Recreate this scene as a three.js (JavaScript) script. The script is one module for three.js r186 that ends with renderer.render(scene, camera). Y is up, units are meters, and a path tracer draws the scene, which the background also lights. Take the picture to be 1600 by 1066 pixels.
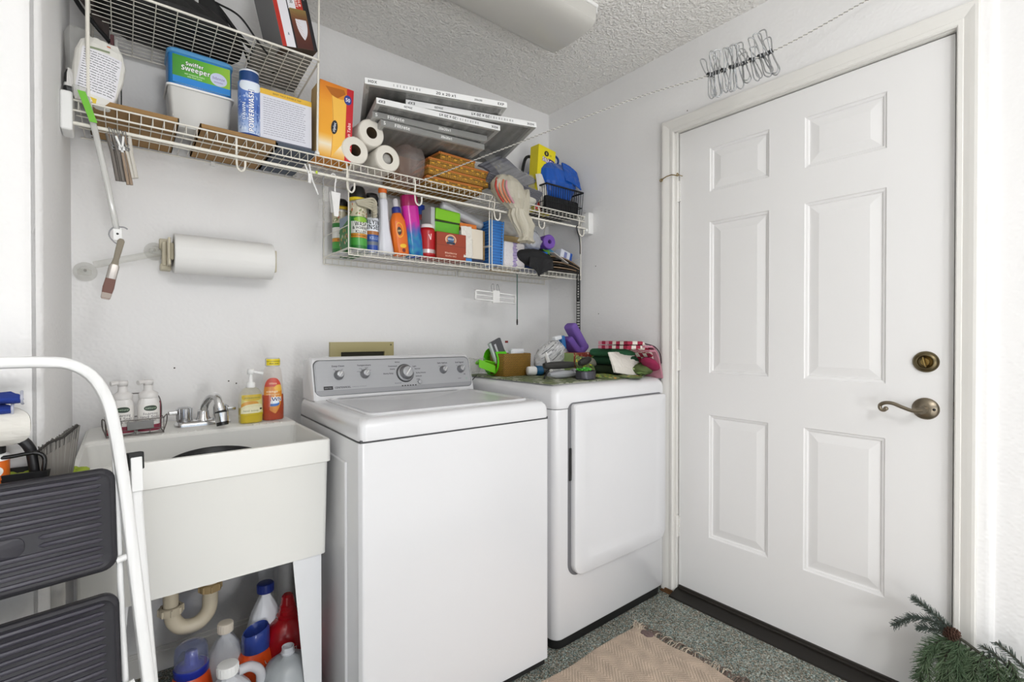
import * as THREE from 'three';
import { RoundedBoxGeometry } from 'three/addons/geometries/RoundedBoxGeometry.js';
import { mergeGeometries, toCreasedNormals } from 'three/addons/utils/BufferGeometryUtils.js';
import { RectAreaLightUniformsLib } from 'three/addons/lights/RectAreaLightUniformsLib.js';
import { ImprovedNoise } from 'three/addons/math/ImprovedNoise.js';

// ------------------------------------------------------------------ camera, light, exposure
const scene = new THREE.Scene();
const camera = new THREE.PerspectiveCamera(70.48, 1600 / 1066, 0.02, 60);
camera.position.set(0, 1.147, 2.055);
camera.lookAt(0 + 0.62753, 1.147 - 0.0075, 2.055 - 0.77856);
const renderer = new THREE.WebGLRenderer({ antialias: true });
renderer.toneMapping = THREE.LinearToneMapping;
renderer.toneMappingExposure = 0.9;
renderer.shadowMap.enabled = true;
RectAreaLightUniformsLib.init();
scene.background = new THREE.Color(0.62, 0.74, 0.9);
// unseen ceiling lamps behind the camera, lighting from above: [x, z, turn, intensity]
const UNSEEN_FIXTURES = [[0.4, 3.1, 0, 1], [0.4, 4.1, 0, 1]];
// window added out of view behind the camera as frontal fill: x0, x1, y0, y1, intensity
const FILL_WINDOW = [-1.7, 1.3, 0.35, 2.15, 0.2];
const WINDOW_FILL_COLOR = new THREE.Color(0.97, 0.985, 1.0);
// fill globes added behind the camera to even out the light: x, height, z, intensity
const FILL_GLOBES = [[0.2, 0.8, 3.9, 2.9], [0.15, 0.5, 2.95, 1.2]];
// pendant fill globe added out of view to light the upper wall: x, height, z, intensity
const FILL_PENDANT = [0.35, 2.05, 2.9, 2.3];
const LAMP_COLOR = new THREE.Color(0.985, 0.99, 1.0);

// ------------------------------------------------------------------ helpers
function rng(seed) { let s = seed >>> 0; return () => { s = (s + 0x6d2b79f5) | 0; let t = Math.imul(s ^ (s >>> 15), 1 | s); t = (t + Math.imul(t ^ (t >>> 7), 61 | t)) ^ t; return ((t ^ (t >>> 14)) >>> 0) / 4294967296; }; }
const noise3 = new ImprovedNoise();
const V = (x, y, z) => new THREE.Vector3(x, y, z);
const R = (d) => d * Math.PI / 180;
const std = (color, rough = 0.6, extra = {}) => new THREE.MeshStandardMaterial({ color, roughness: rough, side: THREE.DoubleSide, ...extra });
const phy = (color, rough = 0.4, extra = {}) => new THREE.MeshPhysicalMaterial({ color, roughness: rough, side: THREE.DoubleSide, ...extra });
function canvasTex(w, h, draw, repeat) {
  const c = document.createElement('canvas'); c.width = w; c.height = h;
  const g = c.getContext('2d'); draw(g, w, h);
  const t = new THREE.CanvasTexture(c); t.colorSpace = THREE.SRGBColorSpace; t.magFilter = THREE.LinearFilter; t.anisotropy = 8;
  t.wrapS = t.wrapT = repeat ? THREE.RepeatWrapping : THREE.ClampToEdgeWrapping;
  return t;
}
function dataTex(n, f, srgb, repeat = true) {           // f(x, y) -> [r, g, b] in 0..1
  const d = new Uint8Array(n * n * 4);
  for (let y = 0; y < n; y++) for (let x = 0; x < n; x++) {
    const c = f(x, y), i = (y * n + x) * 4;
    for (let k = 0; k < 3; k++) d[i + k] = Math.max(0, Math.min(255, c[k] * 255));
    d[i + 3] = 255;
  }
  const t = new THREE.DataTexture(d, n, n); t.magFilter = THREE.LinearFilter; t.minFilter = THREE.LinearMipmapLinearFilter; t.generateMipmaps = true;
  if (srgb) t.colorSpace = THREE.SRGBColorSpace;
  if (repeat) t.wrapS = t.wrapT = THREE.RepeatWrapping;
  t.needsUpdate = true; return t;
}
const rep = (t, u, v) => { const c = t.clone(); c.repeat.set(u, v); c.needsUpdate = true; return c; };
// tileable value noise
function tileNoise(n, cells, seed) {
  const r = rng(seed), g = []; for (let i = 0; i < cells * cells; i++) g.push(r());
  const sm = (t) => t * t * (3 - 2 * t);
  return (x, y) => {
    const u = x / n * cells, v = y / n * cells, i = Math.floor(u), j = Math.floor(v), a = sm(u - i), b = sm(v - j);
    const q = (p, s) => g[((s % cells) + cells) % cells * cells + ((p % cells) + cells) % cells];
    return (q(i, j) * (1 - a) + q(i + 1, j) * a) * (1 - b) + (q(i, j + 1) * (1 - a) + q(i + 1, j + 1) * a) * b;
  };
}
function clean(g) {
  g = g.index ? g.toNonIndexed() : g.clone();
  for (const k of Object.keys(g.attributes)) if (!['position', 'normal', 'uv'].includes(k)) g.deleteAttribute(k);
  if (!g.attributes.uv) g.setAttribute('uv', new THREE.BufferAttribute(new Float32Array(g.attributes.position.count * 2), 2));
  if (!g.attributes.normal) g.computeVertexNormals();
  g.clearGroups(); return g;
}
const mg = (list) => list.length === 1 ? clean(list[0]) : mergeGeometries(list.map(clean));
const crease = (g, a = 40) => toCreasedNormals(g, R(a));
function box(w, h, d, x = 0, y = 0, z = 0, r = 0, seg = 2) {      // centred at x, y, z
  const g = r > 0 ? new RoundedBoxGeometry(w, h, d, seg, Math.min(r, w / 2.01, h / 2.01, d / 2.01)) : new THREE.BoxGeometry(w, h, d);
  return g.translate(x, y, z);
}
const span = (x0, x1, y0, y1, z0, z1, r = 0, seg = 2) => box(x1 - x0, y1 - y0, z1 - z0, (x0 + x1) / 2, (y0 + y1) / 2, (z0 + z1) / 2, r, seg);
function metricUV(g) {                                             // uv in metres by dominant normal
  g = clean(g); const p = g.attributes.position, n = g.attributes.normal, u = g.attributes.uv;
  for (let i = 0; i < p.count; i++) {
    const a = Math.abs(n.getX(i)), b = Math.abs(n.getY(i)), c = Math.abs(n.getZ(i));
    if (b >= a && b >= c) u.setXY(i, p.getX(i), p.getZ(i)); else if (a >= c) u.setXY(i, p.getZ(i), p.getY(i)); else u.setXY(i, p.getX(i), p.getY(i));
  }
  return g;
}
function bar(a, b, r, seg = 6, r2 = r) {
  const d = b.clone().sub(a), g = new THREE.CylinderGeometry(r2, r, d.length(), seg, 1);
  g.applyQuaternion(new THREE.Quaternion().setFromUnitVectors(V(0, 1, 0), d.clone().normalize()));
  const m = a.clone().add(b).multiplyScalar(0.5); return g.translate(m.x, m.y, m.z);
}
const polyBar = (pts, r, seg = 6) => mg(pts.slice(1).map((p, i) => bar(pts[i], p, r, seg)));
function tube(pts, r, n = 40, seg = 8, closed = false, tension = 0.5) { return new THREE.TubeGeometry(new THREE.CatmullRomCurve3(pts, closed, 'centripetal', tension), n, r, seg, closed); }
const lathe = (prof, seg = 32) => new THREE.LatheGeometry(prof.map(([r, y]) => new THREE.Vector2(r, y)), seg);
function rr(x0, x1, z0, z1, r, y, n = 5) {                         // ring: rounded rectangle at height y
  const pts = [];
  for (const [cx, cz, a0] of [[x1 - r, z1 - r, 0], [x0 + r, z1 - r, 90], [x0 + r, z0 + r, 180], [x1 - r, z0 + r, 270]])
    for (let i = 0; i <= n; i++) { const a = R(a0 + 90 * i / n); pts.push(V(cx + r * Math.cos(a), y, cz + r * Math.sin(a))); }
  return pts;
}
function oval(rx, rz, y, n = 28, p = 2, cx = 0, cz = 0) {          // ring: superellipse
  const pts = [];
  for (let i = 0; i < n; i++) { const a = i / n * 2 * Math.PI, c = Math.cos(a), s = Math.sin(a); pts.push(V(cx + rx * Math.sign(c) * Math.abs(c) ** (2 / p), y, cz + rz * Math.sign(s) * Math.abs(s) ** (2 / p))); }
  return pts;
}
function loft(rings, capA = true, capB = true, ang = 35) {
  const pos = [], uv = [], n = rings[0].length, K = rings.length - 1;
  const tri = (a, b, c, ua, ub, uc) => { pos.push(a.x, a.y, a.z, b.x, b.y, b.z, c.x, c.y, c.z); uv.push(...ua, ...ub, ...uc); };
  for (let k = 0; k < K; k++) for (let i = 0; i < n; i++) {
    const j = (i + 1) % n, A = rings[k][i], B = rings[k][j], C = rings[k + 1][j], D = rings[k + 1][i];
    const u0 = 1 - i / n, u1 = 1 - (i + 1) / n, v0 = k / K, v1 = (k + 1) / K;
    tri(A, C, B, [u0, v0], [u1, v1], [u1, v0]); tri(A, D, C, [u0, v0], [u0, v1], [u1, v1]);
  }
  const cap = (ring, flip) => {
    const c = ring.reduce((s, p) => s.add(p), V(0, 0, 0)).multiplyScalar(1 / n);
    for (let i = 0; i < n; i++) { const a = ring[i], b = ring[(i + 1) % n]; flip ? tri(c, a, b, [0, 0], [0, 0], [0, 0]) : tri(c, b, a, [0, 0], [0, 0], [0, 0]); }
  };
  if (capA) cap(rings[0], true); if (capB) cap(rings[K], false);
  const g = new THREE.BufferGeometry();
  g.setAttribute('position', new THREE.Float32BufferAttribute(pos, 3)); g.setAttribute('uv', new THREE.Float32BufferAttribute(uv, 2));
  return toCreasedNormals(g, R(ang));
}
function sheet(f, nu, nv, thick = 0) {                             // f(u, v) -> Vector3, a surface with optional thickness
  const idx = [], pos = [], uv = [], W = nu + 1;
  for (let j = 0; j <= nv; j++) for (let i = 0; i <= nu; i++) { const p = f(i / nu, j / nv); pos.push(p.x, p.y, p.z); uv.push(i / nu, j / nv); }
  for (let j = 0; j < nv; j++) for (let i = 0; i < nu; i++) { const a = j * W + i; idx.push(a, a + 1, a + W, a + 1, a + W + 1, a + W); }
  const g = new THREE.BufferGeometry();
  g.setAttribute('position', new THREE.Float32BufferAttribute(pos, 3)); g.setAttribute('uv', new THREE.Float32BufferAttribute(uv, 2)); g.setIndex(idx); g.computeVertexNormals();
  if (!thick) return g;
  const n = g.attributes.normal, N = pos.length / 3, p2 = pos.slice(), uv2 = uv.concat(uv), ix = idx.slice();
  for (let i = 0; i < N; i++) p2.push(pos[i * 3] - n.getX(i) * thick, pos[i * 3 + 1] - n.getY(i) * thick, pos[i * 3 + 2] - n.getZ(i) * thick);
  for (let k = 0; k < idx.length; k += 3) ix.push(idx[k] + N, idx[k + 2] + N, idx[k + 1] + N);
  const edge = (a, b) => ix.push(a, a + N, b, b, a + N, b + N);
  for (let i = 0; i < nu; i++) { edge(i + 1, i); edge(nv * W + i, nv * W + i + 1); }
  for (let j = 0; j < nv; j++) { edge(j * W, (j + 1) * W); edge((j + 1) * W + nu, j * W + nu); }
  const h = new THREE.BufferGeometry();
  h.setAttribute('position', new THREE.Float32BufferAttribute(p2, 3)); h.setAttribute('uv', new THREE.Float32BufferAttribute(uv2, 2)); h.setIndex(ix);
  return toCreasedNormals(h, R(50));
}
function crumple(g, amp, freq, seed = 0) {
  g = g.clone(); const p = g.attributes.position, n = g.attributes.normal;
  for (let i = 0; i < p.count; i++) {
    const x = p.getX(i) * freq + seed * 7.3, y = p.getY(i) * freq + seed * 3.1, z = p.getZ(i) * freq - seed * 5.7;
    const a = Math.abs(noise3.noise(x, y, z)) + 0.5 * Math.abs(noise3.noise(x * 2.1, y * 2.1, z * 2.1)) - 0.35;
    p.setXYZ(i, p.getX(i) + n.getX(i) * a * amp, p.getY(i) + n.getY(i) * a * amp, p.getZ(i) + n.getZ(i) * a * amp);
  }
  g.computeVertexNormals(); return g;
}
const taken = {};
function numbered(name) { const k = taken[name] = (taken[name] ?? -1) + 1; return k ? name + '_' + String(k).padStart(3, '0') : name; }
function shade(o) { o.castShadow = true; o.receiveShadow = true; return o; }
function tag(o, label, category, group) { o.userData = { label, category }; if (group) o.userData.group = group; return o; }
function thing(name, label, category, pos = [0, 0, 0], ry = 0, group) {
  const o = new THREE.Group(); o.name = numbered(name); o.position.set(...pos); o.rotation.y = ry; scene.add(o); return tag(o, label, category, group);
}
function part(parent, name, geo, mat, label) {
  const m = shade(new THREE.Mesh(geo, mat)); m.name = name; parent.add(m); if (label) m.userData.label = label; return m;
}
function single(name, label, category, geo, mat, pos = [0, 0, 0], ry = 0, group) {
  const m = shade(new THREE.Mesh(geo, mat)); m.name = numbered(name); m.position.set(...pos); m.rotation.y = ry; scene.add(m); return tag(m, label, category, group);
}
function struct(name, geo, mat, parent) {
  const m = shade(new THREE.Mesh(geo, mat)); m.name = parent ? name : numbered(name); (parent ?? scene).add(m); if (!parent) m.userData.kind = 'structure'; return m;
}
function copyOf(o, name, label) { const c = o.clone(); c.name = numbered(name); c.userData = { ...o.userData, label }; scene.add(c); return c; }
function text(g, s, x, y, size, color, o = {}) {
  g.save(); g.translate(x, y); if (o.rot) g.rotate(o.rot); if (o.sx) g.scale(o.sx, 1); if (o.flip) g.scale(-1, -1);
  g.font = (o.bold ? 'bold ' : '') + size + 'px ' + (o.font || 'sans-serif'); g.textAlign = o.align || 'center'; g.textBaseline = 'middle';
  if (o.stroke) { g.lineWidth = o.lw || size / 6; g.strokeStyle = o.stroke; g.strokeText(s, 0, 0); }
  g.fillStyle = color; g.fillText(s, 0, 0); g.restore();
}
const rect = (g, c, x, y, w, h) => { g.fillStyle = c; g.fillRect(x, y, w, h); };
const oval2 = (g, c, x, y, a, b, rot = 0) => { g.fillStyle = c; g.beginPath(); g.ellipse(x, y, a, b, rot, 0, 7); g.fill(); };
// carton: one box with a printed face where given; faces px nx py ny pz nz
function carton(w, h, d, mats, r = 0.002) {
  const g = new RoundedBoxGeometry(w, h, d, 1, r); g.translate(0, h / 2, 0);
  const m = shade(new THREE.Mesh(g, ['px', 'nx', 'py', 'ny', 'pz', 'nz'].map((k) => mats[k] ?? mats.all))); return m;
}
// label wrapped over the front of a lofted body: sheet on a superellipse of half axes a, b between heights, angles in degrees about +z
function wrapLabel(a, b, y0, y1, deg, p = 2, lift = 0.0008, tilt = 0) {
  return sheet((u, v) => { const t = R(90 + deg / 2 - deg * u), c = Math.cos(t), s = Math.sin(t), y = y0 + (y1 - y0) * v, k = 1 - tilt * v;
    return V((a + lift) * k * Math.sign(c) * Math.abs(c) ** (2 / p), y, (b + lift) * k * Math.sign(s) * Math.abs(s) ** (2 / p)); }, 16, 6);
}
const printed = (t, rough = 0.5) => std(0xffffff, rough, { map: t });

// ------------------------------------------------------------------ shared materials
const M = {
  whitePaint: std(0xefeeed, 0.45), trimPaint: std(0xeae8e3, 0.4), enamel: phy(0xdfdfe1, 0.22, { clearcoat: 0.4, clearcoatRoughness: 0.15 }),
  tubPlastic: std(0xe9e8e3, 0.38), wire: std(0xe9e5da, 0.35), chrome: std(0xd8d8d8, 0.12, { metalness: 1 }), steel: std(0x9a9a9c, 0.3, { metalness: 1 }),
  silver: std(0xa3a4a7, 0.32, { metalness: 0.75 }), black: std(0x121212, 0.6), blackGloss: std(0x0d0d0e, 0.25), nickel: std(0x8a8070, 0.28, { metalness: 1 }),
  nickelDark: std(0x51493c, 0.35, { metalness: 1 }), brass: std(0x9c8450, 0.3, { metalness: 1 }), white: std(0xf0f0ee, 0.45), cardboard: std(0x9c7a4e, 0.85), cardboardPale: std(0xc2a878, 0.85),
  clear: phy(0xffffff, 0.08, { transmission: 1, thickness: 0, ior: 1.25 }), film: phy(0xf2f2f0, 0.12, { transmission: 0.86, thickness: 0, ior: 1.35 }),
  milky: phy(0xe9e6de, 0.35, { transmission: 0.45, thickness: 0, ior: 1.3 }), paper: std(0xf2f0ea, 0.9), rubber: std(0x17171a, 0.7),
};
// ------------------------------------------------------------------ the room
{
  const n1 = tileNoise(256, 64, 3), n2 = tileNoise(256, 16, 4);
  const plaster = dataTex(256, (x, y) => { const v = 0.65 * n1(x, y) + 0.35 * n2(x, y); return [v, v, v]; });
  const wallM = std(0xf0efee, 0.75, { bumpMap: rep(plaster, 2.2, 2.2), bumpScale: 0.0012 });
  const p1 = tileNoise(512, 128, 7), p2 = tileNoise(512, 64, 8), p3 = tileNoise(512, 24, 9);
  const pop = dataTex(512, (x, y) => { const v = Math.pow(p1(x, y), 1.6) * 0.55 + Math.pow(p2(x, y), 2) * 0.5 + 0.12 * p3(x, y); return [v, v, v]; });
  const ceilM = std(0xf6f4f0, 0.95, { bumpMap: rep(pop, 1.6, 1.6), bumpScale: 0.0065 });
  const q = [tileNoise(512, 256, 11), tileNoise(512, 170, 12), tileNoise(512, 128, 13), tileNoise(512, 12, 14)];
  const carpet = dataTex(512, (x, y) => {
    const a = q[0](x, y), b = q[1](x, y), c = q[2](x, y), l = 0.475 + 0.5 * (a - 0.5) * 0.95 + 0.35 * (b - 0.5) + 0.06 * (q[3](x, y) - 0.5), d = 0.09 * (c - 0.5);
    return [l + 0.03 + d, l + 0.042 - d * 0.4, l + 0.005 - d];
  }, true);
  const carpetBump = dataTex(512, (x, y) => { const v = 0.5 * q[0](x, y) + 0.5 * q[2](x, y); return [v, v, v]; });
  const floorM = std(0xffffff, 1, { map: rep(carpet, 1.7, 1.7), bumpMap: rep(carpetBump, 1.7, 1.7), bumpScale: 0.006 });
  struct('floor', metricUV(span(-2.6, 2.06, -0.1, 0, -0.1, 2.25)), floorM);
  struct('added_pale_floor', metricUV(span(-2.6, 2.06, -0.1, 0, 2.25, 4.8)), std(0xebe9e5, 0.6));  // pale floor added out of view to bounce light up to the ceiling
  struct('ceiling', metricUV(span(-2.6, 2.06, 2.437, 2.537, -0.1, 4.8)), ceilM);
  struct('wall_back', metricUV(span(-0.2, 2.06, 0, 2.437, -0.1, 0)), wallM);
  const up = (pts, h0, h1) => { const s = new THREE.Shape(pts.map(([x, z]) => new THREE.Vector2(x, -z))); return metricUV(crease(new THREE.ExtrudeGeometry(s, { depth: h1 - h0, bevelEnabled: false, curveSegments: 8 }).rotateX(-Math.PI / 2).translate(0, h0, 0), 20)); };
  const arc = (cx, cz, r, a0, a1, n = 8) => Array.from({ length: n + 1 }, (_, i) => { const a = R(a0 + (a1 - a0) * i / n); return [cx + r * Math.cos(a), cz + r * Math.sin(a)]; });
  struct('wall_left', up([[-2.6, -0.1], [-0.125, -0.1], ...arc(-0.165, 0.66, 0.04, 0, 90), [-2.6, 0.70]], 0, 2.437), wallM);
  struct('wall_right', mg([
    metricUV(span(1.93, 2.06, 0, 2.437, 0, 0.80)), metricUV(span(1.93, 2.06, 2.092, 2.437, 0.80, 1.80)),
    up([[1.93, 1.80], ...arc(1.95, 1.830, 0.02, 180, 90), [1.95, 4.8], [2.06, 4.8], [2.06, 1.80]], 0, 2.437)]), wallM);
  const [wx0, wx1, wy0, wy1] = FILL_WINDOW;
  struct('wall_front', metricUV(mg([span(-2.6, wx0, 0, 2.437, 4.7, 4.8), span(wx1, 2.06, 0, 2.437, 4.7, 4.8), span(wx0, wx1, 0, wy0, 4.7, 4.8), span(wx0, wx1, wy1, 2.437, 4.7, 4.8)])), wallM);
  const win = new THREE.Group(); win.name = 'added_window_1'; win.userData = { kind: 'structure' }; scene.add(win);
  const mx = (wx0 + wx1) / 2;
  struct('added_window_frame', mg([span(wx0, wx1, wy0, wy0 + 0.05, 4.72, 4.78), span(wx0, wx1, wy1 - 0.05, wy1, 4.72, 4.78), ...[wx0, mx - 0.025, wx1 - 0.05].map((x) => span(x, x + 0.05, wy0, wy1, 4.72, 4.78))]), M.trimPaint, win);
  struct('added_pane', span(wx0 + 0.05, mx - 0.025, wy0 + 0.05, wy1 - 0.05, 4.748, 4.752), M.clear, win);
  struct('added_pane', span(mx + 0.025, wx1 - 0.05, wy0 + 0.05, wy1 - 0.05, 4.748, 4.752), M.clear, win);
  const windowFill = new THREE.RectAreaLight(WINDOW_FILL_COLOR, FILL_WINDOW[4], wx1 - wx0 - 0.1, wy1 - wy0 - 0.1); windowFill.position.set(mx, (wy0 + wy1) / 2, 4.69); windowFill.castShadow = true; scene.add(windowFill);
  struct('ground', span(-8, 9, -0.2, -0.1, 4.8, 14), std(0xa9a79c, 0.9));
  struct('wall_far_left', metricUV(span(-2.7, -2.6, 0, 2.437, 0.6, 4.8)), wallM);
  // baseboard behind the sink: a flat board with a stepped top
  struct('baseboard_back', mg([span(-0.125, 0.48, 0, 0.068, 0, 0.014, 0.003), span(-0.125, 0.48, 0.066, 0.082, 0, 0.008, 0.003)]), M.trimPaint);

  // door casing, mitred at the corners: profile points [distance out from the opening, thickness off the wall]
  const z0 = 0.824, z1 = 1.764, yT = 2.063, prof = [[0, -0.02], [0, 0.010], [0.004, 0.0135], [0.016, 0.0135], [0.018, 0.0115], [0.021, 0.0125], [0.034, 0.0165], [0.046, 0.0195], [0.054, 0.0195], [0.057, 0.016], [0.057, -0.002]];
  const line = ([o, t]) => [V(1.93 - t, 0.0, z0 - o), V(1.93 - t, yT + o, z0 - o), V(1.93 - t, yT + o, z1 + o * 0.88), V(1.93 - t, 0.0, z1 + o * 0.88)];
  const legs = [[], [], []];
  for (let i = 0; i < prof.length - 1; i++) { const A = line(prof[i]), B = line(prof[i + 1]); for (let k = 0; k < 3; k++) legs[k].push(sheet((u, v) => A[k + Math.round(v)].clone().lerp(B[k + Math.round(v)], u), 1, 1)); }
  const casing = new THREE.Group(); casing.name = 'trim_1'; casing.userData = { kind: 'structure' }; scene.add(casing);
  ['casing_side', 'casing_head', 'casing_side'].forEach((n, k) => struct(n, mg(legs[k].map((g) => g)), M.trimPaint, casing));
  struct('jamb', mg([span(1.93, 2.06, 0, 2.092, 0.795, 0.834), span(1.93, 2.06, 0, 2.092, 1.764, 1.802), span(1.93, 2.06, 2.061, 2.094, 0.80, 1.80)]), M.trimPaint, casing);
  struct('door_stop', mg([span(1.992, 2.02, 0.03, 2.06, 0.83, 0.85), span(1.992, 2.02, 0.03, 2.06, 1.75, 1.768), span(1.992, 2.02, 2.04, 2.064, 0.83, 1.768)]), M.trimPaint, casing);
  const sill = new THREE.Group(); sill.name = 'trim_2'; sill.userData = { kind: 'structure' }; scene.add(sill);
  const bronze = std(0x1c1813, 0.4, { metalness: 0.3 });
  struct('sill_plate', crease(new THREE.ExtrudeGeometry(new THREE.Shape([[0, 0], [-0.062, 0], [-0.058, 0.006], [-0.03, 0.012], [-0.006, 0.020], [0.04, 0.024], [0.12, 0.024], [0.12, 0]].map(([x, y]) => new THREE.Vector2(x, y))), { depth: 0.93, bevelEnabled: false }).translate(1.935, 0, 0.834), 20), bronze, sill);
  struct('door_sweep', mg([span(1.937, 1.986, 0.022, 0.036, 0.842, 1.756, 0.002), span(1.934, 1.946, 0.012, 0.026, 0.842, 1.756, 0.002)]), std(0x2b2622, 0.6), sill);
  // rust and dirt at the foot of the casing
  struct('rust_stain', mg([span(1.905, 1.915, 0.0, 0.012, 0.79, 0.83, 0.002), span(1.89, 1.91, 0.0, 0.004, 0.775, 0.845, 0.002)]), std(0x5a3d1f, 0.95), sill);
}
{
  // six-panel door
  const door = new THREE.Group(); door.name = 'door_1'; door.userData = { kind: 'structure' }; scene.add(door);
  const X = 1.945, Z0 = 0.839, Z1 = 1.758, Y0 = 0.034, Y1 = 2.057;
  const rows = [[0.291, 0.816], [0.995, 1.638], [1.766, 1.951]], cols = [[0.981, 1.223], [1.348, 1.592]];
  const sh = new THREE.Shape([[Z0, Y0], [Z1, Y0], [Z1, Y1], [Z0, Y1]].map(([a, b]) => new THREE.Vector2(a, b)));
  for (const [a, b] of rows) for (const [c, d] of cols) sh.holes.push(new THREE.Path([[c, a], [c, b], [d, b], [d, a]].map(([p, q]) => new THREE.Vector2(p, q))));
  const face = new THREE.ExtrudeGeometry(sh, { depth: 0.012, bevelEnabled: false });
  face.applyMatrix4(new THREE.Matrix4().makeBasis(V(0, 0, 1), V(0, 1, 0), V(1, 0, 0))).translate(X, 0, 0);
  const fp = face.clone(); fp.computeVertexNormals();
  struct('door_slab', mg([crease(fp, 20), span(X + 0.0125, X + 0.042, Y0, Y1, Z0, Z1)]), M.whitePaint, door);
  const ringsOf = [[0, 0.0], [0.003, 0.0045], [0.010, 0.0062], [0.013, 0.0108], [0.017, 0.0108], [0.046, 0.0045], [0.050, 0.0045]];
  for (const [a, b] of rows) for (const [c, d] of cols) {
    const rg = ringsOf.map(([i, t]) => [V(X + t, a + i, c + i), V(X + t, a + i, d - i), V(X + t, b - i, d - i), V(X + t, b - i, c + i)]);
    struct('door_panel', loft(rg, false, true, 8), M.whitePaint, door);
  }
  for (const y of [1.80, 1.045, 0.30]) {
    const h = struct('hinge', mg([bar(V(1.937, y - 0.046, 0.832), V(1.937, y + 0.046, 0.832), 0.0075, 10), ...[-0.0465, -0.028, -0.0095, 0.0095, 0.028, 0.0465].map((k) => bar(V(1.937, y + k - 0.0015, 0.832), V(1.937, y + k + 0.0015, 0.832), 0.0084, 10)), span(1.938, 1.944, y - 0.045, y + 0.045, 0.818, 0.846, 0.001)]), M.trimPaint, door);
    struct('hinge_screw', mg([-0.03, 0, 0.03].map((k) => bar(V(1.9365, y + k, 0.845), V(1.9395, y + k, 0.845), 0.003, 8))), M.whitePaint, h);
  }
  // lever handle: rose, neck and a scrolled lever
  const at = (dz, dy, dx) => V(X - dx, 0.925 + dy, 1.694 + dz);
  const rot = (g, y, z) => g.rotateZ(Math.PI / 2).translate(X, y, z);
  struct('handle_rose', rot(lathe([[0, 0.016], [0.014, 0.015], [0.019, 0.0125], [0.024, 0.011], [0.031, 0.006], [0.0335, 0.003], [0.034, 0]], 40), 0.925, 1.694), M.nickel, door);
  const neck = struct('door_lever', mg([bar(at(0, 0, 0.01), at(0, 0, 0.052), 0.0105, 20, 0.009), bar(at(0, 0, 0.050), at(0, 0, 0.058), 0.012, 20),
    tube([at(0.004, 0.0, 0.053), at(-0.018, -0.004, 0.056), at(-0.045, 0.004, 0.056), at(-0.072, 0.014, 0.054), at(-0.092, 0.013, 0.052), at(-0.104, 0.004, 0.05), at(-0.103, -0.008, 0.049), at(-0.094, -0.011, 0.049), at(-0.089, -0.005, 0.049)], 0.0058, 60, 10),
    new THREE.SphereGeometry(0.007, 12, 8).translate(X - 0.049, 0.920, 1.605)]), M.nickel, door);
  struct('emergency_hole', rot(lathe([[0, 0.0135], [0.0035, 0.0135], [0.0045, 0.011], [0.0045, 0.009]], 12), 0.925, 1.716), M.blackGloss, door);
  struct('lock_rose', rot(lathe([[0, 0.006], [0.0165, 0.006], [0.018, 0.0125], [0.022, 0.0145], [0.029, 0.009], [0.0325, 0.004], [0.033, 0]], 40), 1.071, 1.694), std(0x6b6048, 0.3, { metalness: 1 }), door);
  struct('thumb_turn', mg([bar(V(X - 0.004, 1.071, 1.694), V(X - 0.014, 1.071, 1.694), 0.011, 18), new THREE.SphereGeometry(1, 16, 12).scale(0.012, 0.0165, 0.0042).rotateX(R(-14)).translate(X - 0.02, 1.071, 1.694)]), M.brass, door);
  struct('latch_plate', span(1.95, 1.972, 0.90, 0.952, 1.757, 1.7605), M.nickelDark, door);
  // brass hook and eye above the top hinge
  const hk = thing('hook_latch', 'small brass hook and eye latch across the door casing above the top hinge', 'latch');
  part(hk, 'hook', mg([polyBar([V(1.905, 1.862, 0.772), V(1.900, 1.868, 0.80), V(1.902, 1.870, 0.825), V(1.906, 1.866, 0.838), V(1.91, 1.862, 0.846)], 0.0022, 8), new THREE.TorusGeometry(0.006, 0.002, 8, 16).rotateY(R(90)).translate(1.906, 1.860, 0.769)]), M.brass);
  part(hk, 'screw_eye', mg([bar(V(1.945, 1.866, 0.852), V(1.915, 1.866, 0.850), 0.0018, 8), new THREE.TorusGeometry(0.006, 0.0019, 8, 16).translate(1.91, 1.866, 0.85)]), M.brass);
  part(hk, 'base_eye', mg([bar(V(1.93, 1.86, 0.769), V(1.906, 1.86, 0.769), 0.0018, 8)]), M.brass);
}
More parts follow.
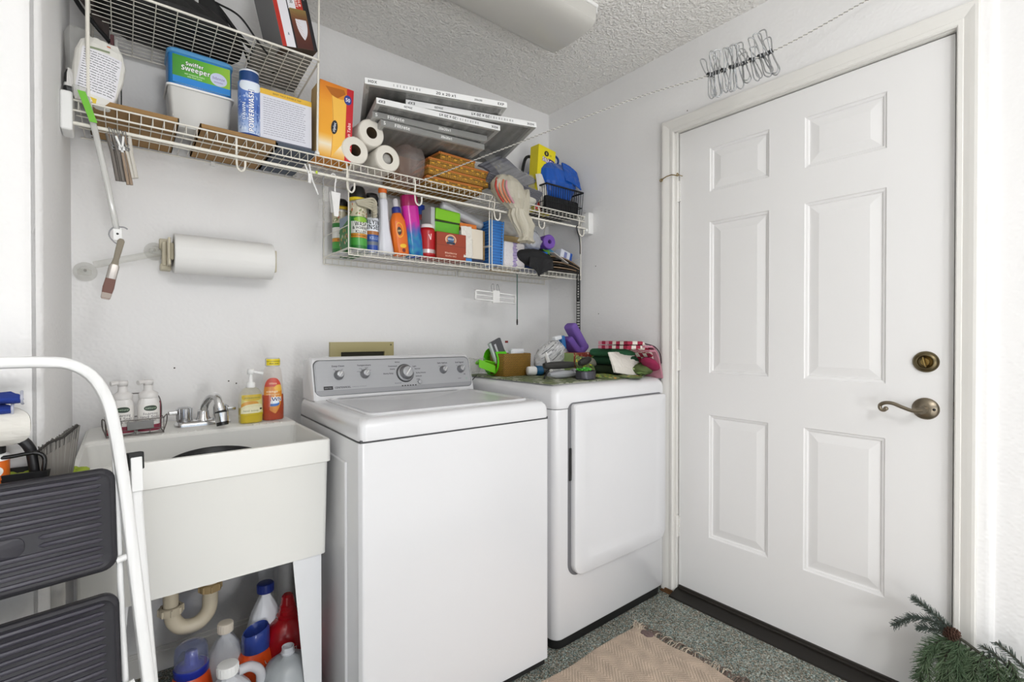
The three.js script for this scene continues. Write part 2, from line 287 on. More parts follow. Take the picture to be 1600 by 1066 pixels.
{
  // ceiling fixtures: the unlit one in view, two unseen lit ones behind the camera
  const lensM = std(0xd2d0ca, 0.3);
  const prof = (hw) => { const p = []; for (let i = 0; i <= 14; i++) { const a = Math.PI * i / 14; p.push([-hw * Math.cos(a) * 0.985, -0.076 * Math.pow(Math.sin(a), 0.26)]); } return p; };
  const shape = (hw, L) => { const s = new THREE.Shape(prof(hw).map(([x, y]) => new THREE.Vector2(x, y))); return crease(new THREE.ExtrudeGeometry(s, { depth: L - 0.006, bevelEnabled: true, bevelSize: 0.002, bevelThickness: 0.003, bevelSegments: 1 }).rotateY(Math.PI / 2).translate(-L / 2 + 0.003, 0, 0), 30); };
  const fixture = (label, x, z, L, hw, mat) => {
    const t = thing('ceiling_light', label, 'ceiling light', [x, 2.437, z]);
    part(t, 'base_pan', span(-L / 2 - 0.004, L / 2 + 0.004, -0.014, 0, -hw - 0.006, hw + 0.006, 0.003), M.white);
    part(t, 'lens', shape(hw, L).translate(0, -0.010, 0), mat);
    part(t, 'end_cap', span(L / 2 - 0.001, L / 2 + 0.004, -0.034, -0.006, -hw - 0.002, hw + 0.002, 0.002), M.white);
    return t;
  };
  fixture('white wraparound ceiling light, switched off, above the washing machine', 0.815, 0.665, 1.24, 0.132, lensM);
  UNSEEN_FIXTURES.forEach(([x, z, turn, power], i) => {
    fixture(['long unseen ceiling light just behind the camera, lighting from above', 'long unseen ceiling light farthest behind the camera, lighting from above'][i], x, z, 1.24, 0.16, std(0xffffff, 0.4, { emissive: LAMP_COLOR, emissiveIntensity: 3 }));
    const l = new THREE.RectAreaLight(LAMP_COLOR, power, 1.2, 0.32); l.position.set(x, 2.437 - 0.105, z); l.rotation.x = -Math.PI / 2; l.castShadow = true; scene.add(l);
  });
  FILL_GLOBES.forEach(([x, y, z, power], i) => {
    const t = thing('fill_globe_lamp', ['added fill globe on a stand, unseen, farther behind the camera', 'added low fill globe on a stand, unseen, nearer behind the camera'][i], 'floor lamp', [x, 0, z]);
    part(t, 'base', lathe([[0, 0], [0.15, 0], [0.15, 0.012], [0.13, 0.02], [0.02, 0.03], [0, 0.03]], 40), M.white); part(t, 'pole', bar(V(0, 0.02, 0), V(0, y - 0.15, 0), 0.012, 14), M.white);
    part(t, 'globe_holder', lathe([[0.012, y - 0.19], [0.05, y - 0.17], [0.06, y - 0.15]], 24), M.white);
    const b = part(t, 'globe', new THREE.SphereGeometry(0.165, 32, 20).translate(0, y, 0), std(0xffffff, 0.5, { emissive: LAMP_COLOR, emissiveIntensity: 3 }));
    const l = new THREE.PointLight(LAMP_COLOR, power); l.position.set(x, y, z); l.castShadow = true; l.shadow.radius = 7.5; scene.add(l);
  });
  {
    const [x, y, z, power] = FILL_PENDANT, t = thing('fill_pendant_lamp', 'added fill globe hung from the ceiling behind the camera, unseen', 'pendant lamp', [x, 2.437, z]), h = 2.437 - y;
    part(t, 'canopy', lathe([[0, 0], [0.06, 0], [0.055, -0.02], [0.01, -0.03], [0, -0.03]], 28), M.white); part(t, 'cord', bar(V(0, -0.02, 0), V(0, -h + 0.16, 0), 0.004, 8), M.white);
    part(t, 'globe', new THREE.SphereGeometry(0.165, 32, 20).translate(0, -h, 0), std(0xffffff, 0.5, { emissive: LAMP_COLOR, emissiveIntensity: 3 }));
    const l = new THREE.PointLight(LAMP_COLOR, power); l.position.set(x, y, z); l.castShadow = true; l.shadow.radius = 7.5; scene.add(l);
  }
}
// ------------------------------------------------------------------ washing machine
{
  const t = thing('washing_machine', 'white top-loading washing machine with a silver five-knob control panel, between sink and dryer', 'washing machine', [0.8288, 0, 0.469], R(-1.5));
  const X0 = -0.3375, X1 = 0.328, ZF = 0.36, ZB = -0.25;
  // cabinet: front with a soft folded edge, sides
  part(t, 'cabinet', loft([rr(X0, X1, ZB, ZF, 0.014, 0.038), rr(X0, X1, ZB, ZF, 0.014, 0.866)], true, true, 60), M.enamel);
  part(t, 'side_panel', span(X0 - 0.006, X0 + 0.004, 0.09, 0.80, ZB + 0.09, ZF - 0.10, 0.005, 3), M.enamel);
  part(t, 'shadow_gap', span(X0 + 0.004, X1 - 0.004, 0.864, 0.874, ZB, ZF - 0.004), std(0x4a4a4c, 0.8));
  part(t, 'base_gap_shade', span(X0 + 0.012, X1 - 0.012, 0.012, 0.04, ZB + 0.01, ZF - 0.012), std(0x151515, 0.8));  // black block stands for the shade in the gap under the cabinet
  for (const [x, z] of [[X0 + 0.04, ZF - 0.05], [X1 - 0.04, ZF - 0.05], [X0 + 0.04, ZB + 0.05], [X1 - 0.04, ZB + 0.05]]) part(t, 'foot', lathe([[0, 0], [0.018, 0], [0.018, 0.012], [0.008, 0.014], [0.008, 0.04]], 16).translate(x, 0, z), M.rubber);
  // top deck with softly rolled front edge, then the lid
  const d = (i, y, r) => rr(X0 + i, X1 - i, ZB, ZF - i, r, y, 6);
  part(t, 'top_deck', loft([d(0.001, 0.871, 0.02), d(0, 0.876, 0.02), d(0.001, 0.904, 0.02), d(0.004, 0.916, 0.022), d(0.011, 0.925, 0.025), d(0.02, 0.929, 0.03), d(0.03, 0.9295, 0.03)], true, true, 50), M.enamel);
  const L = (i, y) => rr(X0 + 0.045 + i, X1 - 0.045 - i, -0.10, ZF - 0.052 - i, 0.03, y, 6);
  part(t, 'lid', loft([L(0, 0.9285), L(0, 0.9325), L(0.003, 0.9355), L(0.009, 0.9355), L(0.016, 0.9315), L(0.03, 0.9305)], false, true, 30), M.enamel);
  part(t, 'lid_gap', mg([span(X0 + 0.05, X1 - 0.05, 0.9295, 0.9315, -0.103, -0.0995)]), std(0x777777, 0.8));
  // control panel housing: slanted console
  const sec = (x, k) => [[-0.245, 0.928], [-0.112 - k, 0.928], [-0.114 - k, 0.940], [-0.150 - k * 0.7, 1.050 - k * 0.4], [-0.162 - k, 1.068 - k], [-0.178 - k * 1.2, 1.0755 - k], [-0.20 - k, 1.076 - k], [-0.245, 1.066 - k]].map(([z, y]) => V(x, y, z));
  part(t, 'console', loft([sec(-0.327, 0.012), sec(-0.3235, 0.004), sec(-0.317, 0), sec(0.317, 0), sec(0.3235, 0.004), sec(0.327, 0.012)], true, true, 30), M.enamel);
  // face plane from (z -0.118, y 0.944) to (z -0.150, y 1.050)
  const dir = V(0, 1.050 - 0.944, -0.032).normalize(), nor = V(0, 0.032, 0.106).normalize(), O = V(0, 0.944, -0.118);
  const on = (x, s, h) => V(x, 0, 0).add(O).addScaledVector(dir, s).addScaledVector(nor, h);
  const plate = (w, h, r, h0, h1, bev) => {
    const ring = (i, k) => rr(-w / 2 + i, w / 2 - i, -h / 2 + i, h / 2 - i, r, 0, 6).map((p) => on(p.x, 0.0615 - p.z, k));
    return loft([ring(0, h0), ring(0, h1 - bev), ring(bev, h1)], false, true, 30);
  };
  part(t, 'fascia_rim', plate(0.638, 0.131, 0.020, 0.0005, 0.004, 0.003), std(0x8f9194, 0.3, { metalness: 0.8 }));
  const face = canvasTex(2048, 400, (g, W, H) => {
    const gr = g.createLinearGradient(0, 0, 0, H); gr.addColorStop(0, '#a2a3a6'); gr.addColorStop(1, '#a9aaad'); g.fillStyle = gr; g.fillRect(0, 0, W, H);
    const X = (x) => (x + 0.312) / 0.624 * W, S = (s) => (1 - (s - 0.002) / 0.119) * H, k = '#141417';
    rect(g, '#0c0c0e', X(-0.290), S(0.030) - 4, 104, 42); text(g, 'MAYTAG', X(-0.290) + 52, S(0.030) + 17, 21, '#a9a9ae', {});
    text(g, 'CENTENNIAL', X(-0.252), S(0.030) + 17, 30, '#17171a', { bold: true, align: 'left' });
    text(g, 'COMMERCIAL TECHNOLOGY', X(-0.192), S(0.030) + 17, 14, '#6a6a6e', { align: 'left' });
    rect(g, '#97989b', 0, H - 46, W, 46); rect(g, '#85868a', 0, H - 48, W, 4);
    const dial = (x, s, name, marks, r) => {
      text(g, name, X(x), S(s) - r - 58, 27, k, { bold: true });
      marks.forEach(([a, w]) => { const c = Math.sin(R(a)), n = -Math.cos(R(a)); g.strokeStyle = k; g.lineWidth = 6; g.beginPath(); g.moveTo(X(x) + c * (r + 4), S(s) + n * (r + 4)); g.lineTo(X(x) + c * (r + 18), S(s) + n * (r + 18)); g.stroke(); text(g, w, X(x) + c * (r + 36), S(s) + n * (r + 30), 14, k); });
    };
    dial(-0.234, 0.072, 'Deep Clean', [[-35, 'ON'], [35, 'OFF']], 46);
    dial(-0.139, 0.072, 'Temperature', [[-70, 'COLD'], [-35, 'COOL'], [20, 'WARM'], [60, 'HOT']], 46);
    dial(0.188, 0.072, 'Spin Option', [[-40, 'OFF'], [30, 'ON']], 40);
    dial(0.270, 0.072, 'End Signal', [[-40, 'LO'], [30, 'HI']], 40);
    const cx = X(0.02), cy = S(0.066);
    for (const [a, b] of [[-140, -100], [-35, 35], [190, 165], [-170, -145]]) { g.strokeStyle = k; g.lineWidth = 9; g.beginPath(); g.arc(cx, cy, 112, R(a - 90), R(b - 90), a > b); g.stroke(); }
    g.lineWidth = 9; g.beginPath(); g.arc(cx, cy, 112, R(-190), R(-150)); g.stroke();
    [['Powerwash', -40, -1], ['Heavy', -62, -1], ['Light', 48, 1], ['Normal', 66, 1], ['Bulky/Sheets', 92, 1], ['Delicate', 112, 1]].forEach(([w, a, sd]) => text(g, w, cx + Math.sin(R(a)) * 150, cy - Math.cos(R(a)) * 128, 22, k, { bold: true, align: sd > 0 ? 'left' : 'right' }));
    text(g, 'Heavy Duty', cx - 160, cy - 4, 24, k, { bold: true, align: 'right' });
    text(g, 'Whites', cx - 90, cy - 150, 20, k, { bold: true }); text(g, 'Rinse & Spin', cx - 110, cy + 128, 16, k); text(g, 'Soak', cx + 165, cy + 118, 18, k); text(g, 'START', cx + 168, cy + 92, 16, k, { bold: true });
    for (let i = 0; i < 6; i++) rect(g, '#1b1b1d', cx - 66 + i * 36, cy + 158, 20, 14);
    text(g, 'HE', X(0.286), S(0.05), 22, k, { bold: true }); rect(g, '#99aaa4', X(0.289), S(0.036), 22, 30); text(g, 'ENERGY', X(0.26), S(0.033), 14, k);
  });
  const ring2 = rr(-0.312, 0.312, -0.0595, 0.0595, 0.016, 0, 6);
  const fg = loft([ring2.map((p) => on(p.x, 0.0615 - p.z, 0.004)), ring2.map((p) => on(p.x, 0.0615 - p.z, 0.0052))], false, true, 30);
  { const p = fg.attributes.position, u = fg.attributes.uv; for (let i = 0; i < p.count; i++) { const s = V(p.getX(i), p.getY(i), p.getZ(i)).sub(O).dot(dir); u.setXY(i, (p.getX(i) + 0.312) / 0.624, (s - 0.002) / 0.119); } }
  part(t, 'fascia', fg, std(0xffffff, 0.4, { map: face, metalness: 0.15 }));
  const q = new THREE.Quaternion().setFromUnitVectors(V(0, 1, 0), nor);
  const knob = (x, s, r, big) => {
    const c = on(x, s, 0.0052);
    const g = lathe(big ? [[0, 0.030], [0.019, 0.030], [0.0215, 0.028], [0.023, 0.010], [0.031, 0.009], [0.033, 0.006], [0.034, 0]] : [[0, 0.0225], [0.0105, 0.0225], [0.0125, 0.021], [0.0135, 0.008], [0.0165, 0.0065], [0.0175, 0]], 36).scale(r, 1, r).applyQuaternion(q).translate(c.x, c.y, c.z);
    const k = part(t, 'knob', g, M.silver);
    part(k, 'knob_grip', box(0.005 * (big ? 1.3 : 1), 0.006, big ? 0.036 : 0.021, 0, big ? 0.0315 : 0.0235, 0, 0.002).rotateY(R(-38)).applyQuaternion(q).translate(c.x, c.y, c.z), std(0xd9dadb, 0.3, { metalness: 0.6 }));
    if (big) part(k, 'knob_ring', new THREE.TorusGeometry(0.0345, 0.0016, 8, 48).rotateX(Math.PI / 2).applyQuaternion(q).translate(c.x, c.y, c.z), M.black);
  };
  knob(-0.234, 0.070, 1, false); knob(-0.139, 0.070, 1, false); knob(0.02, 0.066, 1, true); knob(0.188, 0.072, 0.92, false); knob(0.270, 0.072, 0.92, false);
  { const c = on(0.077, 0.028, 0.0052); part(t, 'start_button', lathe([[0, 0.006], [0.007, 0.0055], [0.0085, 0.004], [0.009, 0]], 20).applyQuaternion(q).translate(c.x, c.y, c.z), std(0xa2a3a6, 0.3, { metalness: 0.7 })); }
}
// ------------------------------------------------------------------ tumble dryer
{
  const t = thing('clothes_dryer', 'white front-loading clothes dryer with a large plain door, in the corner beside the entry door', 'dryer', [1.5525, 0, 0.44]);
  const X0 = -0.3475, X1 = 0.3375, ZF = 0.368, ZB = -0.40, r = 0.035;
  const b = (i, y, q = r) => rr(X0 + i, X1 - i, ZB, ZF - i, q, y, 8);
  part(t, 'cabinet', loft([b(0.012, 0.042), b(0.004, 0.044), b(0, 0.052), b(0, 0.884)], true, true, 40), M.enamel);
  part(t, 'toe_kick', loft([b(0.014, 0.004), b(0.012, 0.044)], true, true, 40), std(0x0e0e0f, 0.5));
  part(t, 'seam', loft([b(0.0025, 0.884), b(0.0025, 0.8875)], false, false, 40), std(0x888888, 0.8));
  part(t, 'top_panel', loft([b(0.0005, 0.8872), b(0, 0.889), b(0, 0.930), b(0.003, 0.945), b(0.010, 0.957), b(0.022, 0.966), b(0.036, 0.9695, 0.03), b(0.055, 0.970, 0.025), b(0.062, 0.9705, 0.025)], true, true, 45), M.enamel);
  // door: grey plate with the gap shade in its colour, proud door leaf, rounder at the foot
  const D = (x0, x1, y0, y1, r0, r1, z) => {
    const pts = [], n = 8;
    for (const [cx, cy, a0, rr_] of [[x1 - r1, y1 - r1, 0, r1], [x0 + r1, y1 - r1, 90, r1], [x0 + r0, y0 + r0, 180, r0], [x1 - r0, y0 + r0, 270, r0]]) for (let i = 0; i <= n; i++) { const a = R(a0 + 90 * i / n); pts.push(V(cx + rr_ * Math.cos(a), cy + rr_ * Math.sin(a), z)); }
    return pts.reverse();
  };
  const dx0 = -0.285, dx1 = 0.306, dy0 = 0.262, dy1 = 0.906;
  part(t, 'door_gap_shade', loft([D(dx0, dx1, dy0, dy1, 0.05, 0.028, ZF - 0.005), D(dx0, dx1, dy0, dy1, 0.05, 0.028, ZF + 0.0012)], true, true, 30), std(0x6d6d70, 0.7));
  const e0 = dx0 + 0.0165, e1 = dx1 - 0.002, f0 = dy0 + 0.004, f1 = dy1 - 0.005;
  const I = (i, z, k = 1) => D(e0 + i, e1 - i, f0 + i * k, f1 - i * k, Math.max(0.004, 0.046 - i * 0.2), Math.max(0.004, 0.012 - i * 0.1), z);
  part(t, 'door', loft([I(0, ZF), I(0, ZF + 0.016), I(0.002, ZF + 0.0205), I(0.006, ZF + 0.0225), I(0.05, ZF + 0.0245), I(0.058, ZF + 0.0242), I(0.075, ZF + 0.0215), I(0.09, ZF + 0.021)], true, true, 25), M.enamel);
  part(t, 'door_grip', span(dx0 + 0.004, dx0 + 0.015, 0.62, 0.74, ZF + 0.001, ZF + 0.006, 0.002), M.black);
}
// ------------------------------------------------------------------ laundry sink
{
  const t = thing('laundry_sink', 'white plastic laundry tub sink on metal legs, between the left wall and the washing machine', 'sink', [0, 0, 0]);
  const x0 = -0.092, x1 = 0.468, zb = 0.03, zf = 0.640;
  const o = (i, y, f = 0) => rr(x0 + i, x1 - i, zb, zf - i - f, 0.012, y, 4);
  const inn = (xa, xb, za, zc, y, r = 0.02) => rr(xa, xb, za, zc, r, y, 4);
  part(t, 'tub', loft([o(0.010, 0.520, 0.006), o(0.006, 0.786), o(0.0055, 0.788), o(0, 0.790), o(0, 0.850), o(0.002, 0.8535), inn(x0 + 0.012, x1 - 0.011, 0.308, zf - 0.016, 0.8535), inn(x0 + 0.014, x1 - 0.013, 0.312, zf - 0.018, 0.850), inn(x0 + 0.04, x1 - 0.035, 0.315, zf - 0.05, 0.56, 0.05), inn(x0 + 0.06, x1 - 0.055, 0.335, zf - 0.07, 0.545, 0.05)], true, true, 35), M.tubPlastic);
  // raised ledge at the back that carries the tap
  part(t, 'back_ledge', loft([rr(x0 + 0.004, x1 - 0.004, zb, 0.306, 0.01, 0.8525, 4), rr(x0 + 0.006, x1 - 0.006, zb + 0.002, 0.304, 0.01, 0.857, 4), rr(x0 + 0.010, x1 - 0.010, zb + 0.006, 0.300, 0.01, 0.860, 4)], false, true, 35), M.tubPlastic);
  const rib = []; for (let k = 0; k < 11; k++) rib.push(box(0.006, 0.004, 0.016, 0.09 + k * 0.0205 - (k > 5 ? -0.12 : 0), 0.8605, 0.292, 0.0015));
  part(t, 'ledge_rib', mg(rib), M.tubPlastic);
  const leg = (x, z, sx, sz) => {
    const q = (y, w) => [V(x, y, z), V(x + sx * w, y, z), V(x + sx * w, y, z + sz * 0.0025), V(x + sx * 0.0025, y, z + sz * 0.0025), V(x + sx * 0.0025, y, z + sz * w), V(x, y, z + sz * w)];
    part(t, 'leg', loft([q(0.0, 0.034), q(0.525, 0.078)], true, true, 20), std(0xe9eaec, 0.35));
  };
  leg(x1 - 0.022, zf - 0.022, -1, -1); leg(x0 + 0.022, zf - 0.022, 1, -1); leg(x1 - 0.022, zb + 0.03, -1, 1); leg(x0 + 0.022, zb + 0.03, 1, 1);
  part(t, 'leg_bracket', span(x0 + 0.03, x0 + 0.09, 0.50, 0.53, zf - 0.10, zf - 0.03), std(0xd8d6cf, 0.5));
  // trap below the tub
  const pvc = std(0xd9cdb4, 0.45);
  const trap = thing('drain_trap', 'cream plastic drain trap pipe curving under the sink', 'pipe', [0, 0, 0]);
  part(trap, 'pipe', mg([tube([V(0.205, 0.53, 0.33), V(0.205, 0.36, 0.33), V(0.20, 0.315, 0.33), V(0.18, 0.290, 0.33), V(0.155, 0.283, 0.33), V(0.13, 0.290, 0.33), V(0.112, 0.315, 0.33), V(0.108, 0.345, 0.33)], 0.021, 48, 16)]), pvc);
  part(trap, 'riser', bar(V(0.106, 0.34, 0.33), V(0.106, 0.46, 0.33), 0.0195, 18), pvc);
  part(trap, 'wall_arm', tube([V(0.106, 0.44, 0.33), V(0.106, 0.465, 0.31), V(0.106, 0.47, 0.25), V(0.106, 0.47, 0.0)], 0.0195, 24, 14), pvc);
  const nut = (x, y, r) => { const g = [lathe([[r - 0.006, -0.011], [r, -0.010], [r + 0.001, 0.008], [r - 0.003, 0.012], [r - 0.008, 0.012]], 20)]; for (let k = 0; k < 8; k++) g.push(box(0.006, 0.02, 0.007, Math.cos(k * 0.785) * r, 0, Math.sin(k * 0.785) * r, 0.002)); return mg(g).translate(x, y, 0.33); };
  part(trap, 'slip_nut', nut(0.106, 0.348, 0.030), pvc); part(trap, 'slip_nut', nut(0.205, 0.385, 0.029), std(0xb99f72, 0.6));
}
// ------------------------------------------------------------------ wire shelving
const SY = 1.784, LY = 1.4795;                                       // tops of the two wire decks
{
  const t = thing('wire_shelf', 'long white ventilated wire shelf running the length of the back wall', 'shelf');
  const x0 = -0.10, x1 = 1.90, zf = 0.312, y = SY - 0.0016;
  const w = []; for (let x = x0 + 0.01; x < x1; x += 0.0268) w.push(bar(V(x, y, 0.006), V(x, y, zf), 0.0013, 5), bar(V(x, y, zf), V(x, y - 0.028, zf + 0.001), 0.0013, 5));
  part(t, 'deck_wire', mg(w), M.wire).userData.kind = 'stuff';
  const rail = (yy, z, r, n = 'rail') => part(t, n, bar(V(x0, yy, z), V(x1, yy, z), r, 8), M.wire);
  rail(y - 0.003, 0.006, 0.0026); rail(y - 0.0035, 0.105, 0.0024); rail(y - 0.0035, 0.205, 0.0024); rail(y - 0.001, zf + 0.0025, 0.0027); rail(y - 0.028, zf + 0.0025, 0.0027);
  rail(1.7185, zf + 0.006, 0.0052, 'hanging_rod');
  const hook = (x) => tube([V(x - 0.012, y - 0.003, zf - 0.004), V(x - 0.012, y - 0.03, zf + 0.002), V(x - 0.011, 1.72, zf - 0.004), V(x - 0.008, 1.683, zf + 0.002), V(x + 0.002, 1.674, zf + 0.008), V(x + 0.009, 1.684, zf + 0.013), V(x + 0.011, 1.708, zf + 0.012)], 0.0034, 36, 8);
  for (const x of [0.295, 0.648, 0.921, 1.315, 1.585, 1.865]) part(t, 'rod_hook', hook(x), M.wire);
  // wall brackets
  part(t, 'end_bracket', mg([span(1.893, 1.93, 1.688, 1.800, 0.262, 0.345, 0.006), span(1.885, 1.93, 1.70, 1.715, 0.30, 0.335, 0.004)]), M.white);
  part(t, 'bracket_screw', bar(V(1.912, 1.80, 0.30), V(1.912, 1.8065, 0.30), 0.005, 10), M.steel);
  part(t, 'end_bracket', span(-0.125, -0.10, 1.692, 1.795, 0.262, 0.338, 0.006), M.white);
  for (const x of [0.25, 0.75, 1.25, 1.7]) part(t, 'wall_clip', span(x, x + 0.014, y - 0.014, y + 0.003, 0.0, 0.012, 0.002), M.white);
}
// two wire tiers hung below it, side by side
function tier(x0, x1, label) {
  const t = thing('hanging_wire_rack', label, 'rack');
  const zf = 0.292, y = LY - 0.0016, top = 1.755;
  const w = []; for (let x = x0 + 0.008; x < x1 - 0.002; x += 0.0266) w.push(bar(V(x, y, 0.012), V(x, y, zf), 0.0012, 5), bar(V(x, y, zf), V(x, y - 0.026, zf + 0.001), 0.0012, 5), bar(V(x, y, 0.012), V(x, y - 0.028, 0.012), 0.0012, 5));
  part(t, 'deck_wire', mg(w), M.wire).userData.kind = 'stuff';
  const rail = (yy, z, r) => part(t, 'rail', bar(V(x0, yy, z), V(x1, yy, z), r, 8), M.wire);
  rail(y - 0.001, zf + 0.002, 0.0024); rail(y - 0.026, zf + 0.002, 0.0024); rail(y - 0.003, 0.012, 0.0022); rail(y - 0.028, 0.012, 0.0022); rail(y - 0.003, 0.105, 0.002); rail(y - 0.003, 0.2, 0.002);
  for (const x of [x0, x1]) {
    part(t, 'side_rail', polyBar([V(x, y, 0.012), V(x, y, zf + 0.002)], 0.0022), M.wire);
    part(t, 'side_rail', bar(V(x, y + 0.083, 0.012), V(x, y + 0.083, zf + 0.002), 0.0018), M.wire);
    for (const z of [0.012, zf + 0.002]) part(t, 'hanger_post', polyBar([V(x, y - 0.026, z), V(x, top - 0.006, z), V(x, top + 0.022, z + (z > 0.1 ? 0.024 : 0.006))], 0.0024), M.wire);
  }
  return t;
}
tier(0.648, 1.288, 'left white wire rack hanging under the long shelf, full of bottles');
tier(1.303, 1.886, 'right white wire rack hanging under the long shelf, nearest the corner');
// free-standing wire rack on the left end of the shelf
{
  const t = thing('mesh_rack', 'cream wire mesh rack standing on the left end of the long shelf', 'rack');
  const x0 = -0.070, x1 = 0.532, zf = 0.338, zb = 0.03, yf = 2.100, yb = 2.072, Y = (z) => yb + (yf - yb) * (z - zb) / (zf - zb);
  const lx = [], lz = [];
  for (let z = zb + 0.02; z < zf - 0.005; z += 0.0205) lx.push(bar(V(x0, Y(z), z), V(x1, Y(z), z), 0.0012, 5));
  for (let x = x0 + 0.048; x < x1 - 0.01; x += 0.0505) lz.push(bar(V(x, yb - 0.002, zb), V(x, yf - 0.002, zf), 0.0014, 5));
  part(t, 'long_wire', mg(lx), M.wire).userData.kind = 'stuff';
  part(t, 'cross_wire', mg(lz), M.wire).userData.kind = 'stuff';
  part(t, 'rail', bar(V(x0, yf + 0.002, zf), V(x1, yf + 0.002, zf), 0.0038, 8), M.wire); part(t, 'rail', bar(V(x0, yb, zb), V(x1, yb, zb), 0.003, 8), M.wire);
  for (const x of [x0, x1]) part(t, 'rail', bar(V(x, yb, zb), V(x, yf, zf), 0.003, 8), M.wire);
  for (const x of [x0, x1]) for (const z of [zb, zf]) {
    const bottom = z > 0.1 ? SY + 0.002 : SY;
    part(t, 'post', bar(V(x, bottom, z > 0.1 ? 0.311 : z), V(x, 2.40, z), x === x0 && z > 0.1 ? 0.0048 : 0.0036, 10), M.wire);
    part(t, 'post_foot', lathe([[0, 0], [0.008, 0], [0.009, 0.004], [0.006, 0.012], [0, 0.012]], 12).translate(x, bottom, z > 0.1 ? 0.309 : z), M.white);
  }
}
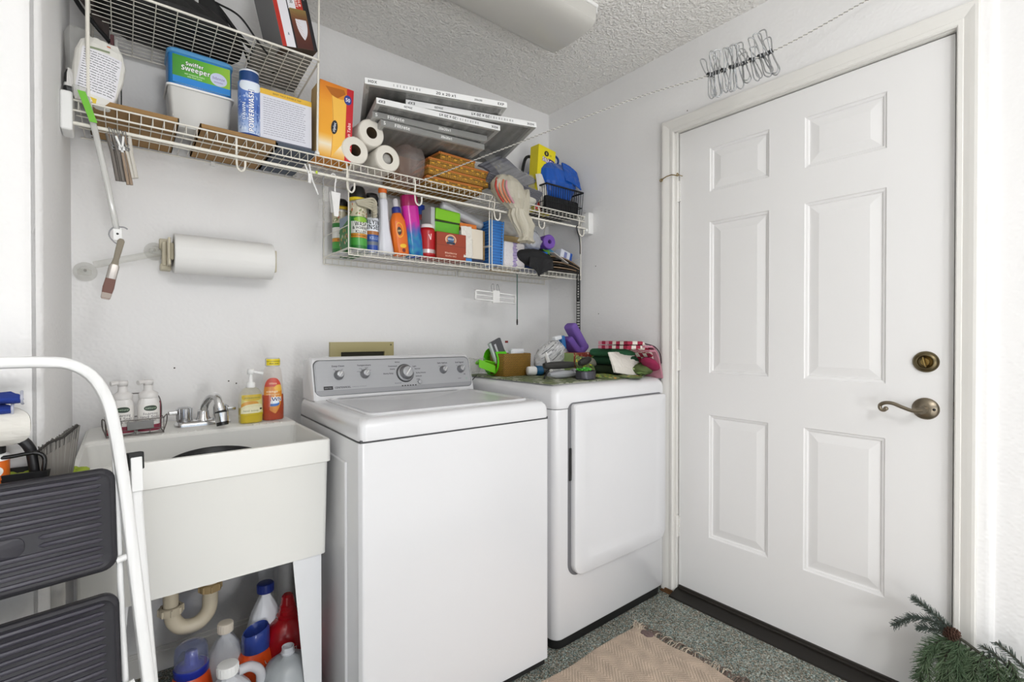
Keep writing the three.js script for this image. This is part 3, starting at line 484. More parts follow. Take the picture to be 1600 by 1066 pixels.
// ------------------------------------------------------------------ on the mesh rack
const rackY = (z) => 2.076 + 0.028 * (z - 0.03) / 0.308;
{
  const netting = std(0x17171a, 0.85), strap = std(0x0c0c0d, 0.7);
  const bag = thing('mesh_laundry_bag', 'black mesh laundry bag lying flat along the cream wire rack', 'bag', [0.13, 0, 0.19]);
  const nt = tileNoise(256, 128, 21);
  const wv = dataTex(256, (x, y) => { const v = 0.04 + 0.16 * nt(x, y) * ((x >> 1) + (y >> 1) & 1 ? 1 : 0.4); return [v, v, v * 1.02]; }, true);
  const bm = std(0xffffff, 0.6, { map: rep(wv, 6, 3) });
  part(bag, 'body', crumple(loft([oval(0.14, 0.09, rackY(0.19) - 0.001 + 0.004, 40, 3), oval(0.19, 0.125, rackY(0.19) + 0.012, 40, 3), oval(0.185, 0.125, 2.13, 40, 3), oval(0.13, 0.10, 2.18, 40, 2.5), oval(0.06, 0.05, 2.20, 40, 2)], true, true, 80), 0.016, 22, 1), bm);
  part(bag, 'drawstring', tube([V(0.10, 2.19, 0.11), V(0.16, 2.16, 0.135), V(0.215, 2.11, 0.12), V(0.25, 2.088, 0.10)], 0.003, 24, 6), strap);
  // black canopy like netting hanging past the rack
  const fold = thing('folded_black_netting', 'folded black netting hump with dark binding standing on the rack beside the carton', 'netting', [0, 0, 0]);
  part(fold, 'netting', sheet((u, v) => { const x = 0.195 + 0.215 * u, h = 0.175 * Math.pow(1 - u, 1.5) + 0.012; return V(x, rackY(0.2) + 0.004 + h * (0.35 + 0.65 * v), 0.22 + 0.03 * Math.sin(u * 7) * v - 0.03 * v); }, 24, 8, 0.003), bm);
  part(fold, 'binding', tube([V(0.195, 2.285, 0.19), V(0.25, 2.24, 0.195), V(0.31, 2.17, 0.20), V(0.37, 2.122, 0.20), V(0.412, 2.108, 0.20)], 0.007, 30, 8), strap);
  part(fold, 'strap', polyBar([V(0.235, 2.17, 0.225), V(0.31, 2.135, 0.228), V(0.352, 2.103, 0.15), V(0.36, 2.096, 0.09)], 0.0038, 6), strap);
  part(fold, 'strap', polyBar([V(0.36, 2.096, 0.09), V(0.41, 2.10, 0.13), V(0.445, 2.104, 0.19)], 0.0034, 6), strap);
  // dark folded cover draped at the left end
  const cov = thing('dark_folded_cover', 'dark brown folded cover with black binding hanging over the left end of the rack', 'cover');
  part(cov, 'fabric', sheet((u, v) => V(-0.112 + 0.085 * u, 2.30 - v * (0.16 + 0.115 * u), 0.21 + 0.02 * Math.sin(u * 5) - 0.03 * v), 14, 14, 0.004), std(0x3a3230, 0.9));
  part(cov, 'binding', tube([V(-0.116, 2.15, 0.183), V(-0.09, 2.098, 0.185), V(-0.06, 2.06, 0.19), V(-0.026, 2.022, 0.19)], 0.006, 24, 8), strap);
  // grey cover lying at the right end
  single('folded_grey_sheet', 'flat folded grey plastic sheet lying on the right end of the cream wire rack', 'sheet', crumple(sheet((u, v) => V(0.345 + 0.175 * u, rackY(0.06 + 0.24 * v) + 0.006 + 0.012 * u, 0.06 + 0.24 * v), 20, 20, 0.008), 0.006, 30, 3), std(0x8d8c86, 0.45));
  // printed carton leaning at the right end
  const front = canvasTex(512, 768, (g, W, H) => {
    rect(g, '#1c1b1f', 0, 0, W, H); rect(g, '#b92d20', 0, 0, 60, H); rect(g, '#eceaf0', 60, 0, 130, H);
    for (let i = 0; i < 4; i++) { g.fillStyle = '#6c6c78'; g.fillRect(96 + i * 22, 60, 6, 250 - i * 40); }
    rect(g, '#c23528', 290, 60, 130, 330);
    text(g, 'SOFT BRIGHT', 335, 225, 44, '#f6e9e4', { bold: true, rot: Math.PI / 2 }); text(g, 'LIGHT BULB', 382, 225, 44, '#f6e9e4', { bold: true, rot: Math.PI / 2 });
    for (let i = 0; i < 3; i++) { g.fillStyle = '#d8d8dc'; for (let k = 0; k < 9; k++) g.fillRect(218 + i * 22, 50 + k * 20, 10, 13); }
    for (let k = 0; k < 11; k++) rect(g, '#8b8b90', 452, 70 + k * 20, 14, 13);
    rect(g, '#e9e9ee', 205, 280, 110, 110); text(g, '20', 262, 318, 40, '#333338', { bold: true });
    const gr = g.createLinearGradient(0, 380, 0, H); gr.addColorStop(0, '#8d7a45'); gr.addColorStop(0.35, '#6d3a26'); gr.addColorStop(1, '#4a2019'); g.fillStyle = gr; g.fillRect(215, 380, 240, H - 380);
    g.fillStyle = '#e3e1e6'; g.beginPath(); g.moveTo(270, 480); g.lineTo(430, 480); g.quadraticCurveTo(440, 610, 350, 680); g.quadraticCurveTo(265, 610, 270, 480); g.fill();
    for (let k = 0; k < 8; k++) { g.strokeStyle = 'rgba(190,110,70,.5)'; g.lineWidth = 3; g.beginPath(); g.moveTo(215 + k * 12, 400 + k * 30); g.lineTo(300 + k * 10, 420 + k * 34); g.stroke(); }
    text(g, 'A', 125, 640, 40, '#4a6078', { bold: true });
  });
  const c = carton(0.118, 0.25, 0.15, { all: std(0x4b3f33, 0.7), px: std(0x5b4d36, 0.8), nx: std(0x807f80, 0.6), pz: printed(front) });
  c.name = numbered('light_bulb_carton'); c.position.set(0.466, rackY(0.25) + 0.024, 0.262); c.rotation.set(0, R(4), R(13)); scene.add(c);
  tag(c, 'black, red and white printed carton leaning on the right end of the cream wire rack', 'carton');
}
// ------------------------------------------------------------------ on the long shelf, left part
{
  const lines = (g, W, H, n, c, x0, x1, y0, y1, lw = 3) => { const r = rng(n * 7 + W); for (let i = 0; i < n; i++) { const y = y0 + (y1 - y0) * i / n; let x = x0; g.fillStyle = c; while (x < x1 - 20) { const w = 10 + r() * 34; g.fillRect(x, y, Math.min(w, x1 - x), lw); x += w + 6; } } };
  const bagTex = canvasTex(384, 512, (g, W, H) => { rect(g, '#e8e6df', 0, 0, W, H); rect(g, '#efeef2', 60, 120, 270, 330); lines(g, W, H, 16, '#55545c', 75, 320, 140, 440, 5); g.save(); g.translate(120, 115); g.rotate(-0.15); rect(g, '#8f9a7d', -40, -12, 160, 18); g.restore(); rect(g, '#e3c531', 120, 470, 90, 40); });
  const bag = thing('printed_paper_bag', 'crumpled white bag with lines of small print at the left end of the long shelf', 'bag', [-0.062, SY + 0.001, 0.292], R(6));
  const bg = crumple(loft([oval(0.036, 0.016, 0, 32, 3), oval(0.047, 0.022, 0.03, 32, 3), oval(0.054, 0.025, 0.09, 32, 3), oval(0.052, 0.024, 0.135, 32, 3), oval(0.046, 0.017, 0.165, 32, 3), oval(0.03, 0.006, 0.185, 32, 2.5)], true, true, 70), 0.006, 40, 2);
  { const p = bg.attributes.position, u = bg.attributes.uv; for (let i = 0; i < p.count; i++) u.setXY(i, p.getX(i) / 0.12 + 0.5, p.getY(i) / 0.19); }
  part(bag, 'body', bg.rotateZ(R(-8)), std(0xffffff, 0.6, { map: bagTex }));
  part(bag, 'top_flap', crumple(box(0.022, 0.03, 0.004, 0.046, 0.17, -0.004, 0.001, 6), 0.003, 60, 5), std(0xd9d8d0, 0.5));
  part(bag, 'clip', box(0.010, 0.011, 0.012, 0.034, 0.166, 0.008, 0.003), std(0xc8622b, 0.5));
  single('clear_plastic_pouch', 'empty clear plastic pouch standing behind the white printed bag at the left wall', 'pouch', crumple(loft([oval(0.016, 0.008, 0, 24, 3), oval(0.026, 0.012, 0.05, 24, 3), oval(0.030, 0.012, 0.14, 24, 3), oval(0.032, 0.009, 0.20, 24, 3), oval(0.020, 0.004, 0.225, 24, 3)], true, true, 70), 0.007, 45, 8), M.film, [-0.091, SY + 0.001, 0.245], R(10));
  single('black_white_packet', 'small crumpled black and white packet tucked between the left wall and the printed bag', 'packet', crumple(loft([oval(0.010, 0.008, 0, 24, 3), oval(0.014, 0.012, 0.03, 24, 3), oval(0.012, 0.010, 0.07, 24, 3), oval(0.006, 0.004, 0.085, 24, 3)], true, true, 60), 0.006, 70, 3), std(0xffffff, 0.4, { map: canvasTex(128, 128, (g, W, H) => { rect(g, '#d7d5d2', 0, 0, W, H); rect(g, '#141414', 20, 10, 70, 60); rect(g, '#141414', 60, 80, 60, 40); }) }), [-0.108, SY + 0.001, 0.292]);
  const bk = thing('maroon_folder', 'thin maroon and grey folder standing upright behind the printed bag', 'folder', [-0.012, SY + 0.001, 0.16]);
  part(bk, 'cover', box(0.009, 0.235, 0.17, -0.008, 0.1175, 0, 0.002), std(0x4a2226, 0.6)); part(bk, 'pages', box(0.007, 0.225, 0.165, 0.001, 0.1125, 0, 0.001), std(0xa9a7a3, 0.8)); part(bk, 'back_cover', box(0.003, 0.13, 0.17, 0.012, 0.065, 0, 0.001), M.black);
  // flat cartons
  const flat = (label, x0, x1, z0, z1, h, mt) => { const t = thing('flat_carton', label, 'carton', [(x0 + x1) / 2, SY + 0.0005, (z0 + z1) / 2]); const w = x1 - x0, d = z1 - z0;
    part(t, 'tray', mg([span(-w / 2, w / 2, 0, 0.004, -d / 2, d / 2), span(-w / 2, w / 2, 0, h, d / 2 - 0.003, d / 2), span(-w / 2, w / 2, 0, h, -d / 2, -d / 2 + 0.003), span(-w / 2, -w / 2 + 0.003, 0, h, -d / 2, d / 2), span(w / 2 - 0.003, w / 2, 0, h, -d / 2, d / 2)]), mt);
    part(t, 'lid_flap', sheet((u, v) => V(-w / 2 + w * u, h + 0.001 + 0.004 * Math.sin(u * 3.1) * v, d / 2 - d * v), 12, 6, 0.003), mt); return t; };
  flat('low brown cardboard tray at the left end of the long shelf', -0.075, 0.134, 0.012, 0.304, 0.016, M.cardboard);
  flat('low brown cardboard tray under the blue spray bottle and the white carton', 0.187, 0.402, 0.014, 0.306, 0.016, M.cardboard);
  flat('flat dark cardboard sheet under the white carton with yellow top', 0.405, 0.53, 0.02, 0.300, 0.014, std(0x46505e, 0.6));
  // translucent storage bin with a wipes tub on it
  const bin = thing('plastic_bin', 'open translucent white plastic bin with the blue wipes tub on top', 'bin', [0.199, SY + 0.022, 0.165]);
  const binM = phy(0xe8e7e3, 0.35, { transmission: 0.25, thickness: 0 });
  const rb = (w, d, y, q = 0.016) => rr(-w, w, -d, d, q, y, 5);
  part(bin, 'body', loft([rb(0.074, 0.050, 0), rb(0.078, 0.054, 0.003), rb(0.088, 0.064, 0.125), rb(0.0865, 0.0625, 0.125), rb(0.076, 0.052, 0.006)], true, true, 40), binM);
  part(bin, 'rim', loft([rb(0.089, 0.065, 0.121), rb(0.093, 0.069, 0.121), rb(0.093, 0.069, 0.127), rb(0.087, 0.063, 0.127)], false, false, 30), M.white);
  part(bin, 'white_paper', box(0.15, 0.085, 0.004, 0, 0.075, 0.052, 0.001), M.paper);
  const front = canvasTex(512, 256, (g, W, H) => {
    const gr = g.createLinearGradient(0, 0, W, 0); gr.addColorStop(0, '#3f8f2c'); gr.addColorStop(0.5, '#5cb12f'); gr.addColorStop(1, '#a4cf3e'); g.fillStyle = gr; g.fillRect(0, 0, W, H);
    rect(g, '#1f86d6', 0, 195, W, 61); text(g, 'Swiffer', 190, 60, 46, '#ffffff', { bold: true, stroke: '#28551e', lw: 6 }); text(g, 'Sweeper', 200, 105, 62, '#ffffff', { bold: true, stroke: '#28551e', lw: 6 });
    text(g, 'wet mopping cloths', 190, 155, 20, '#f0f7e4'); text(g, 'with fresh scent', 190, 178, 18, '#f0f7e4'); oval2(g, '#cfd4ee', 405, 130, 78, 62, 0.1); text(g, 'febreze', 405, 120, 32, '#5d4f93', { font: 'serif' }); text(g, 'lavender', 405, 155, 20, '#5d4f93', { font: 'serif' });
  });
  const tub = thing('wipes_tub', 'blue lidded wipes tub with a green label resting on the white bin', 'tub', [0.199, SY + 0.1495, 0.170]);
  const blue = std(0x2a7fc4, 0.35), tb = (w, d, y, q = 0.02) => rr(-w, w, -d, d, q, y, 5);
  part(tub, 'body', loft([tb(0.083, 0.056, 0), tb(0.086, 0.059, 0.006), tb(0.087, 0.060, 0.098), tb(0.085, 0.058, 0.106)], true, true, 40), blue);
  part(tub, 'lid', loft([tb(0.088, 0.061, 0.097), tb(0.0905, 0.0635, 0.099), tb(0.0905, 0.0635, 0.108), tb(0.086, 0.059, 0.114), tb(0.07, 0.045, 0.115)], true, true, 40), std(0x5b9ed2, 0.35));
  part(tub, 'label', box(0.156, 0.086, 0.002, 0.002, 0.050, 0.0602, 0.0008), printed(front, 0.3));
  // blue spray refill bottle
  const can = thing('blue_spray_bottle', 'tall blue dish spray bottle without its trigger beside the wipes tub', 'bottle', [0.328, SY + 0.022, 0.268], R(-6));
  part(can, 'body', loft([oval(0.028, 0.026, 0, 32, 2.4), oval(0.032, 0.030, 0.004, 32, 2.4), oval(0.0325, 0.030, 0.13, 32, 2.4), oval(0.031, 0.028, 0.17, 32, 2.3), oval(0.030, 0.028, 0.178, 32, 2)], true, true, 50), std(0x3a5ca9, 0.3));
  part(can, 'neck_sleeve', lathe([[0.0285, 0.176], [0.0295, 0.178], [0.0288, 0.206], [0.0275, 0.209], [0, 0.209]], 32), std(0x20457f, 0.35));
  part(can, 'collar', lathe([[0, 0.213], [0.0285, 0.213], [0.029, 0.209], [0.0285, 0.2065]], 32), std(0xe8ecf4, 0.4));
  part(can, 'label', wrapLabel(0.0325, 0.030, 0.004, 0.172, 170, 2.4), printed(canvasTex(384, 512, (g, W, H) => {
    const gr = g.createLinearGradient(0, 0, 0, H); gr.addColorStop(0, '#6a8bd0'); gr.addColorStop(0.5, '#4a6fbe'); gr.addColorStop(1, '#c9d8ef'); g.fillStyle = gr; g.fillRect(0, 0, W, H);
    oval2(g, '#e6eef8', 200, 40, 140, 62); const r = rng(5); for (let i = 0; i < 120; i++) oval2(g, r() > 0.5 ? 'rgba(235,242,252,.55)' : 'rgba(40,80,160,.4)', r() * W, 130 + r() * 380, 3 + r() * 14, 3 + r() * 14);
    text(g, 'POWERWASH', 205, 290, 66, '#ffffff', { bold: true, rot: -Math.PI / 2, stroke: '#27499a', lw: 8 }); text(g, 'DAWN', 130, 300, 58, '#e9f1fb', { bold: true, rot: -Math.PI / 2, stroke: '#27499a', lw: 7 }); text(g, 'dish spray', 275, 300, 34, '#22428d', { bold: true, rot: -Math.PI / 2 });
  }), 0.3));
  // white carton with yellow top band, all small print
  const wf = canvasTex(512, 480, (g, W, H) => { rect(g, '#dcdde6', 0, 0, W, H); rect(g, '#e6b83c', 0, 0, W, 52); text(g, 'BABY FACE DOUBLE TAP', 270, 26, 24, '#8b6c1c', { bold: true }); lines(g, W, H, 17, '#8c8c9b', 46, 450, 80, 440, 5); rect(g, '#5a6070', 0, 462, W, 18); });
  const wc = carton(0.170, 0.170, 0.10, { all: std(0xc9c9cf, 0.6), py: std(0xdcae36, 0.5), px: std(0xa8a7a0, 0.6), pz: printed(wf) });
  wc.name = numbered('white_carton'); wc.position.set(0.436, SY + 0.0205, 0.236); scene.add(wc); tag(wc, 'square white carton of small print with a yellow top band on the long shelf', 'carton');
  // yellow and red upright carton
  const of = canvasTex(384, 768, (g, W, H) => {
    const gr = g.createLinearGradient(0, 0, 0, H); gr.addColorStop(0, '#d97b12'); gr.addColorStop(0.3, '#f0a32a'); gr.addColorStop(0.68, '#f0a827'); gr.addColorStop(0.82, '#f3e6cf'); gr.addColorStop(1, '#e9a32c'); g.fillStyle = gr; g.fillRect(0, 0, W, H);
    g.fillStyle = '#b3640c'; g.beginPath(); g.moveTo(60, 50); g.lineTo(270, 30); g.lineTo(290, 70); g.lineTo(170, 160); g.closePath(); g.fill();
    g.fillStyle = '#f7bf4d'; g.beginPath(); g.moveTo(130, 120); g.quadraticCurveTo(250, 160, 300, 110); g.lineTo(300, 560); g.quadraticCurveTo(230, 640, 150, 760); g.quadraticCurveTo(170, 400, 130, 120); g.fill();
    g.strokeStyle = '#c9781c'; g.lineWidth = 5; g.beginPath(); g.moveTo(135, 120); g.quadraticCurveTo(180, 420, 150, 760); g.stroke();
    oval2(g, '#14161f', 178, 440, 36, 72, 0.1); text(g, 'ziploc', 178, 440, 36, '#e8eef8', { bold: true, rot: -1.45 });
    rect(g, '#c81f2b', 304, 0, 80, H); oval2(g, '#2c3c8f', 318, 120, 44, 50); text(g, '50', 318, 120, 50, '#f2f2f8', { bold: true }); text(g, 'Easy Open Tabs', 345, 520, 46, '#f7dcd8', { bold: true, rot: -Math.PI / 2 });
  });
  const oc = carton(0.122, 0.272, 0.10, { all: std(0xd98c1e, 0.5), nx: std(0xe6c489, 0.55), px: std(0xb81d28, 0.5), pz: printed(of) });
  oc.name = numbered('orange_bag_carton'); oc.position.set(0.594, SY + 0.001, 0.252); oc.rotation.z = R(-2.5); scene.add(oc); tag(oc, 'tall orange and yellow carton with a red edge beside the toilet paper rolls', 'carton');
}
// ------------------------------------------------------------------ on the long shelf, right part
{
  const roll = (label, x, y, rot) => {
    const t = thing('toilet_paper_roll', label, 'toilet paper', [x, y, 0.2505], rot, 'toilet paper rolls on the long shelf');
    const pr = []; for (let i = 0; i <= 6; i++) pr.push([0.0515 - 0.004 * (i % 2 === 7), -0.05 + i / 60]);
    part(t, 'paper', crease(lathe([[0.0215, -0.052], [0.047, -0.052], [0.0505, -0.049], [0.0515, -0.044], [0.0515, 0.044], [0.0505, 0.049], [0.047, 0.052], [0.0215, 0.052]], 44), 40).rotateX(Math.PI / 2), std(0xe4dfd4, 0.95));
    part(t, 'core', new THREE.CylinderGeometry(0.0215, 0.0215, 0.104, 28, 1, true).rotateX(Math.PI / 2), std(0x5e4c36, 0.95));
    part(t, 'core_hole_shade', new THREE.CircleGeometry(0.0214, 24).translate(0, 0, -0.045), std(0x3a2f22, 0.95)); return t;  // dark disc closes the hollow core, its shade put in the colour
  };
  roll('toilet paper roll at the lower left of the three, next to the orange carton', 0.668, SY + 0.053, 0.05);
  roll('toilet paper roll at the lower right of the three, its core hole pale', 0.797, SY + 0.053, 0.03);
  roll('toilet paper roll resting on top of the two others', 0.731, SY + 0.134, 0.06);
  single('core_plug', 'pale crumpled paper plug in the core of the lower right toilet paper roll', 'paper', crumple(lathe([[0, 0.008], [0.012, 0.006], [0.0205, 0], [0.0205, -0.01]], 20).rotateX(Math.PI / 2), 0.002, 90, 4), std(0xa9a6a0, 0.8), [0.797, SY + 0.053, 0.292]);
  // air filters: big pleated squares, the stack juts out over the shelf edge
  const frame = (words) => canvasTex(1024, 48, (g, W, H) => { rect(g, words.bg, 0, 0, W, H); for (const [s, x, size, o] of words.t) text(g, s, x, 24, size, words.c, { bold: true, ...(o || {}) }); for (const [x, w] of words.bars || []) for (let k = 0; k < w; k++) rect(g, words.c2 || '#b9b9b9', x + k * 22, 14, 6 + (k * 5) % 9, 20); });
  const hdx = (flip) => frame({ bg: '#efefee', c: '#4a4a4c', bars: [[flip ? 640 : 190, 9]], t: flip ? [['HDX', 975, 30, { flip: true }], ['20 x 20 x1', 560, 32, { flip: true }], ['20x20', 240, 24, { flip: true }], ['EXP', 40, 30, { flip: true }]] : [['HDX', 50, 30], ['20 x 20 x1', 560, 32], ['20x20', 800, 22], ['EXP', 975, 30]] });
  const fil = frame({ bg: '#8b8b88', c: '#f0f0ee', t: [['Filtrete', 120, 40, { align: 'left' }], ['S', 32, 40], ['20x20x1', 620, 30]] });
  const pl = dataTex(128, (x, y) => { const v = 0.42 + 0.22 * Math.abs(((x / 128 * 12) % 1) - 0.5) + 0.05 * noise3.noise(x * 0.21, y * 0.21, 3); return [v, v, v * 0.98]; }, true);  // light and dark sides of the pleat folds put into the colour
  const pleat = std(0xffffff, 0.8, { map: pl, bumpMap: pl, bumpScale: 0.004 });
  const filter = (label, x, y, z, deg, L, map, tiltZ = 0) => {
    const t = thing('air_filter', label, 'air filter', [x, y, z], -R(deg), 'air filters stacked on the long shelf');
    const D = 0.46, h = 0.021, e = printed(map, 0.6), side = std(0xbfbfbd, 0.7), w = 0.016;
    const f = shade(new THREE.Mesh(span(0, L, 0, h, -0.002, 0.0), [side, side, side, side, e, side])); f.name = 'printed_edge'; t.add(f);
    part(t, 'frame', mg([span(0, w, 0, h, -D, -0.002), span(L - w, L, 0, h, -D, -0.002), span(w, L - w, 0, h, -w, -0.002), span(w, L - w, 0, h, -D, -D + w)]), side);
    part(t, 'pleated_core', sheet((u, v) => V(w + (L - 2 * w) * u, h * 0.5 + 0.0075 * Math.asin(Math.sin(u * 40)) / 1.57, -w - (D - 2 * w) * v), 60, 1, 0.0015), pleat);
    part(t, 'wrap', crumple(sheet((u, v) => V(0.004 + (L - 0.008) * u, -0.0012, -0.004 - (D - 0.01) * v), 24, 24), 0.004, 18, L * 10), M.film);
    t.rotation.z = tiltZ; return t;
  };
  const FY = 0.02;
  filter('topmost white-edged air filter of the stack on the long shelf', 0.665, 2.0385, 0.407, 18.9, 0.529, hdx(false));
  filter('second white-edged air filter from the top, jutting farthest right toward the corner', 0.825, 2.0135, 0.401, 17.5, 0.533, hdx(true));
  filter('third white-edged air filter from the top of the stack', 0.713, 1.9885, 0.394, 11.1, 0.496, hdx(true));
  filter('upper of the two grey-edged air filters at the bottom of the stack', 0.722, 1.9635, 0.337, 10.5, 0.468, fil);
  filter('lowest air filter of the stack, grey-edged, just above the toilet paper rolls', 0.752, 1.9385, 0.345, 6.5, 0.44, fil);
  // wooden block keeps the rear of the stack up
  single('support_box', 'plain brown box under the air filters at the back of the shelf', 'box', box(0.30, 0.150, 0.09, 0, 0.075, 0, 0.002), M.cardboard, [1.05, SY + 0.001, 0.07]);
  // crumpled clear wrap beside the rolls
  single('crumpled_plastic_wrap', 'crumpled clear plastic wrap between the toilet paper rolls and the golden mats', 'plastic wrap', crumple(loft([oval(0.04, 0.05, 0, 28, 2.5), oval(0.06, 0.075, 0.03, 28, 2.5), oval(0.062, 0.08, 0.09, 28, 2.5), oval(0.05, 0.05, 0.135, 28, 2.5)], true, true, 70), 0.02, 26, 4), phy(0xf1e8e4, 0.12, { transmission: 0.88, thickness: 0, ior: 1.35 }), [0.918, SY + 0.001, 0.235]);
  // woven mats
  const wt = dataTex(128, (x, y) => { const a = ((x >> 4) + (y >> 5)) & 1, n = noise3.noise(x * 0.13, y * 0.13, 1); const s = (x % 16 < 2 || y % 32 < 3) ? 0.45 : 1; const k = (0.72 + 0.2 * n) * s; return [k * 0.93, k * 0.68, k * (a ? 0.22 : 0.28)]; }, true);
  const wm = std(0xffffff, 0.7, { map: rep(wt, 14, 14), bumpMap: rep(wt, 14, 14), bumpScale: 0.003 }), edgeM = std(0xbf7434, 0.65);
  const mat = (label, x0, x1, y0, h, zf, ry) => {
    const w = x1 - x0, t = thing('woven_mat', label, 'woven mat', [(x0 + x1) / 2, y0, zf - 0.085], ry, 'golden woven mats in a stack on the long shelf');
    part(t, 'slab', metricUV(span(-w / 2, w / 2, 0, h - 0.008, -0.085, 0.085, 0.004)), wm);
    const k = []; const n = Math.round(w / 0.028); for (let i = 0; i < n; i++) k.push(box(0.012, 0.006, 0.004, -w / 2 + (i + 0.5) * w / n, h * 0.35 + (i % 2) * 0.008, 0.086, 0.0015));
    part(t, 'weave', mg(k), std(0xe0a838, 0.6));
    part(t, 'rim', mg([bar(V(-w / 2, h - 0.005, 0.082), V(w / 2, h - 0.005, 0.082), 0.0052, 8), bar(V(-w / 2, h - 0.005, -0.082), V(w / 2, h - 0.005, -0.082), 0.0052, 8), bar(V(-w / 2, h - 0.005, -0.082), V(-w / 2, h - 0.005, 0.082), 0.0052, 8), bar(V(w / 2, h - 0.005, -0.082), V(w / 2, h - 0.005, 0.082), 0.0052, 8)]), edgeM);
  };
  mat('golden woven mat at the bottom of the stack beside the milky plastic bag', 0.985, 1.255, SY + 0.001, 0.034, 0.286, R(-2));
  mat('second golden woven mat from the bottom of the stack', 0.975, 1.285, SY + 0.036, 0.036, 0.295, R(1));
  mat('third golden woven mat from the bottom of the stack', 0.99, 1.295, SY + 0.073, 0.036, 0.292, R(-1));
  mat('topmost golden woven mat of the stack, smaller than those below', 1.035, 1.215, SY + 0.110, 0.034, 0.286, R(2));
  // grey foam sheet and clear bag
  const fm = dataTex(64, (x, y) => { const v = 0.5 + 0.5 * Math.sin(y / 64 * 12.566); return [v, v, v]; });
  const foam = std(0x7c7c84, 0.8, { bumpMap: rep(fm, 1, 5), bumpScale: 0.004 });
  const gs = thing('grey_foam_pad', 'ribbed grey foam pad leaning beside the golden mats', 'foam pad', [1.43, SY + 0.10, 0.19]);
  part(gs, 'pad', sheet((u, v) => V(-0.15 + 0.14 * u + 0.215 * v, 0.055 + 0.085 * u - 0.075 * v - 0.02 * u * v + 0.006 * Math.sin(v * 9), 0.02 + 0.03 * v - 0.02 * u), 20, 8, 0.012), foam);
  part(gs, 'lower_fold', sheet((u, v) => V(-0.16 + 0.32 * u, 0.03 - 0.06 * u - 0.05 * v - 0.03 * (1 - u), 0.125 - 0.05 * v), 16, 6, 0.012), foam);
  single('clear_zip_bag', 'crumpled clear zip bag lying over the grey foam pad', 'plastic bag', crumple(sheet((u, v) => V(1.24 + 0.36 * u, SY + 0.235 - 0.07 * u - 0.055 * v - 0.1 * u * v, 0.235 + 0.035 * v + 0.01 * Math.sin(u * 9)), 40, 16), 0.016, 24, 6), M.film);
  single('white_plastic_tub_lid', 'bent white plastic piece standing in front of the yellow carton', 'plastic piece', sheet((u, v) => V(1.595 + 0.035 * u + 0.03 * Math.sin(v * 3) * u - 0.03 * v, SY + 0.025 + 0.155 * v, 0.245 + 0.02 * Math.sin(u * 3.1)), 10, 14, 0.003), std(0xdad6cf, 0.4), [0.045, 0, 0.0]);
  // yellow carton
  const yf = canvasTex(256, 640, (g, W, H) => { rect(g, '#efdd10', 0, 0, W, H); rect(g, '#d2372a', 0, 560, W, 80); rect(g, '#c9b90e', 0, 380, W, 4); oval2(g, '#1a1713', 120, 62, 34, 26, -0.2); text(g, '0', 120, 62, 36, '#efe06a', { bold: true }); text(g, 'oz', 180, 64, 30, '#a08f18', { bold: true }); g.save(); g.translate(140, 130); g.rotate(0.1); rect(g, '#3d2466', 20, -34, 80, 70); text(g, 'SNACK', 10, 0, 54, '#f3eef8', { bold: true, stroke: '#5a3c86', lw: 8 }); g.restore(); });
  const yc = carton(0.125, 0.335, 0.06, { all: std(0xdfce12, 0.5), px: std(0xcbb90f, 0.5), pz: printed(yf) });
  yc.name = numbered('yellow_carton'); yc.position.set(1.672, SY + 0.003, 0.205); yc.rotation.set(0, R(3), R(-5)); scene.add(yc); tag(yc, 'tall yellow carton with a red foot beside the black wire basket', 'carton');
  // milky bag hanging over the shelf edge
  const mb = thing('milky_plastic_bag', 'knotted milky plastic bag bulging over the front edge of the long shelf', 'plastic bag', [1.372, 0, 0.352]);
  const milk = phy(0xdcd6c4, 0.35, { transmission: 0.35, thickness: 0 });
  const slice = (cx, y, rx, rz, cz, ph) => Array.from({ length: 40 }, (_, i) => { const a = i / 40 * 6.2832, k = 1 + 0.07 * Math.sin(5 * a + ph) + 0.05 * Math.sin(9 * a - 2 * ph); return V(cx + rx * k * Math.cos(a), y, cz + rz * k * Math.sin(a)); });
  part(mb, 'bulge', crumple(loft([[-0.035, 1.872, 0.018, 0.012, 0], [-0.035, 1.862, 0.05, 0.032, 0.3], [-0.03, 1.835, 0.078, 0.046, 0.7], [-0.02, 1.800, 0.086, 0.05, 1.1], [0.0, 1.768, 0.074, 0.044, 1.6], [0.018, 1.742, 0.052, 0.034, 2.0], [0.028, 1.726, 0.040, 0.026, 2.2]].map(([x, y, rx, rz, ph]) => slice(x, y, rx, rz, 0, ph)), true, false, 80), 0.010, 26, 2), milk);
  for (let k = 0; k < 4; k++) part(mb, 'pink_stripe', tube([V(-0.098 + k * 0.012, 1.842 - k * 0.003, 0.018 + k * 0.007), V(-0.108 + k * 0.013, 1.805, 0.022 + k * 0.008), V(-0.092 + k * 0.014, 1.768, 0.024 + k * 0.007), V(-0.066 + k * 0.015, 1.742, 0.024 + k * 0.005)], 0.0048, 24, 7), std([0xb5382a, 0xd08a66, 0xcf7a5c, 0xc98f9b][k], 0.5));
  part(mb, 'tail', crumple(loft([[0.028, 1.727, 0.040, 0.026, 2.2], [0.045, 1.700, 0.062, 0.030, 2.6], [0.062, 1.665, 0.066, 0.032, 3.0], [0.075, 1.630, 0.046, 0.028, 3.4], [0.080, 1.605, 0.034, 0.024, 3.8], [0.082, 1.588, 0.050, 0.026, 4.2]].map(([x, y, rx, rz, ph]) => slice(x, y, rx, rz, 0.006, ph)), false, true, 80), 0.014, 32, 5), milk);
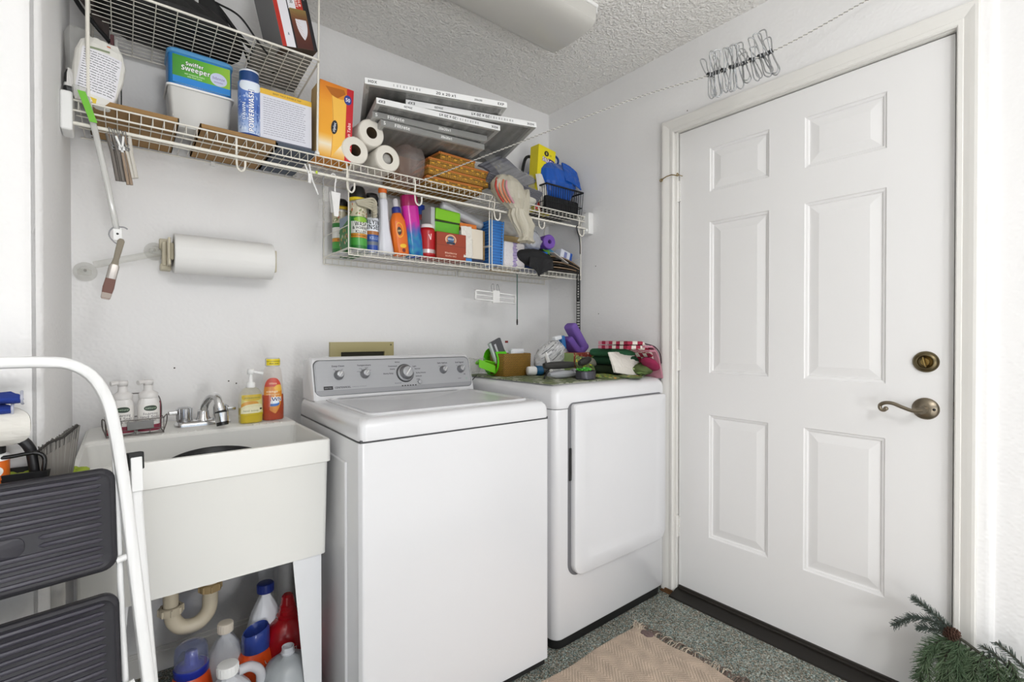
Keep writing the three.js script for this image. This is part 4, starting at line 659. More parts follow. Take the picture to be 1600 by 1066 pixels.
  part(mb, 'neck', crumple(loft([[0.085, 1.83, 0.012, 0.010, 0], [0.07, 1.80, 0.028, 0.022, 1], [0.06, 1.75, 0.040, 0.026, 2], [0.055, 1.71, 0.036, 0.026, 3]].map(([x, y, rx, rz, ph]) => slice(x, y, rx, rz, 0.002, ph)), true, true, 80), 0.010, 36, 8), milk);
  single('milky_tube', 'rounded milky plastic packet between the grey pad and the yellow carton', 'packet', crumple(new THREE.SphereGeometry(1, 28, 18).scale(0.055, 0.03, 0.03).rotateZ(R(15)), 0.006, 40, 7), phy(0xdedbcf, 0.35, { transmission: 0.15 }), [1.545, SY + 0.034, 0.268]);
  // black wire basket with blue bag
  const bb = thing('black_wire_basket', 'black wire basket at the right end of the long shelf, holding the blue bag', 'basket', [1.765, SY, 0.19]);
  const k = [], K = []; const W = 0.125, D = 0.105, H = 0.125;
  for (let i = 0; i <= 16; i++) { const x = -W + 2 * W * i / 16; k.push(polyBar([V(x * 1.06, H, D * 1.05), V(x, 0.003, D), V(x, 0.003, -D), V(x * 1.06, H, -D * 1.05)], 0.0015, 5)); }
  for (let i = 1; i < 14; i++) { const z = -D + 2 * D * i / 14; K.push(polyBar([V(-W * 1.06, H, z * 1.05), V(-W, 0.003, z), V(W, 0.003, z), V(W * 1.06, H, z * 1.05)], 0.0015, 5)); }
  part(bb, 'wires', mg([...k, ...K]), M.black).userData.kind = 'stuff';
  const rimP = [V(-W * 1.06, H, D * 1.05), V(W * 1.06, H, D * 1.05), V(W * 1.06, H, -D * 1.05), V(-W * 1.06, H, -D * 1.05), V(-W * 1.06, H, D * 1.05)];
  part(bb, 'rim', polyBar(rimP, 0.0048, 8), M.black); part(bb, 'lower_rail', polyBar(rimP.map((p) => V(p.x * 0.96, 0.045, p.z * 0.96)), 0.002, 6), M.black);
  part(bb, 'liner', span(-W * 0.93, W * 0.93, 0.006, 0.078, -D * 0.9, D * 0.88, 0.01), std(0x1b1b1e, 0.8));
  const bl = std(0x0f55b4, 0.32);
  const bbag = thing('blue_bag', 'shiny blue plastic tote bag stuffed in the black wire basket', 'bag', [1.772, SY + 0.083, 0.185]);
  part(bbag, 'body', crumple(loft([oval(0.10, 0.07, 0, 40, 3), oval(0.118, 0.085, 0.03, 40, 3), oval(0.132, 0.10, 0.075, 40, 3), oval(0.125, 0.09, 0.14, 40, 3), oval(0.10, 0.05, 0.185, 40, 3), oval(0.094, 0.018, 0.205, 40, 3)], true, true, 70), 0.014, 20, 11), bl);
  part(bbag, 'fold', crumple(sheet((u, v) => V(0.01 + 0.115 * u, 0.09 + 0.10 * v - 0.03 * u * u, 0.102 - 0.03 * v), 14, 10, 0.003), 0.008, 30, 2), bl);
  part(bbag, 'handle', tube([V(0.005, 0.195, 0.004), V(0.0, 0.225, 0.008), V(0.022, 0.242, 0.01), V(0.046, 0.228, 0.008), V(0.042, 0.195, 0.004)], 0.0055, 24, 8), std(0x0d3f8c, 0.4));
  single('black_curved_handle', 'black curved handle rising behind the blue bag on the long shelf', 'handle', tube([V(1.66, SY + 0.02, 0.07), V(1.675, SY + 0.27, 0.07), V(1.70, SY + 0.335, 0.075), V(1.76, SY + 0.335, 0.08), V(1.82, SY + 0.295, 0.085), V(1.865, SY + 0.21, 0.085)], 0.0085, 40, 10), std(0x141416, 0.5));
}
// ------------------------------------------------------------------ on the lower wire tiers
{
  const Y = LY + 0.001;
  const spray = (name, label, x, z, r, h, tex, ry, capM, capProf, shoulder) => {
    const t = thing(name, label, 'spray can', [x, Y, z], ry);
    part(t, 'can', lathe([[0, 0.002], [r * 0.9, 0], [r, 0.004], [r, h], [r * 0.94, h + 0.006], [r * 0.9, h + 0.010], [0, h + 0.010]], 32), shoulder ?? std(0xcfd0d2, 0.3, { metalness: 0.6 }));
    part(t, 'label', wrapLabel(r, r, 0.006, h - 0.002, 330, 2, 0.0006), printed(tex, 0.3));
    part(t, 'cap', lathe(capProf, 32), capM); return t;
  };
  const wasp = canvasTex(512, 384, (g, W, H) => {
    rect(g, '#2f7f36', 0, 0, W, H); rect(g, '#c9c2a8', 0, 0, W, 110); const r = rng(9); for (let i = 0; i < 60; i++) oval2(g, ['#6d7a44', '#b4643c', '#8a8f62', '#e5e0cc'][i % 4], r() * W, r() * 105, 4 + r() * 14, 3 + r() * 8, r() * 3);
    rect(g, '#efefe9', 0, 150, W, 100); oval2(g, '#8fbf3a', 256, 135, 70, 22); text(g, 'WASP', 256, 172, 46, '#111111', { bold: true }); text(g, '& HORNET', 256, 205, 34, '#111111', { bold: true }); text(g, 'KILLER', 256, 236, 34, '#111111', { bold: true });
    rect(g, '#d9922f', 0, 252, W, 34); text(g, 'KILLS ON CONTACT', 256, 270, 22, '#5a2d10', { bold: true }); rect(g, '#4ca545', 0, 290, W, 60);
  });
  const waspCan = spray('wasp_spray_can', 'front green wasp killer spray can with a black and yellow cap', 0.717, 0.205, 0.035, 0.185, wasp, 0, std(0x141414, 0.4), [[0.034, 0.205], [0.0345, 0.218], [0.030, 0.228], [0.026, 0.245], [0.022, 0.252], [0, 0.253]], null);
  part(waspCan, 'yellow_collar', lathe([[0.030, 0.194], [0.0365, 0.195], [0.0365, 0.204], [0.032, 0.209], [0, 0.209]], 32), std(0xe3c71a, 0.4));
  const w2 = spray('wasp_spray_can', 'second green spray can, half hidden behind the front wasp killer can', 0.688, 0.10, 0.033, 0.17, wasp, 0.4, std(0x161616, 0.4), [[0.033, 0.19], [0.033, 0.208], [0.02, 0.222], [0, 0.224]], null);
  part(w2, 'yellow_collar', lathe([[0.028, 0.178], [0.0345, 0.18], [0.0345, 0.19], [0, 0.191]], 28), std(0xd9b51c, 0.4));
  const flyT = canvasTex(384, 384, (g, W, H) => { rect(g, '#dfe3ea', 0, 0, W, H); rect(g, '#8a8a84', 0, 0, W, 90); for (let k = 0; k < 5; k++) rect(g, '#2b2b2b', 130 + k * 26, 20 + k * 9, 16, 40); text(g, 'FLYING', 192, 130, 50, '#111418', { bold: true }); text(g, 'INSECT', 192, 172, 50, '#111418', { bold: true }); rect(g, '#b07036', 0, 205, W, 30); rect(g, '#2c4d93', 0, 235, W, 60); text(g, 'KILLER', 192, 265, 36, '#9fb6e0', { bold: true }); rect(g, '#6d7480', 0, 295, W, 30); rect(g, '#2b4da2', 0, 325, W, 60); });
  spray('insect_spray_can', 'blue and white insect spray can with a black cap beside the wasp killer can', 0.780, 0.19, 0.0275, 0.185, flyT, 0.15, std(0x111113, 0.4), [[0.0265, 0.193], [0.027, 0.20], [0.0265, 0.228], [0.022, 0.24], [0, 0.241]], null);
  // green box at the very left
  const gb = carton(0.062, 0.115, 0.17, { all: std(0x2c6b32, 0.5), nx: printed(canvasTex(256, 192, (g, W, H) => { rect(g, '#2f7a36', 0, 0, W, H); g.fillStyle = '#8fa3b8'; g.beginPath(); g.moveTo(0, 0); g.lineTo(W, 0); g.lineTo(W, 30); g.lineTo(0, 70); g.fill(); const r = rng(4); for (let i = 0; i < 26; i++) oval2(g, ['#c8452c', '#d9b13a', '#1f5527', '#e9e2d0'][i % 4], r() * W, 70 + r() * 110, 4 + r() * 10, 3 + r() * 8, r() * 3); })), pz: std(0x2f7436, 0.5) });
  gb.name = numbered('green_carton'); gb.position.set(0.742, Y, 0.105); gb.visible = true; scene.add(gb); tag(gb, 'dark green carton behind the spray cans at the left of the lower rack', 'carton');
  const gp = carton(0.014, 0.125, 0.085, { all: std(0x2d7034, 0.5), nx: gb.material[1] }); gp.name = numbered('green_packet'); gp.position.set(0.664, Y, 0.215); scene.add(gp); tag(gp, 'flat green printed packet standing at the left side wires of the lower rack', 'packet');
  single('twine_hank', 'pale coil of twine hanging on the spray cans at the left of the lower rack', 'twine', mg([0, 1, 2, 3, 4].map((k) => tube([V(-0.03 + k * 0.002, 0.012 - k * 0.003, 0), V(0.0, 0.02 - k * 0.006, 0.012), V(0.035, 0.03 - k * 0.011, 0.008), V(0.05, 0.015 - k * 0.012, 0.002), V(0.03, -0.005 - k * 0.009, 0.012)], 0.005, 24, 6))), std(0xb9b39f, 0.95), [0.725, Y + 0.175, 0.243]);
  // trigger-less white bottle with an orange cap, leaning
  const lean = (t, deg, degx = 0) => { t.rotation.z = R(deg); t.rotation.x = R(degx); return t; };
  const wb = lean(thing('white_bottle', 'slim white bottle with an orange cap flaring toward its foot', 'bottle', [0.828, Y + 0.001, 0.215]), 3);
  part(wb, 'body', loft([oval(0.030, 0.022, 0, 28, 2.3), oval(0.0335, 0.024, 0.003, 28, 2.3), oval(0.031, 0.022, 0.03, 28, 2.3), oval(0.021, 0.018, 0.10, 28, 2.1), oval(0.0185, 0.017, 0.16, 28, 2), oval(0.019, 0.018, 0.215, 28, 2), oval(0.012, 0.012, 0.224, 28, 2)], true, true, 60), std(0xdfe0e8, 0.35));
  part(wb, 'collar', lathe([[0, 0.246], [0.0145, 0.246], [0.0155, 0.24], [0.0155, 0.222], [0.012, 0.22]], 24), std(0xd8d6cf, 0.4)); part(wb, 'cap', lathe([[0.0145, 0.244], [0.017, 0.246], [0.0175, 0.258], [0.015, 0.265], [0.008, 0.269], [0, 0.27]], 24), std(0xdd6a1c, 0.45));
  part(wb, 'print', wrapLabel(0.029, 0.021, 0.022, 0.075, 40, 2.2, 0.0018, 0.25), printed(canvasTex(96, 192, (g, W, H) => { rect(g, '#dfe0e8', 0, 0, W, H); text(g, 'SPRAY', 48, 96, 34, '#27345e', { bold: true, rot: -Math.PI / 2 }); }), 0.4));
  part(wb, 'yellow_sticker', wrapLabel(0.0305, 0.022, 0.02, 0.075, 36, 2.2, 0.0015, 0.2).rotateY(R(-62)), std(0xe2d23a, 0.5));
  // orange bottle
  const ob = lean(thing('orange_bottle', 'orange bottle with a dark blue collar and white nozzle leaning left', 'bottle', [0.897, Y + 0.001, 0.215]), 7);
  part(ob, 'body', loft([oval(0.030, 0.021, 0, 28, 2.5), oval(0.034, 0.024, 0.004, 28, 2.5), oval(0.034, 0.024, 0.10, 28, 2.5), oval(0.031, 0.022, 0.145, 28, 2.4), oval(0.02, 0.017, 0.17, 28, 2), oval(0.016, 0.015, 0.178, 28, 2)], true, true, 60), std(0xe5701a, 0.35));
  part(ob, 'collar', lathe([[0.018, 0.174], [0.019, 0.176], [0.018, 0.196], [0.014, 0.20], [0, 0.2]], 24), std(0x22307f, 0.4)); part(ob, 'nozzle', lathe([[0.0115, 0.2], [0.0115, 0.228], [0.008, 0.234], [0, 0.235]], 20), std(0xd6d2d6, 0.4));
  part(ob, 'emblem', wrapLabel(0.034, 0.024, 0.07, 0.14, 70, 2.5, 0.0008), printed(canvasTex(192, 192, (g) => { rect(g, '#e5701a', 0, 0, 192, 192); oval2(g, '#f0b22c', 70, 100, 60, 84); oval2(g, '#e5701a', 70, 100, 50, 74); oval2(g, '#3b2a1c', 66, 110, 34, 46); text(g, 'OFF', 66, 110, 30, '#f3d9a0', { bold: true }); }), 0.35));
  part(ob, 'sticker', wrapLabel(0.034, 0.024, 0.012, 0.05, 60, 2.5, 0.0008), printed(canvasTex(128, 96, (g) => { rect(g, '#e5701a', 0, 0, 128, 96); oval2(g, '#f0c430', 70, 26, 40, 20); oval2(g, '#7a1d10', 70, 72, 18, 20); }), 0.35));
  // pink to blue bottle
  const pk = dataTex(256, (x, y) => { const v = y / 255, n = noise3.noise(x * 0.05, y * 0.05, 2) * 0.18; const k = Math.min(1, Math.max(0, (v - 0.48 + n * 0.5) / 0.16)); const b = [0.10 + 0.25 * Math.max(0, n), 0.48 + n, 0.70], p = [0.80, 0.14, 0.62]; const d = v < 0.18 ? [0.10, 0.25, 0.62] : b; return [0, 1, 2].map((i) => d[i] * (1 - k) + p[i] * k); }, true, false);
  const pb = lean(thing('pink_blue_bottle', 'tall shiny bottle fading from pink at the top to turquoise at the foot', 'bottle', [0.960, Y + 0.001, 0.215]), 7);
  part(pb, 'body', loft([oval(0.036, 0.026, 0, 32, 2.4), oval(0.040, 0.029, 0.004, 32, 2.4), oval(0.039, 0.028, 0.06, 32, 2.4), oval(0.0355, 0.027, 0.13, 32, 2.3), oval(0.0365, 0.027, 0.19, 32, 2.3), oval(0.036, 0.027, 0.213, 32, 2.2)], true, true, 60), std(0xffffff, 0.2, { map: pk }));
  part(pb, 'cap', loft([oval(0.0375, 0.0285, 0.212, 32, 2.2), oval(0.038, 0.029, 0.216, 32, 2.2), oval(0.0365, 0.028, 0.252, 32, 2.2), oval(0.034, 0.026, 0.256, 32, 2.2)], true, true, 40), std(0xa01257, 0.3));
  // red canister and blue item behind
  const rd = thing('red_canister', 'shiny red canister with a white lid and silver foot band', 'canister', [1.013, Y, 0.222]);
  part(rd, 'body', lathe([[0, 0.001], [0.033, 0], [0.034, 0.02], [0.034, 0.115], [0.030, 0.130], [0, 0.131]], 32), std(0xb3131c, 0.3)); part(rd, 'band', lathe([[0.0343, 0.022], [0.0346, 0.024], [0.0346, 0.036], [0.0343, 0.038]], 32), std(0xc9b9b9, 0.3, { metalness: 0.6 }));
  part(rd, 'lid', lathe([[0.029, 0.129], [0.029, 0.141], [0.026, 0.146], [0, 0.147]], 28), std(0xe6e1de, 0.4)); part(rd, 'emblem', wrapLabel(0.034, 0.034, 0.07, 0.11, 60), printed(canvasTex(128, 96, (g) => { rect(g, '#b3131c', 0, 0, 128, 96); text(g, 'V', 50, 50, 80, '#f3dede', { bold: true, rot: -0.2 }); }), 0.3));
  const bc = thing('blue_capped_bottle', 'dark bottle with a blue cap and red collar behind the red canister', 'bottle', [1.03, Y, 0.13]);
  part(bc, 'body', lathe([[0, 0], [0.03, 0], [0.03, 0.15], [0.016, 0.175], [0.016, 0.19]], 24), std(0x8d9096, 0.4)); part(bc, 'collar', lathe([[0.02, 0.183], [0.021, 0.186], [0.021, 0.205], [0.016, 0.208]], 24), std(0x8c1a20, 0.4)); part(bc, 'cap', lathe([[0.0195, 0.207], [0.02, 0.21], [0.019, 0.25], [0, 0.252]], 24), std(0x22409a, 0.35));
  // rust red carton with a green packet on it
  const rt = canvasTex(256, 256, (g, W, H) => { rect(g, '#9c3f26', 0, 0, W, H); rect(g, '#7d3322', 0, 118, W, 4); oval2(g, '#e7c9a8', 120, 62, 48, 48); oval2(g, '#cf8458', 120, 62, 40, 40); oval2(g, '#3b5f86', 120, 60, 30, 30); rect(g, '#27344a', 84, 84, 72, 22); text(g, 'WILD', 120, 58, 22, '#dfe8f0', { bold: true }); text(g, 'Blueberry', 120, 190, 22, '#e9c7b2', { bold: true }); text(g, 'Muffin Mix', 120, 216, 20, '#e9c7b2'); });
  const rc = carton(0.148, 0.118, 0.075, { all: std(0x9a4027, 0.6), nx: std(0x8a3a22, 0.6), py: std(0x8f3d26, 0.6), pz: printed(rt) });
  rc.name = numbered('rust_carton'); rc.position.set(1.112, Y, 0.222); scene.add(rc); tag(rc, 'rust red carton with a round blue emblem under the green packet', 'carton');
  const gk = thing('green_packet', 'bright green packet in two stacked halves on the rust red carton', 'packet', [1.105, Y + 0.119, 0.20]);
  part(gk, 'upper_half', box(0.125, 0.05, 0.075, 0.0, 0.078, 0, 0.006, 3).rotateZ(R(-3)), std(0x7fc41d, 0.4)); part(gk, 'lower_half', crumple(box(0.125, 0.048, 0.07, 0.0, 0.026, 0, 0.006, 5), 0.006, 40, 1), std(0x5fae22, 0.3)); part(gk, 'grey_back', box(0.02, 0.10, 0.085, -0.072, 0.055, -0.005, 0.004), std(0xb5b8b6, 0.5)); part(gk, 'dark_band', box(0.128, 0.008, 0.077, 0, 0.05, 0, 0.003), std(0x2b3a1a, 0.5));
  const cup = thing('cream_carton', 'cream box wrapped in a white bag, orange top showing, behind the rack wires', 'carton', [1.222, Y, 0.222]);
  part(cup, 'box', box(0.085, 0.135, 0.06, 0.02, 0.088, 0, 0.004), std(0xe6dccb, 0.7)); part(cup, 'orange_top', box(0.09, 0.022, 0.06, -0.01, 0.166, -0.012, 0.003), std(0xd9792b, 0.5)); part(cup, 'bag', crumple(sheet((u, v) => V(-0.055 + 0.05 * u, 0.02 + 0.14 * v, 0.036 - 0.01 * v + 0.008 * u), 10, 14, 0.002), 0.01, 40, 3), std(0xe5e1d8, 0.5)); part(cup, 'brown_edge', box(0.008, 0.135, 0.06, 0.068, 0.086, 0, 0.002), std(0x8f7243, 0.8)); part(cup, 'blue_tray', box(0.125, 0.018, 0.066, -0.002, 0.010, 0.002, 0.003), std(0x1c2b48, 0.4));
  part(cup, 'tray_label', box(0.05, 0.015, 0.002, -0.03, 0.011, 0.036, 0.0005), std(0x3d86cf, 0.4));
  const sr = thing('silver_wrapped_roll', 'silvery wrapped roll lying across the top of the cream carton', 'roll', [1.195, Y + 0.215, 0.21]); sr.rotation.z = R(-16);
  part(sr, 'roll', crumple(lathe([[0, -0.115], [0.018, -0.113], [0.024, -0.10], [0.024, 0.10], [0.018, 0.113], [0, 0.115]], 24).rotateZ(Math.PI / 2), 0.004, 40, 2), std(0xb7b9bd, 0.35, { metalness: 0.3 }));
  // blue ridged basket
  const bb = thing('blue_ridged_basket', 'blue ridged plastic basket standing on its side at the joint of the two racks', 'basket', [1.345, Y, 0.215]);
  const bm = std(0x3f86cf, 0.4); part(bb, 'body', loft([rr(-0.028, 0.030, -0.06, 0.055, 0.012, 0, 4), rr(-0.033, 0.036, -0.065, 0.060, 0.012, 0.205, 4), rr(-0.03, 0.033, -0.062, 0.057, 0.012, 0.205, 4), rr(-0.025, 0.027, -0.057, 0.052, 0.012, 0.01, 4)], true, true, 40), std(0x2f6db5, 0.5));
  for (let k = 0; k < 15; k++) { const f = k / 14, e = 0.005 * f; part(bb, 'ridge', box(0.062 + 2 * e, 0.0055, 0.012, 0.001 + e * 0.2, 0.012 + 0.186 * f, 0.052 + e, 0.002), bm); part(bb, 'side_ridge', box(0.008, 0.0055, 0.105, -0.029 - e, 0.012 + 0.186 * f, -0.003, 0.002), bm); }
  part(bb, 'corner_post', mg([bar(V(0.034, 0.0, 0.054), V(0.039, 0.205, 0.060), 0.004, 8), bar(V(-0.030, 0.0, 0.054), V(-0.035, 0.205, 0.060), 0.004, 8)]), bm);
  // kraft box with white bag on top, box with purple print
  const ppT = canvasTex(256, 192, (g, W, H) => { rect(g, '#e3dfe0', 0, 0, W, H); const r = rng(3); for (let i = 0; i < 200; i++) oval2(g, 'rgba(200,192,196,.5)', r() * W, r() * H, 2 + r() * 4, 2); for (let i = 0; i < 16; i++) rect(g, i % 2 ? '#8a6dbd' : '#6a4aa3', 105 + (r() - 0.5) * 14, 6 + i * 11.5, 36 + r() * 22, 7); });
  const pp = single('purple_striped_pack', 'white pack with a ragged purple stripe standing beside the blue ridged basket', 'pack', crumple(box(0.135, 0.122, 0.075, 0, 0.062, 0, 0.012, 5), 0.004, 30, 2), std(0xffffff, 0.5, { map: ppT }), [1.462, Y, 0.225], R(2));
  { const p = pp.geometry.attributes.position, u = pp.geometry.attributes.uv; for (let i = 0; i < p.count; i++) u.setXY(i, p.getX(i) / 0.14 + 0.5, p.getY(i) / 0.124); }
  single('kraft_box', 'plain brown box behind the purple striped pack', 'box', span(-0.075, 0.075, 0, 0.175, -0.05, 0.05, 0.002), M.cardboardPale, [1.50, Y, 0.115]);
  single('white_plastic_sack', 'puffy white plastic sack sitting on the brown box under the long shelf', 'sack', crumple(new THREE.SphereGeometry(1, 40, 24).scale(0.098, 0.048, 0.06), 0.012, 24, 3), std(0xe4e2dd, 0.35), [1.505, Y + 0.222, 0.150]);
  single('clear_crumpled_bag', 'crumpled clear bag on the blue packets right of the brown box', 'plastic bag', crumple(new THREE.SphereGeometry(1, 36, 24).scale(0.055, 0.055, 0.05), 0.016, 34, 5), phy(0xe8eaf0, 0.2, { transmission: 0.55, thickness: 0 }), [1.625, Y + 0.155, 0.195]);
  const bpk = thing('blue_packets', 'shiny bright blue packet under the crumpled clear bag', 'packet', [1.632, Y, 0.20]);
  bpk.name = numbered('blue_packet'); part(bpk, 'base', box(0.12, 0.07, 0.09, -0.005, 0.036, 0, 0.008), std(0x1c3f7d, 0.5)); part(bpk, 'shiny_top', crumple(box(0.135, 0.034, 0.09, 0.0, 0.088, 0.002, 0.012, 5), 0.008, 40, 6), std(0x1d74cf, 0.25));
  const pr = thing('purple_foam_roll', 'purple foam roll with a dark hole facing out beside the blue packet', 'foam roll', [1.732, Y + 0.162, 0.16], R(-8));
  part(pr, 'foam', crease(lathe([[0.011, -0.07], [0.034, -0.07], [0.0375, -0.066], [0.0375, 0.066], [0.034, 0.07], [0.011, 0.07], [0.011, -0.07]], 32), 40).rotateX(Math.PI / 2), std(0x7c56b4, 0.8)); part(pr, 'core', new THREE.CircleGeometry(0.0112, 16).translate(0, 0, 0.05), std(0x1b1330, 0.9));
  const st = thing('book', 'thin turquoise and green booklet sloping behind the purple foam roll', 'booklet', [1.775, Y + 0.088, 0.14]); st.rotation.z = R(-24);
  part(st, 'cover', box(0.16, 0.012, 0.11, 0, 0.030, 0, 0.002), std(0x4b97c4, 0.4)); part(st, 'pages', box(0.155, 0.018, 0.105, 0, 0.014, 0, 0.002), std(0x27402f, 0.7)); part(st, 'green_stripe', box(0.05, 0.019, 0.002, -0.05, 0.014, 0.0535, 0.0005), std(0x67b13f, 0.5)); part(st, 'pale_stripe', box(0.03, 0.019, 0.002, 0.02, 0.014, 0.0535, 0.0005), std(0xc7b98f, 0.5));
  const tp = thing('tissue_pack', 'small white and blue tissue pack at the right end of the lower rack', 'pack', [1.822, Y + 0.052, 0.215]); tp.rotation.z = R(-14);
  part(tp, 'body', box(0.085, 0.075, 0.05, 0, 0.038, 0, 0.007, 3), std(0xdfe2ec, 0.4)); part(tp, 'blue_end', box(0.026, 0.0755, 0.0505, 0.033, 0.038, 0, 0.007, 3), std(0x2b5ab4, 0.4)); part(tp, 'print', box(0.02, 0.05, 0.001, -0.008, 0.04, 0.0255, 0.0003), std(0x7f86b8, 0.5));
  single('spare_pad', 'dark folded pad under the tissue pack at the right end of the lower rack', 'pad', crumple(box(0.20, 0.05, 0.13, 0, 0.026, 0, 0.012, 6), 0.006, 24, 2), std(0x1d1a19, 0.9), [1.785, Y, 0.145]);
  const bk = thing('black_cloth', 'black cloth bundle drooping over the front edge of the lower rack', 'cloth', [1.585, Y, 0.255]);
  part(bk, 'bundle', crumple(new THREE.SphereGeometry(1, 44, 28).scale(0.112, 0.044, 0.05).rotateZ(R(-5)).translate(0.0, 0.056, 0.012), 0.009, 14, 12), std(0x19191b, 0.8));
  part(bk, 'drape', crumple(sheet((u, v) => V(-0.075 + 0.15 * u, 0.05 - 0.085 * v * (1 - 0.9 * Math.abs(u - 0.45) ** 0.9), 0.058 + 0.012 * Math.sin(u * 9) * v), 24, 12, 0.004), 0.004, 30, 3), std(0x1b1b1d, 0.8));
  const bt = thing('striped_belt_bag', 'flat black and tan striped strap bag jutting past the right end of the lower rack', 'bag', [1.765, Y + 0.0, 0.27]);
  for (let k = 0; k < 6; k++) { const f = k / 5; part(bt, k % 2 ? 'tan_layer' : 'black_layer', crumple(sheet((u, v) => { const s = Math.sin(Math.PI * Math.min(1, u * 1.02)); return V(-0.115 + 0.255 * u, 0.004 + 0.009 * k + 0.042 * (1 - u) * f * (0.5 + 0.5 * s) - 0.004 * u * k, -0.02 + 0.058 * v * (0.25 + 0.75 * Math.pow(s, 0.4))); }, 22, 6, 0.005), 0.003, 30, k), k % 2 ? std(0x87705a, 0.8) : std(0x1d1816, 0.8)); }
  part(bt, 'white_band', sheet((u, v) => V(-0.10 + 0.10 * u, 0.092 - 0.045 * u - 0.006 * v, 0.012 + 0.04 * v), 10, 4, 0.003), std(0xc9c5bf, 0.6));
  part(bt, 'strap', tube([V(0.078, 0.02, 0.04), V(0.076, -0.06, 0.042), V(0.076, -0.125, 0.040), V(0.088, -0.145, 0.036), V(0.100, -0.125, 0.034), V(0.102, -0.05, 0.032), V(0.104, 0.02, 0.03)], 0.0032, 40, 6), M.black);
  const hk = thing('black_hook', 'black wire hook hanging from the rod at the right end above the tissue pack', 'hook', [1.835, 1.70, 0.325]);
  part(hk, 'wire', tube([V(0.0, 0.028, 0), V(-0.012, 0.02, 0), V(-0.013, 0.004, 0), V(0.004, -0.03, 0.0), V(0.016, -0.08, -0.003), V(0.02, -0.12, -0.006)], 0.0028, 30, 6), M.black);
}
